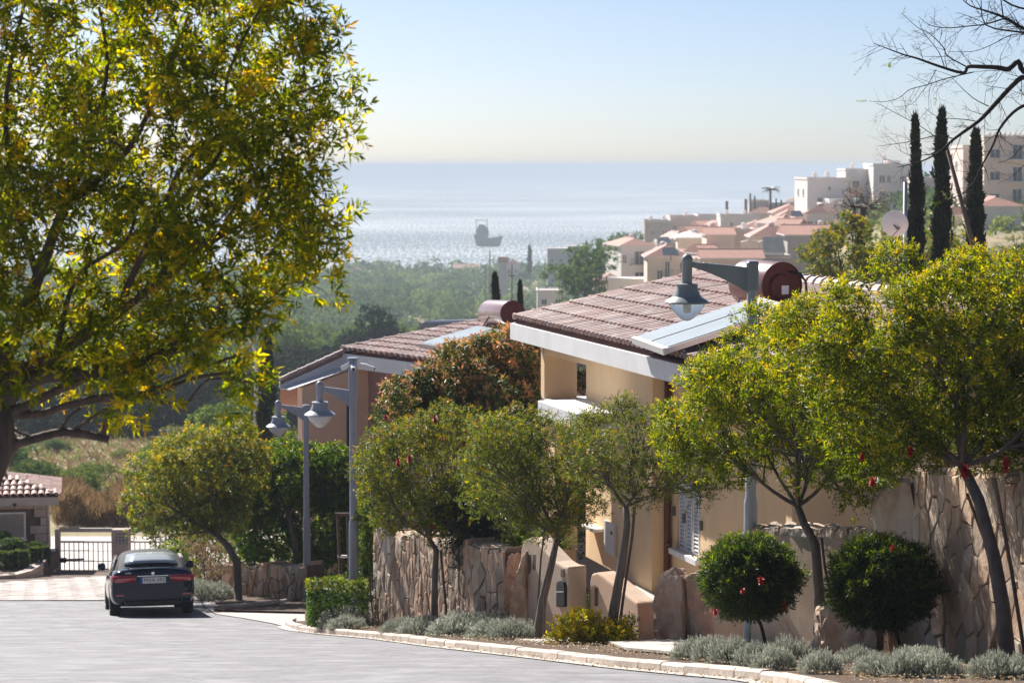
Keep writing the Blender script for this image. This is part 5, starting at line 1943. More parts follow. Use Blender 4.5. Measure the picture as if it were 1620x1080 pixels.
link('limb', mb.mesh('limb', MATS['bark'], base, True), big)

def street_tree(label, base, trunk, tr, outline, D, depth, nc, cr, ns, k, leaf, seed, L=.05, Wd=.016, **kw):
    return make_tree('street_tree', label, 'tree', base, trunk, tr, outline, D, depth, nc, cr, ns, k, L, Wd, MATS[leaf], MATS['bark_grey'], seed, group=kw.pop('group', 'street trees on the planted strip'), **kw)

b = SP(1594, 23.3)
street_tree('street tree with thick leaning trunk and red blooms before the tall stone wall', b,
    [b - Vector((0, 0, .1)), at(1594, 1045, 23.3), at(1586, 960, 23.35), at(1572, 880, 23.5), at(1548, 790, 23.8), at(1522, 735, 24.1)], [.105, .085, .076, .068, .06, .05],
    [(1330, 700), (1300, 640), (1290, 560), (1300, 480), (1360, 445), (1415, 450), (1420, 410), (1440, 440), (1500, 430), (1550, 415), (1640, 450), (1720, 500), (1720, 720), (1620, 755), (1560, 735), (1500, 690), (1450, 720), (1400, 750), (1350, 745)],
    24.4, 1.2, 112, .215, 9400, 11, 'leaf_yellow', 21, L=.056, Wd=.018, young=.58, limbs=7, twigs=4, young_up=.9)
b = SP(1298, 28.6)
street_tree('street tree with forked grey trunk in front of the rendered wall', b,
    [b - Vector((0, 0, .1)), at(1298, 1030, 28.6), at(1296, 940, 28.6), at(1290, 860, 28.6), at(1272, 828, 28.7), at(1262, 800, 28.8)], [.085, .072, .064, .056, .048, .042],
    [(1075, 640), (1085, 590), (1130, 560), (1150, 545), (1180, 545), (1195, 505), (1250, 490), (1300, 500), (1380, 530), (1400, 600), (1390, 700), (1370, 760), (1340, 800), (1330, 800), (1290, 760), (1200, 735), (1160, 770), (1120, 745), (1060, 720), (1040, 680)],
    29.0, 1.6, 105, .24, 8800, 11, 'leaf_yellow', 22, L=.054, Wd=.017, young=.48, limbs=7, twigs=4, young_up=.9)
b = SP(962, 32.5)
street_tree('thin leaning street tree in front of the lower gate wall', b,
    [b - Vector((0, 0, .1)), at(962, 1028, 32.5), at(972, 960, 32.5), at(984, 890, 32.5), at(992, 830, 32.5), at(990, 800, 32.5)], [.10, .085, .07, .058, .048, .04],
    [(905, 690), (940, 665), (985, 640), (1035, 660), (1080, 690), (1140, 740), (1140, 780), (1060, 790), (1000, 790), (930, 770), (905, 735)],
    32.5, .8, 70, .17, 2400, 10, 'leaf_olive', 23, L=.046, Wd=.014, young=.25, limbs=6, twigs=7)
b = SP(850, 34.5)
street_tree('street tree with slanting trunk before the mailbox gate wall', b,
    [b - Vector((0, 0, .1)), at(850, 1012, 34.5), at(858, 950, 34.5), at(873, 890, 34.5), at(882, 845, 34.5)], [.085, .075, .062, .052, .042],
    [(735, 700), (750, 670), (790, 665), (830, 655), (880, 665), (930, 660), (960, 690), (965, 760), (940, 800), (900, 850), (850, 850), (810, 820), (760, 815), (735, 770)],
    34.5, .9, 90, .20, 4000, 11, 'leaf_olive', 24, L=.046, Wd=.015, young=.3, limbs=6, twigs=5)
b = SP(687, 39.5)
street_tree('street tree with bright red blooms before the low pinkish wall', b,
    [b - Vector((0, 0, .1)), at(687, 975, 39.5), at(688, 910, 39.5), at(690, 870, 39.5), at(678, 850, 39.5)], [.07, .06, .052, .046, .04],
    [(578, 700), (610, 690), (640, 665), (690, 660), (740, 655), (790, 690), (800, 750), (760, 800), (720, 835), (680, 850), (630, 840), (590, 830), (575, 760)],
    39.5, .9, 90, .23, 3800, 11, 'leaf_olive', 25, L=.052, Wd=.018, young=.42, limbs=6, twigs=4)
b = SP(378, 57.0, .05)
street_tree('olive-green street tree right of the parked car', b,
    [b - Vector((0, 0, .1)), at(378, 955, 57), at(375, 890, 57), at(362, 865, 57), at(345, 848, 57)], [.12, .10, .095, .085, .07],
    [(205, 790), (225, 740), (255, 710), (300, 690), (340, 680), (385, 690), (410, 720), (400, 780), (380, 830), (340, 850), (290, 845), (250, 850), (215, 830)],
    57, 1.5, 80, .38, 4200, 10, 'leaf_olive', 26, L=.09, Wd=.034, young=.65, limbs=6, twigs=3, twig_r=.01)
b = Vector((xpx(470, 59), 59, zroad(59) + .05))
street_tree('bright green bushy tree around the farthest lamp post', b,
    [b - Vector((0, 0, .1)), at(470, 900, 59), at(465, 850, 59), at(455, 810, 59)], [.09, .08, .07, .06],
    [(375, 780), (390, 740), (430, 715), (470, 720), (520, 715), (560, 725), (575, 760), (560, 800), (500, 800), (440, 800), (400, 840), (375, 820)],
    59.4, 1.0, 60, .36, 3000, 10, 'leaf_fresh', 27, L=.10, Wd=.04, young=.35, limbs=5, twigs=3, twig_r=.01)

def shrub(name, label, cat, base, outline, D, depth, nc, cr, ns, k, L, Wd, leaf, seed, group=None, bark='bark_grey', stem=.03, stem_px=None, **kw):
    sp = stem_px or (sum(p[0] for p in outline) / len(outline), max(p[1] for p in outline) - 3)
    t = at(sp[0], sp[1], D)
    z = base.z
    return make_tree(name, label, cat, base, [Vector((base.x, base.y, z - .05)), t if t.z > z + .05 else Vector((base.x, base.y, z + .1))], [stem, stem * .8], outline, D, depth, nc, cr, ns, k, L, Wd, MATS[leaf], MATS[bark], seed, group=group, name_crown='foliage', **kw)

# clipped round shrubs on stems
def ball(label, px, py, rpx, D, basepx, seed):
    b = SP(basepx, D)
    root = empty('clipped_shrub', b, label, 'shrub', 'round clipped shrubs on stems')
    rng = np.random.default_rng(seed)
    c = at(px, py, D); r = rpx / F * D
    n = 4200
    d = nrm(rng.normal(0, 1, (n, 3)))
    lump = 1 + .09 * np.sin(d[:, 0] * 9 + seed) * np.cos(d[:, 2] * 8) + .07 * np.sin(d[:, 1] * 13 + d[:, 2] * 5)
    rr = (rng.random(n) ** .28) * lump * (1 + .13 * (rng.random(n) < .06))
    P = np.array(c) + d * (rr * r * .90)[:, None] * np.array([1.06, 1.0, .90])
    lim = c.z - r * .78
    P[:, 2] = np.where(P[:, 2] < lim, lim + rng.random(n) * .12, P[:, 2])
    Dv = nrm(d + np.array([0, 0, .45]) + rng.normal(0, .3, (n, 3)))
    y = ((rng.random(n) < .25 + .25 * d[:, 2]) & (rr > .93)) * .55
    V, T, t = leaves(rng, P, Dv, 11, .066, .014, (28, 68), .09, y * 1.4)
    link('foliage', np_mesh('foliage', V - np.array(b), T, MATS['leaf_dark'], t), root)
    m_ = MB()
    top = Vector((c.x, D, c.z - r * .5))
    kk = [b - Vector((0, 0, .1)), b.lerp(top, .5) + Vector((.015, 0, 0)), top]
    m_.tube(kk, [.026, .022, .02], 8)
    for _ in range(26):
        e = c + Vector((R.uniform(-1, 1), R.uniform(-1, 1), R.uniform(-.4, .9))).normalized() * r * .8
        m_.tube([top, top.lerp(e, .5) + Vector((0, 0, -.04)), e], [.013, .008, .004], 4, cap=False)
    link('trunk', m_.mesh('trunk', MATS['bark_dark'], b, True), root)
    return root
ball('clipped round dark shrub on a stem beside the nearest lamp post', 1188, 914, 76, 29.5, 1217, 31)
ball('clipped round shrub on a stem in front of the tall stone wall', 1397, 922, 83, 26.2, 1436, 32)

# flowers
def flower(parent, px, py, D, r=.035):
    mb = MB()
    c = at(px, py, D)
    for k in range(90):
        d = Vector((R.gauss(0, 1), R.gauss(0, 1), R.gauss(0, 1))).normalized()
        a = c + Vector((0, 0, R.uniform(-1, 1) * r * .6))
        s_ = d.cross(Vector((0, 0, 1))).normalized() * r * .22
        e = a + d * r * R.uniform(.7, 1.25)
        mb.add([a - s_, a + s_, e + s_, e - s_], [(0, 1, 2, 3)])
    mb.build('flower', MATS['flower_red'], parent)
trees = {o['label'][:34]: o for o in C.objects if o.name.startswith('street_tree')}
def T_(s):
    for o in C.objects:
        if o.get('label', '').startswith(s): return o
for px, py, D, who, r in [(1527, 745, 23.4, 'street tree with thick', .055), (1592, 735, 23.3, 'street tree with thick', .05), (1440, 714, 23.2, 'street tree with thick', .04), (1380, 762, 23.3, 'street tree with thick', .04), (1364, 722, 23.3, 'street tree with thick', .035),
    (1132, 967, 28.9, 'clipped round dark', .035), (1204, 918, 28.7, 'clipped round dark', .04), (1240, 960, 29.0, 'clipped round dark', .035), (1175, 935, 28.6, 'clipped round dark', .03), (1412, 866, 25.7, 'clipped round shrub', .03), (1478, 955, 25.8, 'clipped round shrub', .03),
    (688, 664, 38.6, 'street tree with bright', .055), (736, 684, 38.7, 'street tree with bright', .045), (754, 670, 38.7, 'street tree with bright', .05), (648, 725, 38.5, 'street tree with bright', .05), (630, 732, 38.5, 'street tree with bright', .045), (734, 702, 38.6, 'street tree with bright', .04), (610, 660, 38.9, 'street tree with bright', .04), (683, 832, 38.7, 'street tree with bright', .035), (700, 695, 38.5, 'street tree with bright', .03)]:
    flower(T_(who), px, py, D, r)

# copper-leaved big shrub behind the red-flowered tree
b = Vector((xpx(745, 50), 50, zroad(50) + .6))
shrub('copper_shrub', 'large glossy shrub with copper-coloured young leaves between the two villas', 'shrub', b,
    [(618, 640), (650, 610), (690, 585), (730, 560), (780, 540), (820, 530), (858, 550), (862, 640), (860, 700), (640, 700), (615, 670)], 50, 1.3, 70, .36, 3400, 12, .13, .042, 'leaf_copper', 41, young=.75, droop=.45, spread=(30, 75), slen=.14, limbs=5, twigs=2, young_up=1.0, stem=.08, up=.5)
b = Vector((xpx(600, 46), 46, zroad(46) + .3))
shrub('garden_shrub', 'loose shrub with pinkish young shoots beside the camera lamp post', 'shrub', b,
    [(572, 760), (590, 700), (600, 640), (625, 610), (650, 640), (655, 720), (630, 770), (600, 800)], 47, .5, 22, .24, 700, 10, .07, .026, 'leaf_copper', 42, young=.5, limbs=4, twigs=4, stem=.04)
b = Vector((xpx(592, 45.2), 45.2, zroad(45.2) + .1))
shrub('garden_shrub', 'narrow yellow-green shrub at the left end of the low pinkish wall', 'shrub', b,
    [(570, 800), (592, 800), (598, 850), (590, 900), (582, 915), (568, 905)], 45.2, .3, 22, .14, 700, 10, .055, .024, 'leaf_fresh', 43, young=.5, limbs=3, twigs=2, stem=.02)
# dark hedge mass over the far wall
b = Vector((xpx(450, 58), 58, zroad(58) + .1))
shrub('dark_hedge', 'dark glossy hedge above the far pinkish garden wall', 'hedge', b,
    [(380, 780), (420, 770), (480, 790), (560, 790), (572, 850), (560, 900), (480, 900), (400, 890), (370, 870)], 59.8, .9, 60, .32, 2600, 10, .10, .045, 'leaf_fresh', 44, young=.12, limbs=4, twigs=1, stem=.05)
b = Vector((xpx(320, 59), 59, zroad(59) + .05))
shrub('garden_shrub', 'dry straggly shrub between the parked car and the far wall', 'shrub', b,
    [(285, 860), (320, 845), (360, 860), (358, 930), (340, 962), (310, 958), (300, 900)], 59.5, .8, 30, .25, 600, 9, .06, .02, 'leaf_dry', 45, young=.4, limbs=5, twigs=7, stem=.03, twig_r=.008)
b = Vector((xpx(300, 62), 62, zroad(62) + .05))
shrub('garden_shrub', 'yellow-green shrub behind the parked car roof', 'shrub', b,
    [(255, 880), (275, 860), (300, 862), (310, 900), (300, 940), (270, 930)], 62.5, .6, 16, .26, 500, 9, .08, .035, 'leaf_fresh', 46, young=.4, limbs=3, twigs=3, stem=.03)
b = Vector((xpx(330, 66), 66, zroad(66)))
shrub('garden_shrub', 'dense olive shrub closing the gap right of the gate behind the car', 'shrub', b,
    [(265, 850), (320, 830), (400, 830), (410, 940), (300, 945), (268, 920)], 67, 1.0, 34, .40, 1500, 10, .10, .04, 'leaf_olive', 48, young=.3, limbs=4, twigs=3, stem=.05)
# blue-green conifer hanging over the wall
b = Vector((xpx(745, 40.6), 40.6, at(745, 880, 40.6).z))
shrub('juniper', 'blue-green juniper spilling over the low pinkish wall', 'shrub', b,
    [(690, 780), (720, 765), (760, 790), (800, 810), (810, 840), (780, 860), (765, 900), (740, 903), (720, 870), (700, 850), (685, 820)], 39.4, .35, 60, .15, 5200, 9, .035, .012, 'leaf_blue', 47, young=.1, limbs=4, twigs=1, stem=.04, spread=(20, 50))
# low clipped hedge by the lamp
def hedge_box(name, label, cat, corners, z0f, h, n, k, L, Wd, leaf, seed, kind=None, lump=.05, young=.5):
    """corners: 4 plan points; a leafy box"""
    rng = np.random.default_rng(seed)
    P4 = [np.array(c) for c in corners]
    cx = sum(P4) / 4
    base = (cx[0], cx[1], z0f(cx[1]))
    root = empty(name, base, label, cat)
    u, v, w = rng.random(n), rng.random(n), rng.random(n)
    face = rng.integers(0, 6, n)
    sh = 1 - rng.random(n) ** 2 * .25
    # push to faces
    u = np.where(face == 0, 0.02 + .1 * rng.random(n), u); u = np.where(face == 1, .98 - .1 * rng.random(n), u)
    v = np.where(face == 2, 0.02 + .1 * rng.random(n), v); v = np.where(face == 3, .98 - .1 * rng.random(n), v)
    w = np.where(face >= 4, .97 - .12 * rng.random(n), w)
    XY = ((1 - u) * (1 - v))[:, None] * P4[0] + (u * (1 - v))[:, None] * P4[1] + (u * v)[:, None] * P4[2] + ((1 - u) * v)[:, None] * P4[3]
    hh = h * (1 + lump * np.sin(XY[:, 0] * 7) + lump * np.cos(XY[:, 1] * 5))
    zz = np.array([z0f(y) for y in XY[:, 1]]) + w * hh
    P = np.column_stack([XY, zz])
    dirs = np.column_stack([XY - cx, (w - .4) * h * 1.5])
    Dv = nrm(nrm(dirs) * .7 + np.array([0, 0, .8]) + rng.normal(0, .35, (n, 3)))
    y = (rng.random(n) < young) & (w > .75)
    V, T, t = leaves(rng, P, Dv, k, L, Wd, (35, 80), .05, y.astype(float) * .9)
    link('foliage', np_mesh('foliage', V - np.array(base), T, MATS[leaf], t), root)
    m_ = MB()
    for q in range(14):
        a = Vector((*(P4[0] * .2 + P4[2] * .8 if q % 2 else P4[1] * .4 + P4[3] * .6), 0)); a = Vector((cx[0] + (a.x - cx[0]) * R.random(), cx[1] + (a.y - cx[1]) * R.random(), 0))
        a.z = z0f(a.y)
        m_.tube([a, a + Vector((R.uniform(-.1, .1), R.uniform(-.1, .1), h * .75))], [.012, .006], 4)
    link('stems', m_.mesh('stems', MATS['bark_dark'], base), root)
    return root
def leafy(name, label, cx, cy, D, wpx, hpx, seed, ball_=False):
    p = at(cx, cy, D); w = wpx / F * D; h = hpx / F * D
    if not ball_:
        return hedge_box(name, label, 'shrub', [(p.x - w / 2, D), (p.x + w / 2, D), (p.x + w / 2, D + w * .9), (p.x - w / 2, D + w * .9)], lambda y: p.z - h / 2, h, 1300, 9, .03, .018, 'leaf_dark', seed, lump=.0, young=.15)
    rng = np.random.default_rng(seed)
    b_ = Vector((p.x, D, p.z - h * .5))
    root = empty(name, b_, label, 'shrub')
    d = nrm(rng.normal(0, 1, (1100, 3)))
    P = np.array(p) + d * np.array([w / 2, w / 2, h / 2]) * (rng.random(1100) ** .2)[:, None]
    V, T, t = leaves(rng, P, nrm(d + np.array([0, 0, .4])), 9, .045, .024, (35, 80), .04, (rng.random(1100) < .15) * .5)
    link('foliage', np_mesh('foliage', V - np.array(b_), T, MATS['leaf_dark'], t), root)
    m_ = MB().tube([b_ - Vector((0, 0, .2)), p], [.04, .03], 6)
    link('stem', m_.mesh('stem', MATS['bark_dark'], b_), root)
    return root
leafy('topiary_dome', 'clipped dark dome shrub in the planter before the gatehouse window', 18, 864, 71.2, 44, 26, 1, True)
leafy('topiary_dome', 'small bright green dome shrub at the very left edge of the planter', 4, 849, 72.0, 26, 14, 2, True)
leafy('topiary_dome', 'small clipped dark dome behind the cube shrubs, beside the gatehouse stones', 55, 868, 71.6, 28, 20, 3, True)
leafy('topiary_cube', 'clipped dark cube shrub at the left end of the planter', 6, 888, 69.6, 24, 26, 4)
leafy('topiary_cube', 'clipped dark cube shrub in the middle of the planter', 32, 886, 69.9, 20, 28, 5)
leafy('topiary_cube', 'clipped dark cube shrub toward the right end of the planter', 56, 882, 70.6, 17, 30, 6)
leafy('topiary_cube', 'narrow clipped dark cube shrub at the right end of the planter', 70, 880, 71.4, 12, 28, 7)
def PL(px, D):
    p = strip(px, D); return (p.x, p.y)
hedge_box('low_hedge', 'low square-clipped bright green hedge at the driveway corner by the lamp', 'hedge',
    [PL(488, 42.6), PL(578, 42.6), PL(584, 46.5), PL(486, 46.5)], lambda y: zroad(y) + .1, .82, 3200, 10, .045, .022, 'leaf_fresh', 51)

# yucca
def spiky(label, px, py, D, seed, n=70, L=.55, base_z=None):
    p = at(px, py, D)
    if base_z is None: base_z = p.z - .25
    b = Vector((p.x, D, base_z))
    root = empty('yucca', b, label, 'plant')
    rr = random.Random(seed)
    for _ in range(n):
        az = rr.uniform(0, 2 * math.pi); el = rr.uniform(.15, 1.45)
        l = L * rr.uniform(.7, 1.1)
        d = Vector((math.cos(az) * math.cos(el), math.sin(az) * math.cos(el), math.sin(el)))
        s_ = d.cross(Vector((0, 0, 1)));
        s_.normalize(); s_ *= .02
        o0 = p + d * .03
        m1 = o0 + d * l * .5; tp_ = o0 + d * l - Vector((0, 0, l * .18 * math.cos(el)))
        up_ = s_.cross(d).normalized() * .008
        m_ = MB(); m_.add([o0 - s_ * .6, o0 + s_ * .6, m1 + s_, tp_, m1 - s_, o0 - up_, m1 - up_ * 1.5], [(0, 5, 6, 4), (5, 1, 2, 6), (4, 6, 3), (6, 2, 3)])
        m_.build('leaf', MATS['yucca_leaf'], root)
    MB().tube([Vector((p.x, D, base_z - .1)), p + Vector((0, 0, .05))], [.07, .06], 8).build('stem', MATS['bark'], root)
    return root
leaf_mat('yl', [(0, (0.10, 0.15, 0.02)), (1, (0.22, 0.26, 0.03))], .35, 1.5)
MATS['yucca_leaf'] = MATS['yl']
spiky('spiky yellow-green yucca behind the top of the gate wall', 822, 868, 38.6, 3)
spiky('smaller spiky yucca right of the slanting trunk above the gate wall', 884, 868, 38.0, 5, 34, .42)

# golden shrub by the kerb
b = SP(930, 33.2)
shrub('golden_shrub', 'low bushy shrub with golden-yellow leaves at the foot of the thin leaning tree', 'shrub', b,
    [(880, 1010), (885, 990), (900, 975), (920, 972), (940, 985), (960, 990), (992, 995), (996, 1015), (960, 1026), (900, 1026)], 32.4, .35, 34, .10, 620, 10, .05, .030, 'leaf_golden', 61, young=.8, limbs=5, twigs=3, stem=.02, young_up=.1, twig_r=.003)
b = SP(975, 33.0)
shrub('garden_shrub', 'small fresh green shoots just right of the golden shrub', 'shrub', b,
    [(972, 1000), (985, 985), (998, 995), (996, 1020), (975, 1024)], 33.2, .2, 10, .09, 160, 9, .045, .026, 'leaf_fresh', 62, young=.5, limbs=3, twigs=3, stem=.012)
b = Vector((xpx(930, 37), 37, -7.3))
shrub('garden_shrub', 'dark green shrub glimpsed through the narrow garden gate', 'shrub', b,
    [(921, 960), (935, 945), (950, 960), (948, 1010), (922, 1010)], 37, .4, 14, .16, 380, 9, .05, .024, 'leaf_dark', 63, young=.2, limbs=3, twigs=3)
# dark garden growth seen behind the house's canopy column
b = Vector((xpx(900, 56), 56, -7.3))
shrub('garden_shrub', 'dark shrub growing beyond the courtyard behind the cream column', 'shrub', b,
    [(850, 700), (940, 690), (945, 860), (850, 865)], 57, .8, 30, .40, 1300, 10, .09, .035, 'leaf_dark', 64, young=.15, limbs=4, twigs=2, stem=.05)
b = Vector((xpx(918, 62), 62, -8.5))
shrub('garden_shrub', 'coppery shrub showing through the veranda opening of the near villa', 'shrub', b,
    [(880, 590), (960, 590), (960, 650), (880, 655)], 62, .6, 14, .36, 500, 10, .11, .04, 'leaf_copper', 65, young=.7, limbs=4, twigs=2, stem=.05)

# lavender mounds: three meshes, many copies
def lav_mesh(seed, n=900):
    rng = np.random.default_rng(seed)
    d = nrm(rng.normal(0, 1, (n, 3)) * np.array([1, 1, .9]))
    d[:, 2] = np.abs(d[:, 2])
    rr = .55 + .45 * rng.random(n) ** .5
    lump = 1 + .16 * np.sin(d[:, 0] * 6 + seed) * np.cos(d[:, 1] * 5)
    P = d * (rr * lump)[:, None] * np.array([.36, .36, .24])
    Dv = nrm(d + np.array([0, 0, .7]) + rng.normal(0, .25, (n, 3)))
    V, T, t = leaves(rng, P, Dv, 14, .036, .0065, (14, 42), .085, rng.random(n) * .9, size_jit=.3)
    return np_mesh('foliage', V, T, MATS['leaf_lavender'], t)
LV = [lav_mesh(s_) for s_ in (1, 2, 3)]
def lav_stems():
    m_ = MB()
    for _ in range(24):
        a = Vector((R.uniform(-.2, .2), R.uniform(-.2, .2), 0))
        m_.tube([Vector((0, 0, -.05)), a * .5 + Vector((0, 0, .07)), a * 1.1 + Vector((0, 0, .17))], [.012, .008, .003], 4, cap=False)
    return m_.mesh('stems', MATS['bark_dark'])
LS = lav_stems()
lav = [
    (524, 42.6, 1.1, 'grey-green lavender mound at the foot of the camera lamp post'),
    (548, 41.8, .8, 'smaller lavender mound just right of the camera lamp foot'),
    (640, 38.8, .95, 'dark grey lavender mound before the low wall, left of the red-flowered tree'),
    (672, 37.8, 1.0, 'lavender mound at the foot of the red-flowered tree, near the kerb'),
    (708, 37.4, .8, 'small lavender mound just right of the red-flowered tree trunk'),
    (730, 36.6, 1.2, 'broad pale lavender mound below the blue-green juniper'),
    (765, 36.8, 1.25, 'tall grey lavender mound below the right end of the low wall'),
    (792, 36.9, 1.15, 'grey lavender mound against the two standing boulders'),
    (782, 35.2, 1.0, 'pale lavender mound by the kerb before the boulders'),
    (812, 34.6, .9, 'dry pale lavender mound left of the slanting trunk'),
    (1098, 26.1, 0.95, 'grey lavender mound at the corner of the garden path'),
    (1128, 25.6, 0.9, 'second grey lavender mound from the garden path corner'),
    (1160, 24.8, 0.95, 'grey lavender mound left of the nearest lamp post foot'),
    (1195, 24.0, 0.85, 'lavender mound right below the nearest lamp post'),
    (1225, 23.2, 0.85, 'dark lavender mound under the first clipped round shrub'),
    (1300, 22.2, 0.75, 'lavender mound at the foot of the forked street tree'),
    (1385, 21.7, 0.8, 'lavender mound below the left side of the second clipped shrub'),
    (1432, 21.5, 0.95, 'bright grey lavender mound below the second clipped shrub stem'),
    (1480, 21.4, 0.9, 'broad silvery lavender mound before the tall stone wall'),
    (1575, 21.2, 0.95, 'lavender mound at the foot of the thick leaning trunk'),
    (1618, 21.1, 0.95, 'lavender mound at the right edge of the picture'),
    (1245, 25.2, 1.0, 'lavender mound farther back below the first clipped round shrub'),
    (1358, 24.3, .9, 'lavender mound farther back between the clipped shrubs'),
    (1455, 23.6, 1.0, 'lavender mound farther back at the foot of the tall stone wall'),
    (318, 57.5, 1.6, 'grey-white ragged lavender mound beside the parked car'),
    (340, 57.8, 1.1, 'small grey lavender mound at the kerb end beyond the car'),
]
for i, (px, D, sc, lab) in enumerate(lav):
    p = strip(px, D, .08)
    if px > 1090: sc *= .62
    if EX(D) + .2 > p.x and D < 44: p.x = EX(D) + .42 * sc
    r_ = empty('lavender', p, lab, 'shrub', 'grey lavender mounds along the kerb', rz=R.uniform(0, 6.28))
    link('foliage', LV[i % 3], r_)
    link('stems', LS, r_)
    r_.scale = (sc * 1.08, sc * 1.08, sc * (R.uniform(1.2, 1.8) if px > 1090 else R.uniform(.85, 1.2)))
# extra weeds and litter on the strip
def litter(name, n, cfun, m, size, seed):
    rng = np.random.default_rng(seed)
    V, T = [], []
    for i in range(n):
        x, y, z = cfun(rng)
        a = rng.random() * 6.28; s_ = size * (0.5 + rng.random())
        dx, dy = math.cos(a) * s_, math.sin(a) * s_
        o_ = len(V)
        V += [(x - dx, y - dy, z + .004), (x + dy * .5, y - dx * .5, z + .012), (x + dx, y + dy, z + .006), (x - dy * .5, y + dx * .5, z + .015)]
        T += [(o_, o_ + 1, o_ + 2), (o_, o_ + 2, o_ + 3)]
    me = np_mesh(name, np.array(V), np.array(T), m, np.repeat(rng.random(n), 2))
    return tag(link(name, me), kind='stuff')
def on_gutter(rng):
    D = 18 + rng.random() * 26
    x = EX(D) - abs(rng.normal(0, .12)) - .0
    return x, D, zroad(D) + .016
litter('fallen_leaves', 900, on_gutter, MATS['leaf_dry'], .018, 71)
def on_strip(rng):
    D = 18 + rng.random() * 27
    return EX(D) + .2 + rng.random() * 2.5, D, zroad(D) + .13
litter('leaf_litter', 6000, on_strip, MATS['leaf_dry'], .02, 72)

# tree stakes
def stake(label, pts, D, r=.02, deep=.35):
    P = px_tube(pts, D)
    b = P[0]
    o = MB().tube([P[0] - (P[1] - P[0]).normalized() * deep] + P, r, 7).build('tree_stake', MATS['stake_wood'], None, origin=tuple(b))
    o.location = b
    tag(o, label, 'stake', 'wooden stakes propping street trees')
stake('long leaning stake right of the thick leaning trunk', [(1622, 1040), (1600, 900), (1573, 755)], 23.0, .02)
stake('short dark stake crossing behind the foot of the thick trunk', [(1603, 1045), (1585, 960), (1560, 860), (1530, 780)], 23.8, .016)
stake('leaning stake right of the forked tree trunk', [(1332, 1030), (1318, 960), (1304, 890), (1300, 850)], 28.8, .018)
stake('thin stake behind the thin leaning tree', [(980, 990), (988, 930), (1000, 850), (1004, 800)], 32.9, .02)
stake('thin stake just right of the slanting trunk', [(860, 1012), (862, 940), (880, 860)], 34.3, .018)
stake('thin stake left of the slanting trunk top', [(852, 940), (856, 880), (862, 840)], 34.9, .014)
stake('thin leaning stake right of the red-flowered tree trunk', [(707, 975), (702, 920), (697, 870)], 39.2, .022)
# timber frame beside the camera lamp
fr = empty('support_timbers', at(542, 905, 50), 'two-legged timber tree support frame beside the camera lamp post', 'tree support')
for pts in ([(538, 905), (534, 812)], [(552, 905), (550, 812)], [(530, 813), (556, 813)], [(534, 880), (554, 880)]):
    MB().tube(px_tube(pts, 49.5), .035, 7).build('timber', MATS['stake_wood'] if pts[0][1] != 880 else MATS['grey_paint'], fr)

# ------------------------------------------------------------------ bare tree reaching in from the right
DBR = 27.0
cr_ = lambda x, y: (x / 4.155 + 1350, y / 4.155)
base = Vector((at(1760, 500, DBR).x, DBR, zroad(DBR) + .5))
bt = empty('bare_tree', base, 'nearly leafless tree reaching bare dark branches in from the upper right', 'tree')
tw = MB()
rnb = random.Random(12)
tips = []
def branch(pts, r0, r1, twig=1.0, depth_drift=.5, conv=True):
    P2 = [cr_(*p) for p in pts] if conv else pts
    dz_ = rnb.uniform(-depth_drift, depth_drift)
    P = [at(p[0], p[1], DBR + dz_ * i / len(P2)) for i, p in enumerate(P2)]
    Q, RQ = [], []
    for i in range(len(P) - 1):
        for k in range(3):
            f = k / 3
            p0 = P[max(0, i - 1)]; p1 = P[i]; p2 = P[i + 1]; p3 = P[min(len(P) - 1, i + 2)]
            Q.append(0.5 * ((2 * p1) + (p2 - p0) * f + (2 * p0 - 5 * p1 + 4 * p2 - p3) * f * f + (3 * p1 - p0 - 3 * p2 + p3) * f ** 3))
            g = (i + f) / (len(P) - 1)
            RQ.append((r0 * (1 - g) + r1 * g) * .82)
    Q.append(P[-1]); RQ.append(r1 * .82)
    tw.tube(Q, RQ, 6)
    # twigs
    tot = sum((Q[i + 1] - Q[i]).length for i in range(len(Q) - 1))
    for _ in range(int(tot * 9 * twig)):
        i = rnb.randint(1, len(Q) - 2)
        d = (Q[i + 1] - Q[i]).normalized()
        s_ = rnb.choice((-1, 1)) * rnb.uniform(.5, 1.1)
        d2 = Vector((d.x * math.cos(s_) - d.z * math.sin(s_), d.y + rnb.uniform(-.6, .6), d.x * math.sin(s_) + d.z * math.cos(s_))).normalized()
        grow(Q[i], d2, rnb.uniform(.10, .42), min(RQ[i] * .5, .0042), 2)
def grow(p, d, l, r, lev):
    pts = [p]
    for k in range(4):
        d = (d + Vector((rnb.uniform(-.18, .18), rnb.uniform(-.18, .18), rnb.uniform(-.16, .20)))).normalized()
        pts.append(pts[-1] + d * l / 4)
    tw.tube(pts, [r, r * .9, r * .75, r * .6, r * .4], 4, cap=False)
    tips.append((pts[-1], d))
    if lev > 0:
        for _ in range(rnb.randint(1, 2)):
            k = rnb.randint(1, 3)
            s_ = rnb.choice((-1, 1)) * rnb.uniform(.5, .9)
            d2 = Vector((d.x * math.cos(s_) - d.z * math.sin(s_), d.y + rnb.uniform(-.4, .4), d.x * math.sin(s_) + d.z * math.cos(s_))).normalized()
            grow(pts[k], d2, l * rnb.uniform(.4, .7), r * .65, lev - 1)
M0 = (1760, 60)
branch([(1700, 900), (1420, 560), (1250, 470), (1120, 470), (1085, 405), (1020, 455), (950, 445), (850, 440), (755, 440), (720, 480), (560, 435), (420, 385), (330, 360), (210, 315), (135, 285)], .055, .0035)
branch([(745, 440), (620, 370), (590, 310), (500, 220), (420, 180), (320, 90)], .010, .003)
branch([(600, 445), (560, 340), (460, 210), (430, 130)], .007, .0025)
branch([(790, 475), (600, 520), (480, 560), (370, 590), (300, 645), (200, 670), (100, 665)], .008, .0025)
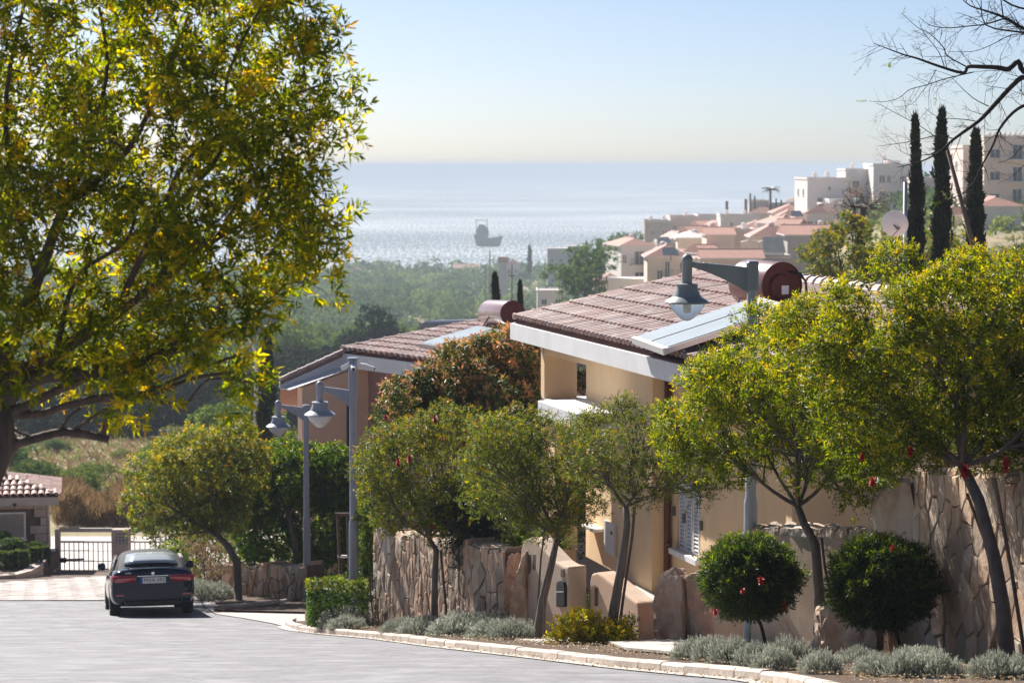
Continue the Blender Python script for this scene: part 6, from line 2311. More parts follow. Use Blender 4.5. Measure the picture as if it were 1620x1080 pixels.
branch([(545, 455), (500, 540), (440, 620), (385, 685), (270, 705)], .0055, .002)
branch([(1700, 900), (1400, 600), (1160, 520), (1080, 530), (900, 720), (820, 800), (660, 915), (580, 990), (450, 1060), (290, 1100)], .05, .004)
branch([(820, 800), (720, 785), (560, 770), (470, 710)], .007, .0025)
branch([(890, 700), (780, 640), (640, 505)], .008, .003)
branch([(660, 915), (560, 890), (380, 930), (250, 950), (165, 960)], .008, .0025)
branch([(540, 900), (440, 830), (300, 755), (190, 695), (150, 680)], .006, .0025)
branch([(1700, 900), (1400, 300), (1160, 210), (1000, 120), (880, 75), (770, 40), (700, -20)], .035, .005)
branch([(1000, 120), (870, 160), (780, 170), (620, 185), (500, 165), (430, 110)], .012, .003)
branch([(1400, 260), (1160, 220), (1080, 210), (870, 165), (840, 0)], .022, .006)
branch([(1160, 230), (1040, 230), (900, 300), (780, 340), (620, 340)], .008, .003)
branch([(985, 110), (970, 0)], .01, .007)
branch([(1700, 900), (1400, 620), (1160, 680), (1050, 740), (960, 850), (920, 950), (850, 1080), (790, 1200), (700, 1290)], .03, .006)
branch([(1550, 170), (1600, 180), (1570, 225), (1553, 262)], .006, .004, conv=False) if False else None
branch([(1650, 220), (1620, 230), (1600, 250), (1580, 258)], .007, .004, conv=False)
branch([(1650, 240), (1620, 262), (1600, 280), (1578, 290)], .006, .003, conv=False)
branch([(1690, 50), (1640, 20), (1600, 8), (1560, -20)], .02, .01, conv=False)
branch([(1540, 300), (1510, 312), (1490, 320), (1470, 316)], .006, .003, conv=False)
tw.tube([base - Vector((0, 0, .3)), base + Vector((0, 0, 2)), at(1770, 300, DBR), at(1757, 216, DBR)], [.13, .11, .09, .07], 10)
link('trunk', tw.mesh('trunk', MATS['bark_dark'], base, True), bt)
# sparse small leaves on a few tips
rng = np.random.default_rng(5)
left = [(p, d) for p, d in tips if p.x / p.y < (1520 - 810) / F][:60]
sel = [left[i] for i in rng.integers(0, len(left), 16)] + [(at(1490, 320, DBR), Vector((-1, 0, -.1))), (at(1500, 316, DBR), Vector((-.6, 0, .8))), (at(1482, 322, DBR), Vector((-.5, 0, -.8))), (at(1372, 160, DBR), Vector((-1, 0, 0)))] * 2
P = np.array([tuple(s_[0]) for s_ in sel]); Dv = np.array([tuple(s_[1]) for s_ in sel])
V, T, t = leaves(rng, P, Dv, 22, .022, .007, (50, 85), .12, np.full(len(sel), .6))
link('crown', np_mesh('crown', V - np.array(base), T, MATS['leaf_fresh'], t), bt)

# ------------------------------------------------------------------ cypresses
def cypress_mesh(seed, n=5200, sl=.055):
    """unit height cypress, radius about sl"""
    rng = np.random.default_rng(seed)
    z = rng.random(n) ** .9
    prof = np.interp(z, [0, .05, .25, .6, .85, .97, 1], [.5, .85, 1, .85, .55, .22, .05])
    a = rng.random(n) * 6.283
    lump = 1 + .30 * np.sin(a * 3 + z * 27 + seed) + .22 * np.sin(z * 47 + a * 2) + .28 * np.sin(z * 15 + seed * 2 + a)
    r = sl * prof * lump * (.5 + .5 * rng.random(n)) * (1 + .45 * (rng.random(n) < .10))
    P = np.column_stack([np.cos(a) * r, np.sin(a) * r, z])
    P[:, 0] += .012 * np.sin(z * 9 + seed)
    Dv = nrm(np.column_stack([np.cos(a) * .5, np.sin(a) * .5, np.full(n, 1.0)]) + rng.normal(0, .25, (n, 3)))
    y = (rng.random(n) < .25) * rng.random(n)
    V, T, t = leaves(rng, P, Dv, 5, .024, .008, (10, 45), .012, y)
    return np_mesh('crown', V, T, MATS['leaf_cypress'], t)
CY = [cypress_mesh(s_) for s_ in (1, 2, 3)]
tkm = MB().tube([(0, 0, -.08), (0, 0, .5), (0.01, 0, .95)], [.014, .009, .002], 7).mesh('trunk', MATS['bark_dark'])
def cypress(label, px, toppy, D, wpx, base_py=None, i=0, group='slender dark cypresses'):
    t = at(px, toppy, D)
    zb_ = at(px, base_py, D).z if base_py else zter(t.x, D)
    h = t.z - zb_
    r_ = empty('cypress', (t.x, D, zb_), label, 'tree', group, rz=i * 1.3)
    k = (wpx / F * D) / (2 * .055 * 1.15)
    a_ = link('crown', CY[i % 3], r_); b_ = link('trunk', tkm, r_)
    r_.scale = (k, k, h)
    return r_
cypress('tall dark cypress just right of the satellite dish mast', 1449, 196, 68, 27, i=0)
cypress('thickest dark cypress, middle of the three beyond the dish', 1491, 186, 70, 33, i=1)
cypress('dark cypress right of the leaning rusty pole', 1542, 218, 72, 34, i=2)
cypress('short dark cypress directly behind the satellite dish mast', 1438, 345, 66, 24, i=1)
cypress('dark cypress between the curved lamp pole and the orange villa', 422, 530, 105, 26, i=2)
cypress('dark young cypress behind the brown drum tank', 784, 440, 96, 22, i=0)
cypress('small spiky dark conifer right of the brown drum tank', 822, 452, 100, 16, i=2)
# ------------------------------------------------------------------ far trees
def far_crown(seed, n, L=.55, leaf='leaf_wood', flat=.8, young=.3):
    rng = np.random.default_rng(seed)
    m = 16
    c = nrm(rng.normal(0, 1, (m, 3))) * rng.random(m)[:, None] ** .5 * np.array([2.6, 2.6, 2.1]) + np.array([0, 0, 3.9])
    rad = rng.uniform(.9, 1.6, m)
    P, Dv, idx, rr = clump_shoots(rng, c, rad, n, .4, .55)
    P[:, 2] = 3.9 + (P[:, 2] - 3.9) * .95
    y = (rng.random(n) < young).astype(float) * rng.random(n)
    V, T, t = leaves(rng, P, Dv, 6, L * .5, L * .24, (35, 80), .25, y)
    return np_mesh('crown', V, T, MATS[leaf], t)
FC = [far_crown(i, 950, .62, 'leaf_wood' if i % 3 else 'leaf_woodlight', young=.4) for i in range(6)] + [far_crown(20 + i, 950, .62, 'leaf_belt', young=.3) for i in range(2)]
def bush_mesh(seed, n, leaf):
    rng = np.random.default_rng(seed)
    m = 12
    c = nrm(rng.normal(0, 1, (m, 3))) * rng.random(m)[:, None] ** .5 * np.array([2.6, 2.6, 1.2]) + np.array([0, 0, 1.7])
    P, Dv, idx, rr = clump_shoots(rng, c, rng.uniform(.9, 1.5, m), n, .4, .5)
    P[:, 2] = np.abs(P[:, 2])
    V, T, t = leaves(rng, P, Dv, 7, .26, .11, (35, 80), .2, (rng.random(n) < .4) * rng.random(n))
    return np_mesh('foliage', V, T, MATS[leaf], t)
BC = [bush_mesh(60 + i, 900, ('leaf_woodlight', 'leaf_olive', 'leaf_fresh', 'leaf_wood')[i]) for i in range(4)]
def bush(label, x, Y, h, i, w):
    r_ = empty('meadow_bush', (x, Y, zter(x, Y) - .2), label, 'bush', None, rz=R.uniform(0, 6.28))
    link('foliage', BC[i % 4], r_)
    link('stem', FT[i % 3], r_).scale = (.35, .35, .5)
    s_ = h / 4.2
    r_.scale = (s_ * w, s_ * w, s_)
def far_trunk(seed):
    rr = random.Random(seed)
    m_ = MB()
    m_.tube([(0, 0, -.6), (.1, 0, 1.5), (0, .1, 3)], [.25, .2, .15], 7)
    for _ in range(6):
        m_.tube([(0, .1, 2.6), (rr.uniform(-1.2, 1.2), rr.uniform(-1.2, 1.2), 3.8), (rr.uniform(-2.2, 2.2), rr.uniform(-2.2, 2.2), 4.8)], [.12, .08, .04], 5)
    return m_.mesh('trunk', MATS['bark'])
FT = [far_trunk(i) for i in range(3)]
def far_tree(label, x, Y, h, i, group, w=1.0, z=None, parts=True):
    zz = zter(x, Y) if z is None else z
    r_ = empty('broadleaf_tree', (x, Y, zz), label, 'tree', group, rz=R.uniform(0, 6.28))
    link('crown', FC[i % 8], r_)
    link('trunk', FT[i % 3], r_)
    s_ = h / 7.4
    r_.scale = (s_ * w, s_ * w, s_)
    return r_
def atx(px, Y, py=560):
    return at(px, py, Y).x
# dark belt behind the meadow (left) : bases near y 690
GB = 'dark trees in the belt behind the meadow'
n_ = 0
for row, (Y, hh) in enumerate(((215, 6.5), (232, 7.5), (250, 8.5), (275, 9))):
    for px in np.arange(60, 600, 42 - row * 3):
        px2 = px + R.uniform(-14, 14) + row * 13
        Yj = Y + R.uniform(-6, 6)
        hs = R.choice(['squat', 'medium', 'tall'])
        far_tree('%s dense dark tree in the %s line of the belt behind the dry meadow' % (hs, ('front', 'second', 'third', 'rear')[row]), atx(px2, Yj), Yj, hh * {'squat': .82, 'medium': .97, 'tall': 1.12}[hs] + 1.5, 6 + n_ % 2, GB, w=1.15, z=zter(atx(px2, Yj), Yj) - 2.2)
        n_ += 1
# middle groves, lighter and mixed
GM = 'mixed green trees in the valley groves'
for row, (Y, hh, a, b_, st) in enumerate(((300, 9, 430, 900, 38), (330, 10, 420, 900, 34), (370, 10, 400, 900, 31), (420, 10, 400, 960, 30), (480, 9, 400, 960, 27), (550, 9, 400, 960, 25), (630, 8, 420, 960, 25))):
    for px in np.arange(a, b_, st):
        px2 = px + R.uniform(-12, 12)
        Yj = Y * (1 + R.uniform(-.03, .03))
        hs = R.choice(['low', 'middling', 'high']); ci = R.choice([0, 1, 2, 3, 4, 5, 6, 3, 0])
        far_tree('%s %s tree in the %s row of valley groves' % (hs, ('pale green', 'darker green', 'deep green', 'light green', 'mid green', 'dull green', 'blackish green', 'blackish')[ci], ('nearest', 'second', 'third', 'fourth', 'fifth', 'sixth', 'farthest')[row]), atx(px2, Yj), Yj, hh * {'low': .6, 'middling': .85, 'high': 1.2}[hs], ci, GM, w=R.uniform(.9, 1.3))
# a few that stand out
far_tree('round dark tree standing out in the pale green valley, left of the boxed roof unit', atx(585, 290), 290, 14.5, 6, None, w=.8)
far_tree('large round bluish tree below the white building by the town', atx(925, 330), 330, 11, 4, None, w=1.1, z=at(925, 500, 330).z)
far_tree('round tree beside the cream flats at the near end of the town', atx(975, 430), 430, 13, 2, None, w=.9, z=at(975, 470, 430).z)
far_tree('dark round tree left of the pale flat-roofed block near the shore', atx(850, 900), 900, 11, 1, None)
# meadow bushes
mb_i = 0
for lab, px, py, Y, h, k, w in [('bright green bush in the meadow behind the gatehouse roof', 40, 800, 122, 5.2, 3, 1.0), ('bright green bush between gatehouse and dry brown scrub', 118, 786, 126, 4.0, 0, 1.2),
    ('green bush at the left of the meadow under the big tree limb', 20, 740, 150, 5.0, 3, 1.0), ('low green bush in the meadow beside the limb end', 150, 760, 140, 3.2, 0, 1.4), ('small dark green bush alone in the dry meadow', 196, 735, 170, 2.2, 1, 1.2),
    ('olive bush at the right side of the meadow', 250, 720, 165, 4.5, 2, 1.1), ('grey-green bush near the belt of dark trees', 300, 705, 190, 5, 5, 1.2), ('pale olive bush beside the street tree by the car', 215, 800, 118, 4.2, 2, .9), ('low green bush in front of the belt of dark trees', 90, 715, 185, 3, 3, 1.5),
    ('green bush at the meadow edge left of the orange villa', 440, 650, 150, 6, 0, 1.1), ('green bush behind the farthest street lamp', 470, 640, 140, 5.5, 3, 1.0), ('olive tree behind the bushy street trees left of the cypress', 340, 690, 110, 6.0, 2, 1.2), ('pale green tree behind the curved lamp pole', 395, 660, 130, 6.0, 0, 1.1)]:
    x = atx(px, Y, py)
    if 'bush' in lab and Y < 200: bush(lab, x, Y, h * .46, k, w)
    else: far_tree(lab, x, Y, h, k, None, w)
# dry brown scrub before the meadow: stuff
def scatter(name, n, sampler, m, L, Wd, k, seed, spread=(8, 35), kind='stuff', slen=.2, young=.4, hmul=1):
    rng = np.random.default_rng(seed)
    P = np.array([sampler(rng) for _ in range(n)])
    Dv = nrm(np.column_stack([rng.normal(0, .25, n), rng.normal(0, .25, n), np.ones(n)]))
    V, T, t = leaves(rng, P, Dv, k, L, Wd, spread, slen, rng.random(n) * young, size_jit=.4)
    return tag(link(name, np_mesh(name, V, T, MATS[m], t)), kind=kind)
def s1(rng):
    px, Y = rng.uniform(88, 300), rng.uniform(101, 112)
    x = atx(px, Y, 800); return (x, Y, zter(x, Y) - .2 + .9 * rng.random() * (1 + .5 * math.sin(px * .07)))
scatter('dry_grass', 4200, s1, 'leaf_dry', .55, .035, 7, 81)
def s2(rng):
    px, Y = rng.uniform(-20, 560), rng.uniform(113, 210) 
    x = atx(px, Y, 760); return (x, Y, zter(x, Y) - .2)
scatter('meadow_grass', 5200, s2, 'leaf_dry', .40, .05, 6, 82, (20, 60))
scatter('meadow_weeds', 900, s2, 'leaf_woodlight', .45, .12, 6, 83, (20, 70))
# far-off wood down to the shore, and scrub on the town slope
def wood(name, n, Y0, Y1, p0, p1, h, L, seed, leaf='leaf_wood'):
    rng = np.random.default_rng(seed)
    Ps, Ds, sc = [], [], []
    for _ in range(n):
        Y = Y0 * (Y1 / Y0) ** rng.random()
        px = rng.uniform(p0, p1)
        x = atx(px, Y, 470)
        hh = h * rng.uniform(.5, 1.3) * (1 + .5 * (rng.random() < .06))
        m = 34
        d = nrm(rng.normal(0, 1, (m, 3)) + np.array([0, -.3, .5]))
        d[:, 2] = np.abs(d[:, 2])
        P = np.array([x, Y, zter(x, Y) + hh * .25]) + d * np.array([hh * .75, hh * .75, hh * .7]) * rng.uniform(.75, 1.05, (m, 1))
        Ps.append(P); Ds.append(d + rng.normal(0, .3, (m, 3)))
    P = np.concatenate(Ps); D_ = np.concatenate(Ds)
    y = np.repeat((rng.random(n) < .35) * rng.random(n) * 1.2, 34)
    V, T, t = leaves(rng, P, D_, 4, L, L * .6, (40, 85), .4, y, tipboost=.2)
    t = (t + np.repeat(rng.normal(0.02, .22, n), 34 * 4 * 2)).clip(0, 1)
    return tag(link(name, np_mesh(name, V, T, MATS[leaf], t)), kind='stuff')
wood('far_wood', 520, 640, 980, -60, 1010, 7, 1.4, 91)
wood('shore_wood', 820, 900, 1335, -60, 1050, 6.5, 1.7, 92)
wood('left_wood', 330, 300, 640, -120, 420, 5.5, 1.0, 95)
wood('slope_scrub', 260, 330, 700, 860, 1700, 3.6, .9, 93)
wood('hill_scrub', 260, 70, 330, 1230, 1700, 2.6, .5, 94, 'leaf_woodlight')

# trees on the right hill, near
def right_tree(label, outline, D, seed, leaf, nc=46, ns=2200, cr=.42, L=.13, Wd=.05, depth=2.0, young=.45, tw=4, k=9):
    cx = sum(p[0] for p in outline) / len(outline)
    x = at(cx, 470, D).x
    b = Vector((x, D, min(-9.0, zter(x, D))))
    yb = max(p[1] for p in outline)
    return make_tree('hill_tree', label, 'tree', b, [b, at(cx, yb, D), at(cx + 3, yb - 25, D)], [.22, .16, .12], outline, D, depth, nc, cr, ns, k, L, Wd, MATS[leaf], MATS['bark_grey'], seed, young=young, limbs=6, twigs=tw, twig_r=.012)
right_tree('rounded olive-brown tree behind the near villa, left of the satellite dish', [(1268, 455), (1275, 405), (1300, 375), (1330, 350), (1370, 345), (1400, 360), (1420, 400), (1425, 450), (1400, 500), (1300, 490)], 85, 101, 'leaf_olive', young=.6)
right_tree('brownish tree between the cypresses beyond the satellite dish', [(1420, 400), (1450, 370), (1500, 360), (1530, 380), (1540, 440), (1500, 480), (1430, 480)], 92, 102, 'leaf_olive', ns=1300, nc=30, young=.5)
right_tree('olive-brown tree right of the last cypress', [(1555, 440), (1570, 400), (1600, 385), (1650, 390), (1680, 450), (1640, 500), (1560, 490)], 88, 103, 'leaf_olive', ns=1500, nc=34, young=.35)
right_tree('thin wispy tree rising above the rounded olive-brown tree', [(1315, 350), (1330, 300), (1360, 295), (1400, 310), (1405, 345)], 95, 104, 'leaf_dry', ns=160, nc=26, cr=.3, tw=8, young=.3, k=5, L=.09, Wd=.03)
# white blossom-like pale shrub spot beyond the roof
# ------------------------------------------------------------------ town
WM = {}
def win_meshes(w, h, shutter=False):
    key = (round(w, 2), round(h, 2))
    if key not in WM:
        f = MB()
        t = .09
        f.box2((-w / 2, -.06, 0), (-w / 2 + t, .05, h)); f.box2((w / 2 - t, -.06, 0), (w / 2, .05, h))
        f.box2((-w / 2 + t, -.06, h - t), (w / 2 - t, .05, h)); f.box2((-w / 2 - .1, -.14, -.08), (w / 2 + .1, .05, 0))
        f.box2((-.035, -.05, 0), (.035, .05, h - t))
        p = MB().box2((-w / 2 + t, -.02, 0), (w / 2 - t, .03, h - t))
        WM[key] = (f.mesh('window', MATS['town_white']), p.mesh('pane', MATS['town_glass']))
    return WM[key]
mat('town_glass', (0.06, 0.065, 0.07), (0.10, 0.10, 0.10), rough=0.15, scale=.5, spec=.7)
def put_window(root, M, w, h):
    f, p = win_meshes(w, h)
    o = link('window', f, root); o.matrix_local = M
    link('pane', p, o)
def building(label, px0, px1, py_top, D, dep, wall='town_white', roof='flat', yaw=0.0, roof_h=1.6, windows=(), balconies=(), over=.35, par=.25, base_drop=None, name='town_house', cat='building', side_win=(), roofm='far_tile', group=None):
    """block whose front spans photo columns px0..px1 with its eaves at row py_top"""
    c = at((px0 + px1) / 2, py_top, D)
    w = (px1 - px0) / F * D
    zb = min(zter(c.x, D), zter(c.x, D + dep)) - 1.0 if base_drop is None else c.z - base_drop
    H = c.z - zb
    root = empty(name, (c.x, D, zb), label, cat, group)
    root.rotation_euler = (0, 0, yaw)
    def bld(mb, nm, m, parent=root):
        return mb.build(nm, m, parent, origin=None)
    bld(MB().box2((-w / 2, 0, 0), (w / 2, dep, H)), 'wall', MATS[wall])
    if roof == 'flat':
        mb = MB()
        mb.box2((-w / 2 - .12, -.12, H), (w / 2 + .12, dep + .12, H + .14))
        r_ = bld(mb, 'roof', MATS['town_white'])
        mb = MB()
        for a, b_ in (((-w / 2 - .1, -.1), (w / 2 + .1, .08)), ((-w / 2 - .1, dep - .08), (w / 2 + .1, dep + .1)), ((-w / 2 - .1, .085), (-w / 2 + .08, dep - .085)), ((w / 2 - .08, .085), (w / 2 + .1, dep - .085))):
            mb.box2((a[0], a[1], H + .142), (b_[0], b_[1], H + .142 + par))
        bld(mb, 'parapet', MATS[wall], r_)
    else:
        x0, x1, y0, y1 = -w / 2 - over, w / 2 + over, -over, dep + over
        if roof == 'hip':
            k = min(w, dep) * .45
            rp = [(x0 + k, (y0 + y1) / 2), (x1 - k, (y0 + y1) / 2)] if w >= dep else [((x0 + x1) / 2, y0 + k), ((x0 + x1) / 2, y1 - k)]
        elif roof == 'gable_x':
            rp = [(x0, (y0 + y1) / 2), (x1, (y0 + y1) / 2)]
        else:
            rp = [((x0 + x1) / 2, y0), ((x0 + x1) / 2, y1)]
        vs = [(x0, y0, H), (x1, y0, H), (x1, y1, H), (x0, y1, H), (rp[0][0], rp[0][1], H + roof_h), (rp[1][0], rp[1][1], H + roof_h)]
        if w >= dep and roof == 'hip' or roof == 'gable_x':
            fs = [(0, 1, 5, 4), (1, 2, 5), (2, 3, 4, 5), (3, 0, 4), (3, 2, 1, 0)]
        else:
            fs = [(0, 1, 4), (1, 2, 5, 4), (2, 3, 5), (3, 0, 4, 5), (3, 2, 1, 0)]
        mb = MB(); mb.add(vs, fs)
        r_ = bld(mb, 'roof', MATS[roofm])
        mb = MB(); mb.box2((x0, y0, H - .16), (x1, y1, H - .003)); bld(mb, 'eaves', MATS['town_white'])
        # ridge capping
        mb = MB(); mb.tube([(rp[0][0], rp[0][1], H + roof_h + .02), (rp[1][0], rp[1][1], H + roof_h + .02)], .10, 6); bld(mb, 'ridge', MATS['roof_tile_pale'], r_)
    for (fx, dz, ww, wh) in windows:          # fx 0..1 across, dz metres below the eaves to the window's foot
        put_window(root, Matrix.Translation((-w / 2 + w * fx, -.003, H - dz)), ww, wh)
    for (fy, dz, ww, wh, sd) in side_win:
        M = Matrix.Translation(((-w / 2 - .003) if sd < 0 else (w / 2 + .003), dep * fy, H - dz)) @ Matrix.Rotation(-math.pi / 2 if sd < 0 else math.pi / 2, 4, 'Z')
        put_window(root, M, ww, wh)
    for (f0, f1, dz) in balconies:
        xa, xb = -w / 2 + w * f0, -w / 2 + w * f1
        b_ = bld(MB().box2((xa, -1.2, H - dz - .15), (xb, -.004, H - dz)), 'balcony', MATS['town_white'])
        mb = MB()
        mb.box2((xa, -1.2, H - dz + .95), (xb, -1.14, H - dz + 1.0))
        nb = max(4, int((xb - xa) / .3))
        for q in range(nb + 1):
            x = xa + .02 + (xb - xa - .04) * q / nb
            mb.tube([(x, -1.17, H - dz), (x, -1.17, H - dz + .95)], .02, 4, cap=False)
        bld(mb, 'railing', MATS['iron'], b_)
        put_window(root, Matrix.Translation(((xa + xb) / 2, -.004, H - dz + .05)), min(1.6, (xb - xa) * .5), 2.0)
    return root
W1 = lambda n, dz, w=1.1, h=1.2: [((i + .5) / n, dz, w, h) for i in range(n)]
# big apartment block, right edge
building('tall pale apartment block at the right edge behind the cypresses', 1558, 1680, 222, 330, 14, 'town_cream', 'flat', yaw=-.05,
    windows=[(f, d, 1.5, 1.2) for f in (.14, .70, .93) for d in (2.4, 5.4, 8.4)], balconies=[(.30, .56, 2.6), (.30, .56, 5.6), (.30, .56, 8.6)], side_win=[(f, d, 1.1, 1.2, -1) for f in (.3, .7) for d in (2.4, 5.4, 8.4)], par=.5)
building('lower grey wing of the tall apartment block', 1524, 1560, 234, 338, 10, 'town_pink', 'flat', windows=[(.5, d, 1.3, 1.2) for d in (2.4, 5.4, 8.0)], side_win=[(.5, 3, 1.2, 1.2, -1)])
for i in range(9):
    x = 1565 + i * 8
    t = at(x, 214, 334)
    o = empty('roof_tank', (t.x, 334, at(x, 221, 334).z + .1), 'small white water tank in the row on the apartment block roof', 'water tank', 'roof tanks on the apartment block')
    MB().lathe([(.28, .1), (.3, .15), (.3, .75), (.12, .9)], (0, 0, 0), 10).build('tank', MATS['town_white'], o, origin=None)
    MB().box((0, 0, .02), (.5, .5, .12)).build('stand', MATS['iron'], o, origin=None)
building('pink-roofed villa below the tall apartment block', 1545, 1616, 326, 300, 9, 'town_white', 'hip', roof_h=1.1, windows=[(.42, 3.0, .7, 1.3), (.66, 3.0, .7, 1.3), (.80, 3.0, .7, 1.3)], over=.5)
building('small cream villa left of the pink-roofed villa', 1490, 1535, 340, 310, 8, 'town_cream', 'hip', roof_h=1.2, windows=W1(2, 2.6))
# white apartments on the ridge
building('white flat-roofed apartments at the left end of the ridge', 1277, 1345, 284, 450, 12, 'town_white', 'flat', yaw=.08, windows=[(.30, 4.9, 1.0, 1.5), (.52, 4.9, .7, 1.5), (.52, 2.0, .6, .7), (.8, 4.9, 1.8, 1.4)], side_win=[(.3, 3, 1.4, 1.3, -1), (.7, 3, 1.4, 1.3, -1)])
building('middle white apartments on the ridge with roof terrace', 1338, 1392, 270, 462, 12, 'town_white', 'flat', windows=[(.3, 3.2, 1.3, 1.3), (.7, 3.2, 1.3, 1.3), (.3, 6.4, 1.3, 1.3), (.7, 6.4, 1.3, 1.3)])
building('highest white apartments on the ridge left of the cypresses', 1382, 1452, 262, 455, 13, 'town_white', 'flat', windows=[(.2, 3.2, 1.2, 1.4), (.35, 3.2, .8, 1.4), (.7, 3.2, 1.3, 1.3), (.2, 6.2, 1.2, 1.4), (.7, 6.2, 1.3, 1.3), (.45, 6.2, 1.3, 1.3)])
building('rooftop stair box on the highest white apartments', 1404, 1424, 256, 459, 4, 'town_pink', 'flat', base_drop=1.2, par=.1, name='stair_box', windows=[(.5, .9, .5, .6)])
building('arched annex block below the white ridge apartments', 1312, 1360, 318, 440, 6, 'town_white', 'flat', windows=[(.7, 3.2, 1.2, 2.2), (.2, 2.6, .8, 1.0)])
building('wide pale block stepping down right of the ridge apartments', 1450, 1530, 284, 430, 10, 'town_pink', 'flat', windows=W1(4, 2.4))
# red roofs below
building('long villa with red hipped roof under the ridge apartments', 1240, 1330, 352, 420, 10, 'town_cream', 'hip', roof_h=2.0, windows=[(.25, 2.4, .7, 1.1), (.75, 2.4, .9, 1.1)])
building('salmon-roofed villa on the slope below the ridge', 1160, 1240, 366, 440, 10, 'town_cream', 'hip', roof_h=1.9, windows=W1(3, 2.5))
building('villa with grey gable and wide salmon roof behind the near drum tank', 1246, 1318, 371, 330, 9, 'town_grey', 'gable_x', roof_h=1.2, windows=[(.3, 3.3, 1.0, 1.2)], over=.5)
building('cream villa with salmon hipped roof above the street lamp arm', 1190, 1248, 374, 340, 8, 'town_cream', 'hip', roof_h=1.5, windows=[(.2, 2.6, .8, 1.2)])
building('villa with a plain cream wall under a short salmon roof', 1118, 1162, 371, 360, 9, 'town_cream', 'gable_x', roof_h=1.0, windows=[(.12, 2.8, .8, 1.5)], over=.3)
building('plain cream box house between two salmon roofs', 1160, 1196, 366, 365, 9, 'town_pink', 'flat', windows=[(.6, 2.5, .8, 1.1)])
building('pale villa with low white roof edge left of the cream villas', 1072, 1120, 376, 380, 9, 'town_cream', 'hip', roof_h=.9, windows=[(.7, 2.6, .8, 1.1)], roofm='town_white')
building('house with dark flat awning roof below the grey blocks', 1040, 1080, 384, 385, 7, 'town_grey', 'flat', windows=[(.5, 2.2, 1.1, 1.0)])
building('long low salmon-roofed wing above the street lamp hood', 1112, 1206, 408, 300, 6, 'town_pink', 'gable_x', roof_h=1.0, windows=[(.2, 2.2, .8, 1.0), (.5, 2.2, .8, 1.0)])
building('bare pale wall block right of the long salmon-roofed wing', 1198, 1250, 408, 305, 6, 'town_grey', 'flat', windows=[(.85, 2.4, .7, 1.0)])
building('cream house with arched balcony and salmon roof, near left of town', 1024, 1090, 406, 310, 8, 'town_cream', 'hip', roof_h=1.5, windows=[(.86, 3.2, .8, 1.5), (.30, 3.0, .8, 1.3)], balconies=[(.35, .62, 2.6), (.70, .98, 2.7)])
building('cream flats with dark balconies at the far left end of town', 982, 1036, 388, 360, 10, 'town_white', 'hip', roof_h=1.0, windows=[(.1, 2.6, .7, 1.2), (.1, 6.0, .7, 1.2)], balconies=[(.25, .85, 2.9), (.25, .85, 6.0)], yaw=.2)
building('small low house with salmon lean-to roof below the cream flats', 940, 990, 446, 340, 7, 'town_pink', 'hip', roof_h=1.1, windows=W1(2, 2.0, .9, 1.0))
building('white flat car-port roof beside the small low house', 962, 1022, 443, 325, 6, 'town_white', 'flat', base_drop=3.2, windows=[(.4, 1.9, 1.0, 1.0)], par=.05)
building('grey flat-roofed block at the seaward end of the upper row', 1020, 1062, 351, 560, 12, 'town_grey', 'flat', windows=[(.3, 3.0, 1.2, 1.2), (.75, 3.0, 1.2, 1.2)])
building('pale grey stepped block next in the upper row', 1060, 1106, 344, 565, 12, 'town_pink', 'flat', windows=W1(3, 3.0))
building('pale green-grey block with overhanging flat roof in the upper row', 1104, 1142, 342, 570, 11, 'town_white', 'flat', windows=W1(2, 2.8))
building('long white low block with small windows below the concrete frame', 1140, 1202, 342, 520, 10, 'town_white', 'flat', windows=[(.28, 2.6, .7, 1.3), (.55, 2.6, .7, 1.3), (.8, 2.6, .7, 1.3)])
building('unfinished dark concrete block beside the palm', 1186, 1216, 318, 530, 9, 'town_grey', 'flat', windows=[(.3, 2.6, .9, 1.2)], par=.1)
for i, (x, y) in enumerate(((1187, 306), (1194, 310), (1228, 314), (1236, 316), (1262, 312), (1150, 318), (1180, 315))):
    tp_ = at(x, y, 530)
    o = empty('mast', (tp_.x, 530, zter(tp_.x, 530)), 'thin dark mast or column standing among the upper town roofs', 'mast', 'thin masts among the upper town roofs')
    MB().tube([(0, 0, 0), (0, 0, tp_.z - o.location.z)], .22 if i < 5 else .35, 6).build('pole', MATS['iron'], o, origin=None)
building('low grey wall block right of the palm', 1218, 1262, 324, 535, 8, 'town_grey', 'flat', windows=W1(3, 2.2, .8, .9))
building('rosy roofed villa peeping over the long red-roofed villa', 1225, 1280, 336, 480, 9, 'town_cream', 'hip', roof_h=1.6, windows=W1(2, 2.2))
building('pale flat-roofed building among trees near the shore', 866, 908, 394, 980, 16, 'town_grey', 'flat', windows=W1(3, 5.5, 1.6, 1.6))
building('taller right part of the pale building among shore trees', 900, 926, 390, 985, 16, 'town_grey', 'flat', windows=W1(2, 5.5, 1.6, 1.6))
building('white building glimpsed among valley trees beyond the near roof', 850, 894, 462, 420, 8, 'town_white', 'flat', windows=W1(2, 2.2, 1.0, 1.0), base_drop=8)
building('small grey house far off by the shore left of the ship', 548, 574, 430, 1290, 10, 'town_pink', 'hip', roof_h=3, windows=W1(2, 5, 1.8, 2))
building('low dark shed by the shore beneath the ship', 718, 756, 424, 1300, 10, 'town_grey', 'gable_x', roof_h=2, windows=W1(3, 4, 1.6, 1.6))
building('pale house at the seaward edge between cypress and ship', 800, 822, 418, 1150, 9, 'town_cream', 'hip', roof_h=2.5, windows=W1(2, 4, 1.5, 1.6))
building('pale low wall house under the olive-brown tree', 1300, 1420, 470, 120, 6, 'town_white', 'flat', windows=W1(3, 1.6, 1.0, 1.0), par=.1)
rt = random.Random(44)
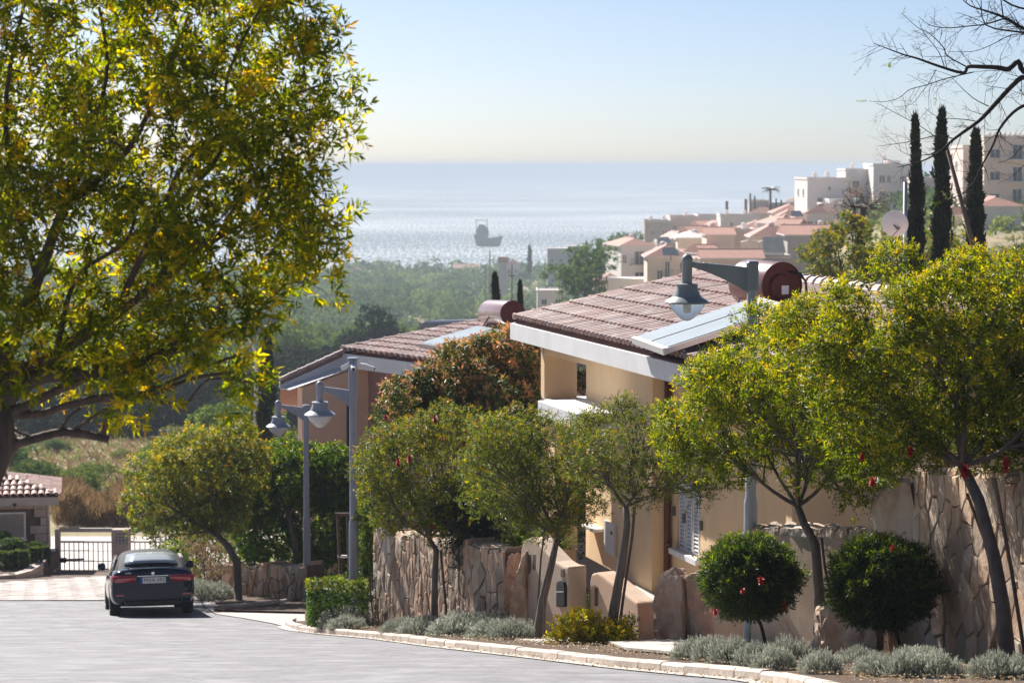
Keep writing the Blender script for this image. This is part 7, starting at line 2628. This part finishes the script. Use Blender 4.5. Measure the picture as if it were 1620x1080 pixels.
for i in range(34):
    px = rt.uniform(1000, 1330); 
    f = (px - 1000) / 330
    y = 425 - 95 * f + rt.uniform(-38, 12)
    D = 330 + (425 - 95 * f + 12 - y) * 4.2 + rt.uniform(-10, 10)
    wpx = rt.uniform(26, 44)
    rf = rt.choice(['hip', 'hip', 'gable_x', 'flat'])
    kk = rt.randint(2, 3)
    wc = rt.choice(['town_white', 'town_cream', 'town_pink', 'town_white'])
    zone = ('far left', 'left', 'middle', 'right')[min(3, int(f * 4))]; tier = 'upper' if y < 400 - 95 * f else 'lower'
    building('%s house with %s, %s tier, %s part of the town slope' % (wc[5:], {'hip': 'salmon hipped roof', 'gable_x': 'salmon gabled roof', 'flat': 'flat roof'}[rf], tier, zone), px, px + wpx, y, D, 8, wc, rf, yaw=rt.uniform(-.35, .35), roof_h=rt.uniform(.9, 1.5), windows=W1(kk, 2.5, .9, 1.2) + W1(kk, 5.4, .9, 1.2), group='houses packed into the town slope' if rf != 'flat' else 'flat-roofed houses packed into the town slope')
for i in range(40):
    px = rt.uniform(1010, 1330); f = (px - 1010) / 320
    t = at(px, 402 - 84 * f + rt.uniform(-30, 10), rt.uniform(330, 440))
for (x, y, D) in ((1290, 282, 455), (1310, 281, 456), (1350, 268, 466), (1372, 267, 466), (1400, 255, 460), (1440, 259, 458), (1030, 349, 564), (1050, 349, 564), (1085, 342, 568), (1150, 340, 524), (1178, 340, 524), (1128, 364, 366), (1178, 364, 368), (1222, 364, 345), (1050, 396, 315), (1000, 382, 366), (1100, 374, 384), (1300, 362, 336)):
    t = at(x, y, D)
    o = empty('roof_tank', (t.x, D + 1.2, t.z - .35), 'small water tank drum standing on a far town roof', 'water tank', 'water tanks on the far town roofs')
    MB().lathe([(.35, .45), (.42, .5), (.42, 1.35), (.2, 1.5)], (0, 0, 0), 10).build('tank', MATS['town_white'], o, origin=None)
    st_ = MB()
    for a_ in (-.3, .3):
        for b_ in (-.3, .3): st_.tube([(a_, b_, -.6), (a_, b_, .5)], .04, 4)
    st_.build('stand', MATS['iron'], o, origin=None)
# solar panels on town roofs
for (lab, x, y, D) in (('tilted white awning panel on the grey gabled villa', 1226, 390, 326), ('light solar panel on the house with the dark flat roof', 1052, 380, 384), ('light solar panel on the cream house roof near the lamp', 1062, 398, 309), ('solar panel on the salmon-roofed villa slope', 1262, 338, 418)):
    c = at(x, y, D)
    big_ = 'awning' in lab
    o = empty('roof_panel', c, lab, 'solar panel')
    w_, h_ = (3.2, 2.6) if big_ else (2.2, 1.0)
    MB().prism([(-w_ / 2, 0, -h_ / 2), (w_ / 2, 0, -h_ / 2), (w_ / 2 - .5, .9, h_ / 2), (-w_ / 2, .9, h_ / 2)], (0, .1, 0)).build('panel', MATS['solar_white'], o, origin=None)
    MB().tube([(0, .5, -h_ * 1.2), (0, .5, 0)], .06, 6).build('support', MATS['iron'], o, origin=None)
# palm
pt = at(1218, 300, 500)
pz = zter(pt.x, 500)
pr = empty('palm_tree', (pt.x, 500, pz), 'lone feathery palm standing above the upper town row', 'tree')
MB().tube([(0, 0, 0), (.15, 0, (pt.z - pz) * .6), (.1, 0, pt.z - pz)], [.38, .26, .24], 8).build('trunk', MATS['bark'], pr, origin=None)
Hh = pt.z - pz
for i in range(24):
    a = i * 2.4; el = R.uniform(.3, 1.35)
    l = R.uniform(1.7, 2.2)
    m_ = MB()
    d = Vector((math.cos(a), math.sin(a), 0))
    pts = [Vector((.1, 0, Hh)) + d * (l * q / 4 * math.cos(el * (1 - q / 5))) + Vector((0, 0, l * .75 * math.sin(el) * q / 4 - 1.1 * (q / 4) ** 2.4)) for q in range(5)]
    s_ = Vector((-d.y, d.x, 0)) * .26
    vs = []
    for q, p_ in enumerate(pts):
        w_ = s_ * (1 - abs(q - 1.8) / 3.2)
        vs += [p_ - w_ - Vector((0, 0, .12)), p_, p_ + w_ - Vector((0, 0, .12))]
    m_.add(vs, [(q * 3 + k, q * 3 + k + 1, q * 3 + 4 + k, q * 3 + 3 + k) for q in range(4) for k in range(2)])
    m_.build('frond', MATS['leaf_cyp_palm'] if 'leaf_cyp_palm' in MATS else MATS['leaf_cypress'], pr, origin=None)
# small far cypresses near the shore and town
for lab, px, ty, D, w, by in [('slim dark cypress left of the pale shore building', 838, 388, 960, 7, 432), ('slim dark cypress right of the pale shore building', 928, 382, 900, 7, 430), ('second slim cypress right of the pale shore building', 947, 378, 880, 8, 430), ('broad dark cypress nearer the cream flats', 969, 379, 800, 12, 430), ('thin cypress beside the cream flats roof', 980, 370, 700, 5, 420), ('small cypress on the ridge before the white apartments', 1362, 306, 380, 9, 345)]:
    cypress(lab, px, ty, D, w, by, i=px % 3, group=None)
# poles in the valley
for lab, px, ty, D in (('tall thin utility pole in the valley left of the drum tank tower', 775, 396, 700), ('dark utility pole with crossarm right of the tall thin pole', 810, 418, 260), ('short utility pole in the valley at the shore', 768, 418, 650)):
    t = at(px, ty, D)
    zb = zter(t.x, D)
    o = empty('utility_pole', (t.x, D, zb), lab, 'pole')
    MB().tube([(0, 0, 0), (0, 0, t.z - zb)], [.0006 * D * .6, .0004 * D * .6], 6).build('pole', MATS['iron'], o, origin=None)
    MB().box((0, 0, (t.z - zb) * .93), (.003 * D, .1, .1)).build('crossarm', MATS['iron'], o, origin=None)
tb_ = at(796, 406, 900)
o = empty('small_tower', (tb_.x, 900, zter(tb_.x, 900)), 'small reddish tower in the valley beneath the ship', 'tower')
MB().box2((-1.4, -1.4, 0), (1.4, 1.4, tb_.z - o.location.z - 2.2)).build('shaft', MATS['town_grey'], o, origin=None)
MB().box2((-2.0, -2.0, tb_.z - o.location.z - 2.19), (2.0, 2.0, tb_.z - o.location.z)).build('head', MATS['far_tile'], o, origin=None)

# ------------------------------------------------------------------ ship, aground and listing
DS = 1807.0
sb = at(771, 389, DS)
ship = empty('cargo_ship', (sb.x, DS, -60), 'rusty stranded cargo ship on the bright sea', 'ship')
k = DS / F
def sp(px, py, y=0):
    return Vector(((px - 771) * k, y, (388 - py) * k))
hull = MB()
n = 12
secs_ = []
# hull along x: stern at left (750), bow at right (796)
hx = [(749.5, 371, 5), (752, 369, 6.5), (757, 371, 7.5), (765, 373, 8), (775, 375, 8), (785, 374, 7), (791, 372.5, 4.5), (796, 371.5, .8)]
for px, dy, hw in hx:
    bx_ = px if px < 780 else px - (px - 780) * .38
    if px < 756: bx_ = px + (756 - px) * .8
    a = sp(px, dy); bt_ = sp(bx_, 390)
    md = a.lerp(bt_, .5)
    hw *= .5
    secs_.append([(a.x, -hw, a.z), (md.x, -hw * .95, md.z), (bt_.x, -hw * .6, bt_.z), (bt_.x, hw * .6, bt_.z), (md.x, hw * .95, md.z), (a.x, hw, a.z)])
vs = [p for s_ in secs_ for p in s_]
fs = [(i * 6 + j, i * 6 + (j + 1) % 6, (i + 1) * 6 + (j + 1) % 6, (i + 1) * 6 + j) for i in range(len(secs_) - 1) for j in range(6)]
fs += [tuple(range(6)), tuple(range((len(secs_) - 1) * 6 + 5, (len(secs_) - 1) * 6 - 1, -1))]
hull.add(vs, fs)
hull.build('hull', MATS['ship_hull'], ship, origin=None)
sm = MB(); a, b_ = sp(753, 371.5), sp(773, 362); sm.box2((a.x, -2.8, a.z - 1), (b_.x, 2.8, b_.z)); sm.build('superstructure', MATS['ship_hull'], ship, origin=None)
sm = MB(); a, b_ = sp(755, 362), sp(772, 358); sm.box2((a.x, -2.2, a.z + .01), (b_.x, 2.2, b_.z)); sm.build('bridge', MATS['ship_hull'], ship, origin=None)
sm = MB(); a, b_ = sp(757, 357.9), sp(768, 354); sm.box2((a.x, -1.5, a.z), (b_.x, 1.5, b_.z)); sm.build('wheelhouse', MATS['ship_hull'], ship, origin=None)
for x in (753.5, 770.5):
    sm = MB(); sm.tube([sp(x, 366), sp(x, 345)], .3, 6); sm.build('mast', MATS['ship_hull'], ship, origin=None)
sm = MB(); sm.tube([sp(752.5, 347), sp(771.5, 347)], .22, 6); sm.build('yard', MATS['ship_hull'], ship, origin=None)
sm = MB(); sm.tube([sp(790, 372), sp(790, 368)], .2, 6); sm.build('bow_post', MATS['ship_hull'], ship, origin=None)

# ------------------------------------------------------------------ haze
hz = MB().box2((-95000, -80, -72), (95000, 100000, 4.9)).build('haze', MATS['white_paint'], None, origin=None)
hm = bpy.data.materials.new('haze_air')
hm.use_nodes = True
N = hm.node_tree.nodes
N.remove(N['Principled BSDF'])
pv = N.new('ShaderNodeVolumePrincipled')
pv.inputs['Color'].default_value = (0.56, 0.64, 0.74, 1)
pv.inputs['Density'].default_value = 0.00032
pv.inputs['Anisotropy'].default_value = 0.0
hm.node_tree.links.new(pv.outputs[0], N['Material Output'].inputs['Volume'])
hz.data.materials.clear()
hz.data.materials.append(hm)
tag(hz, kind='stuff')
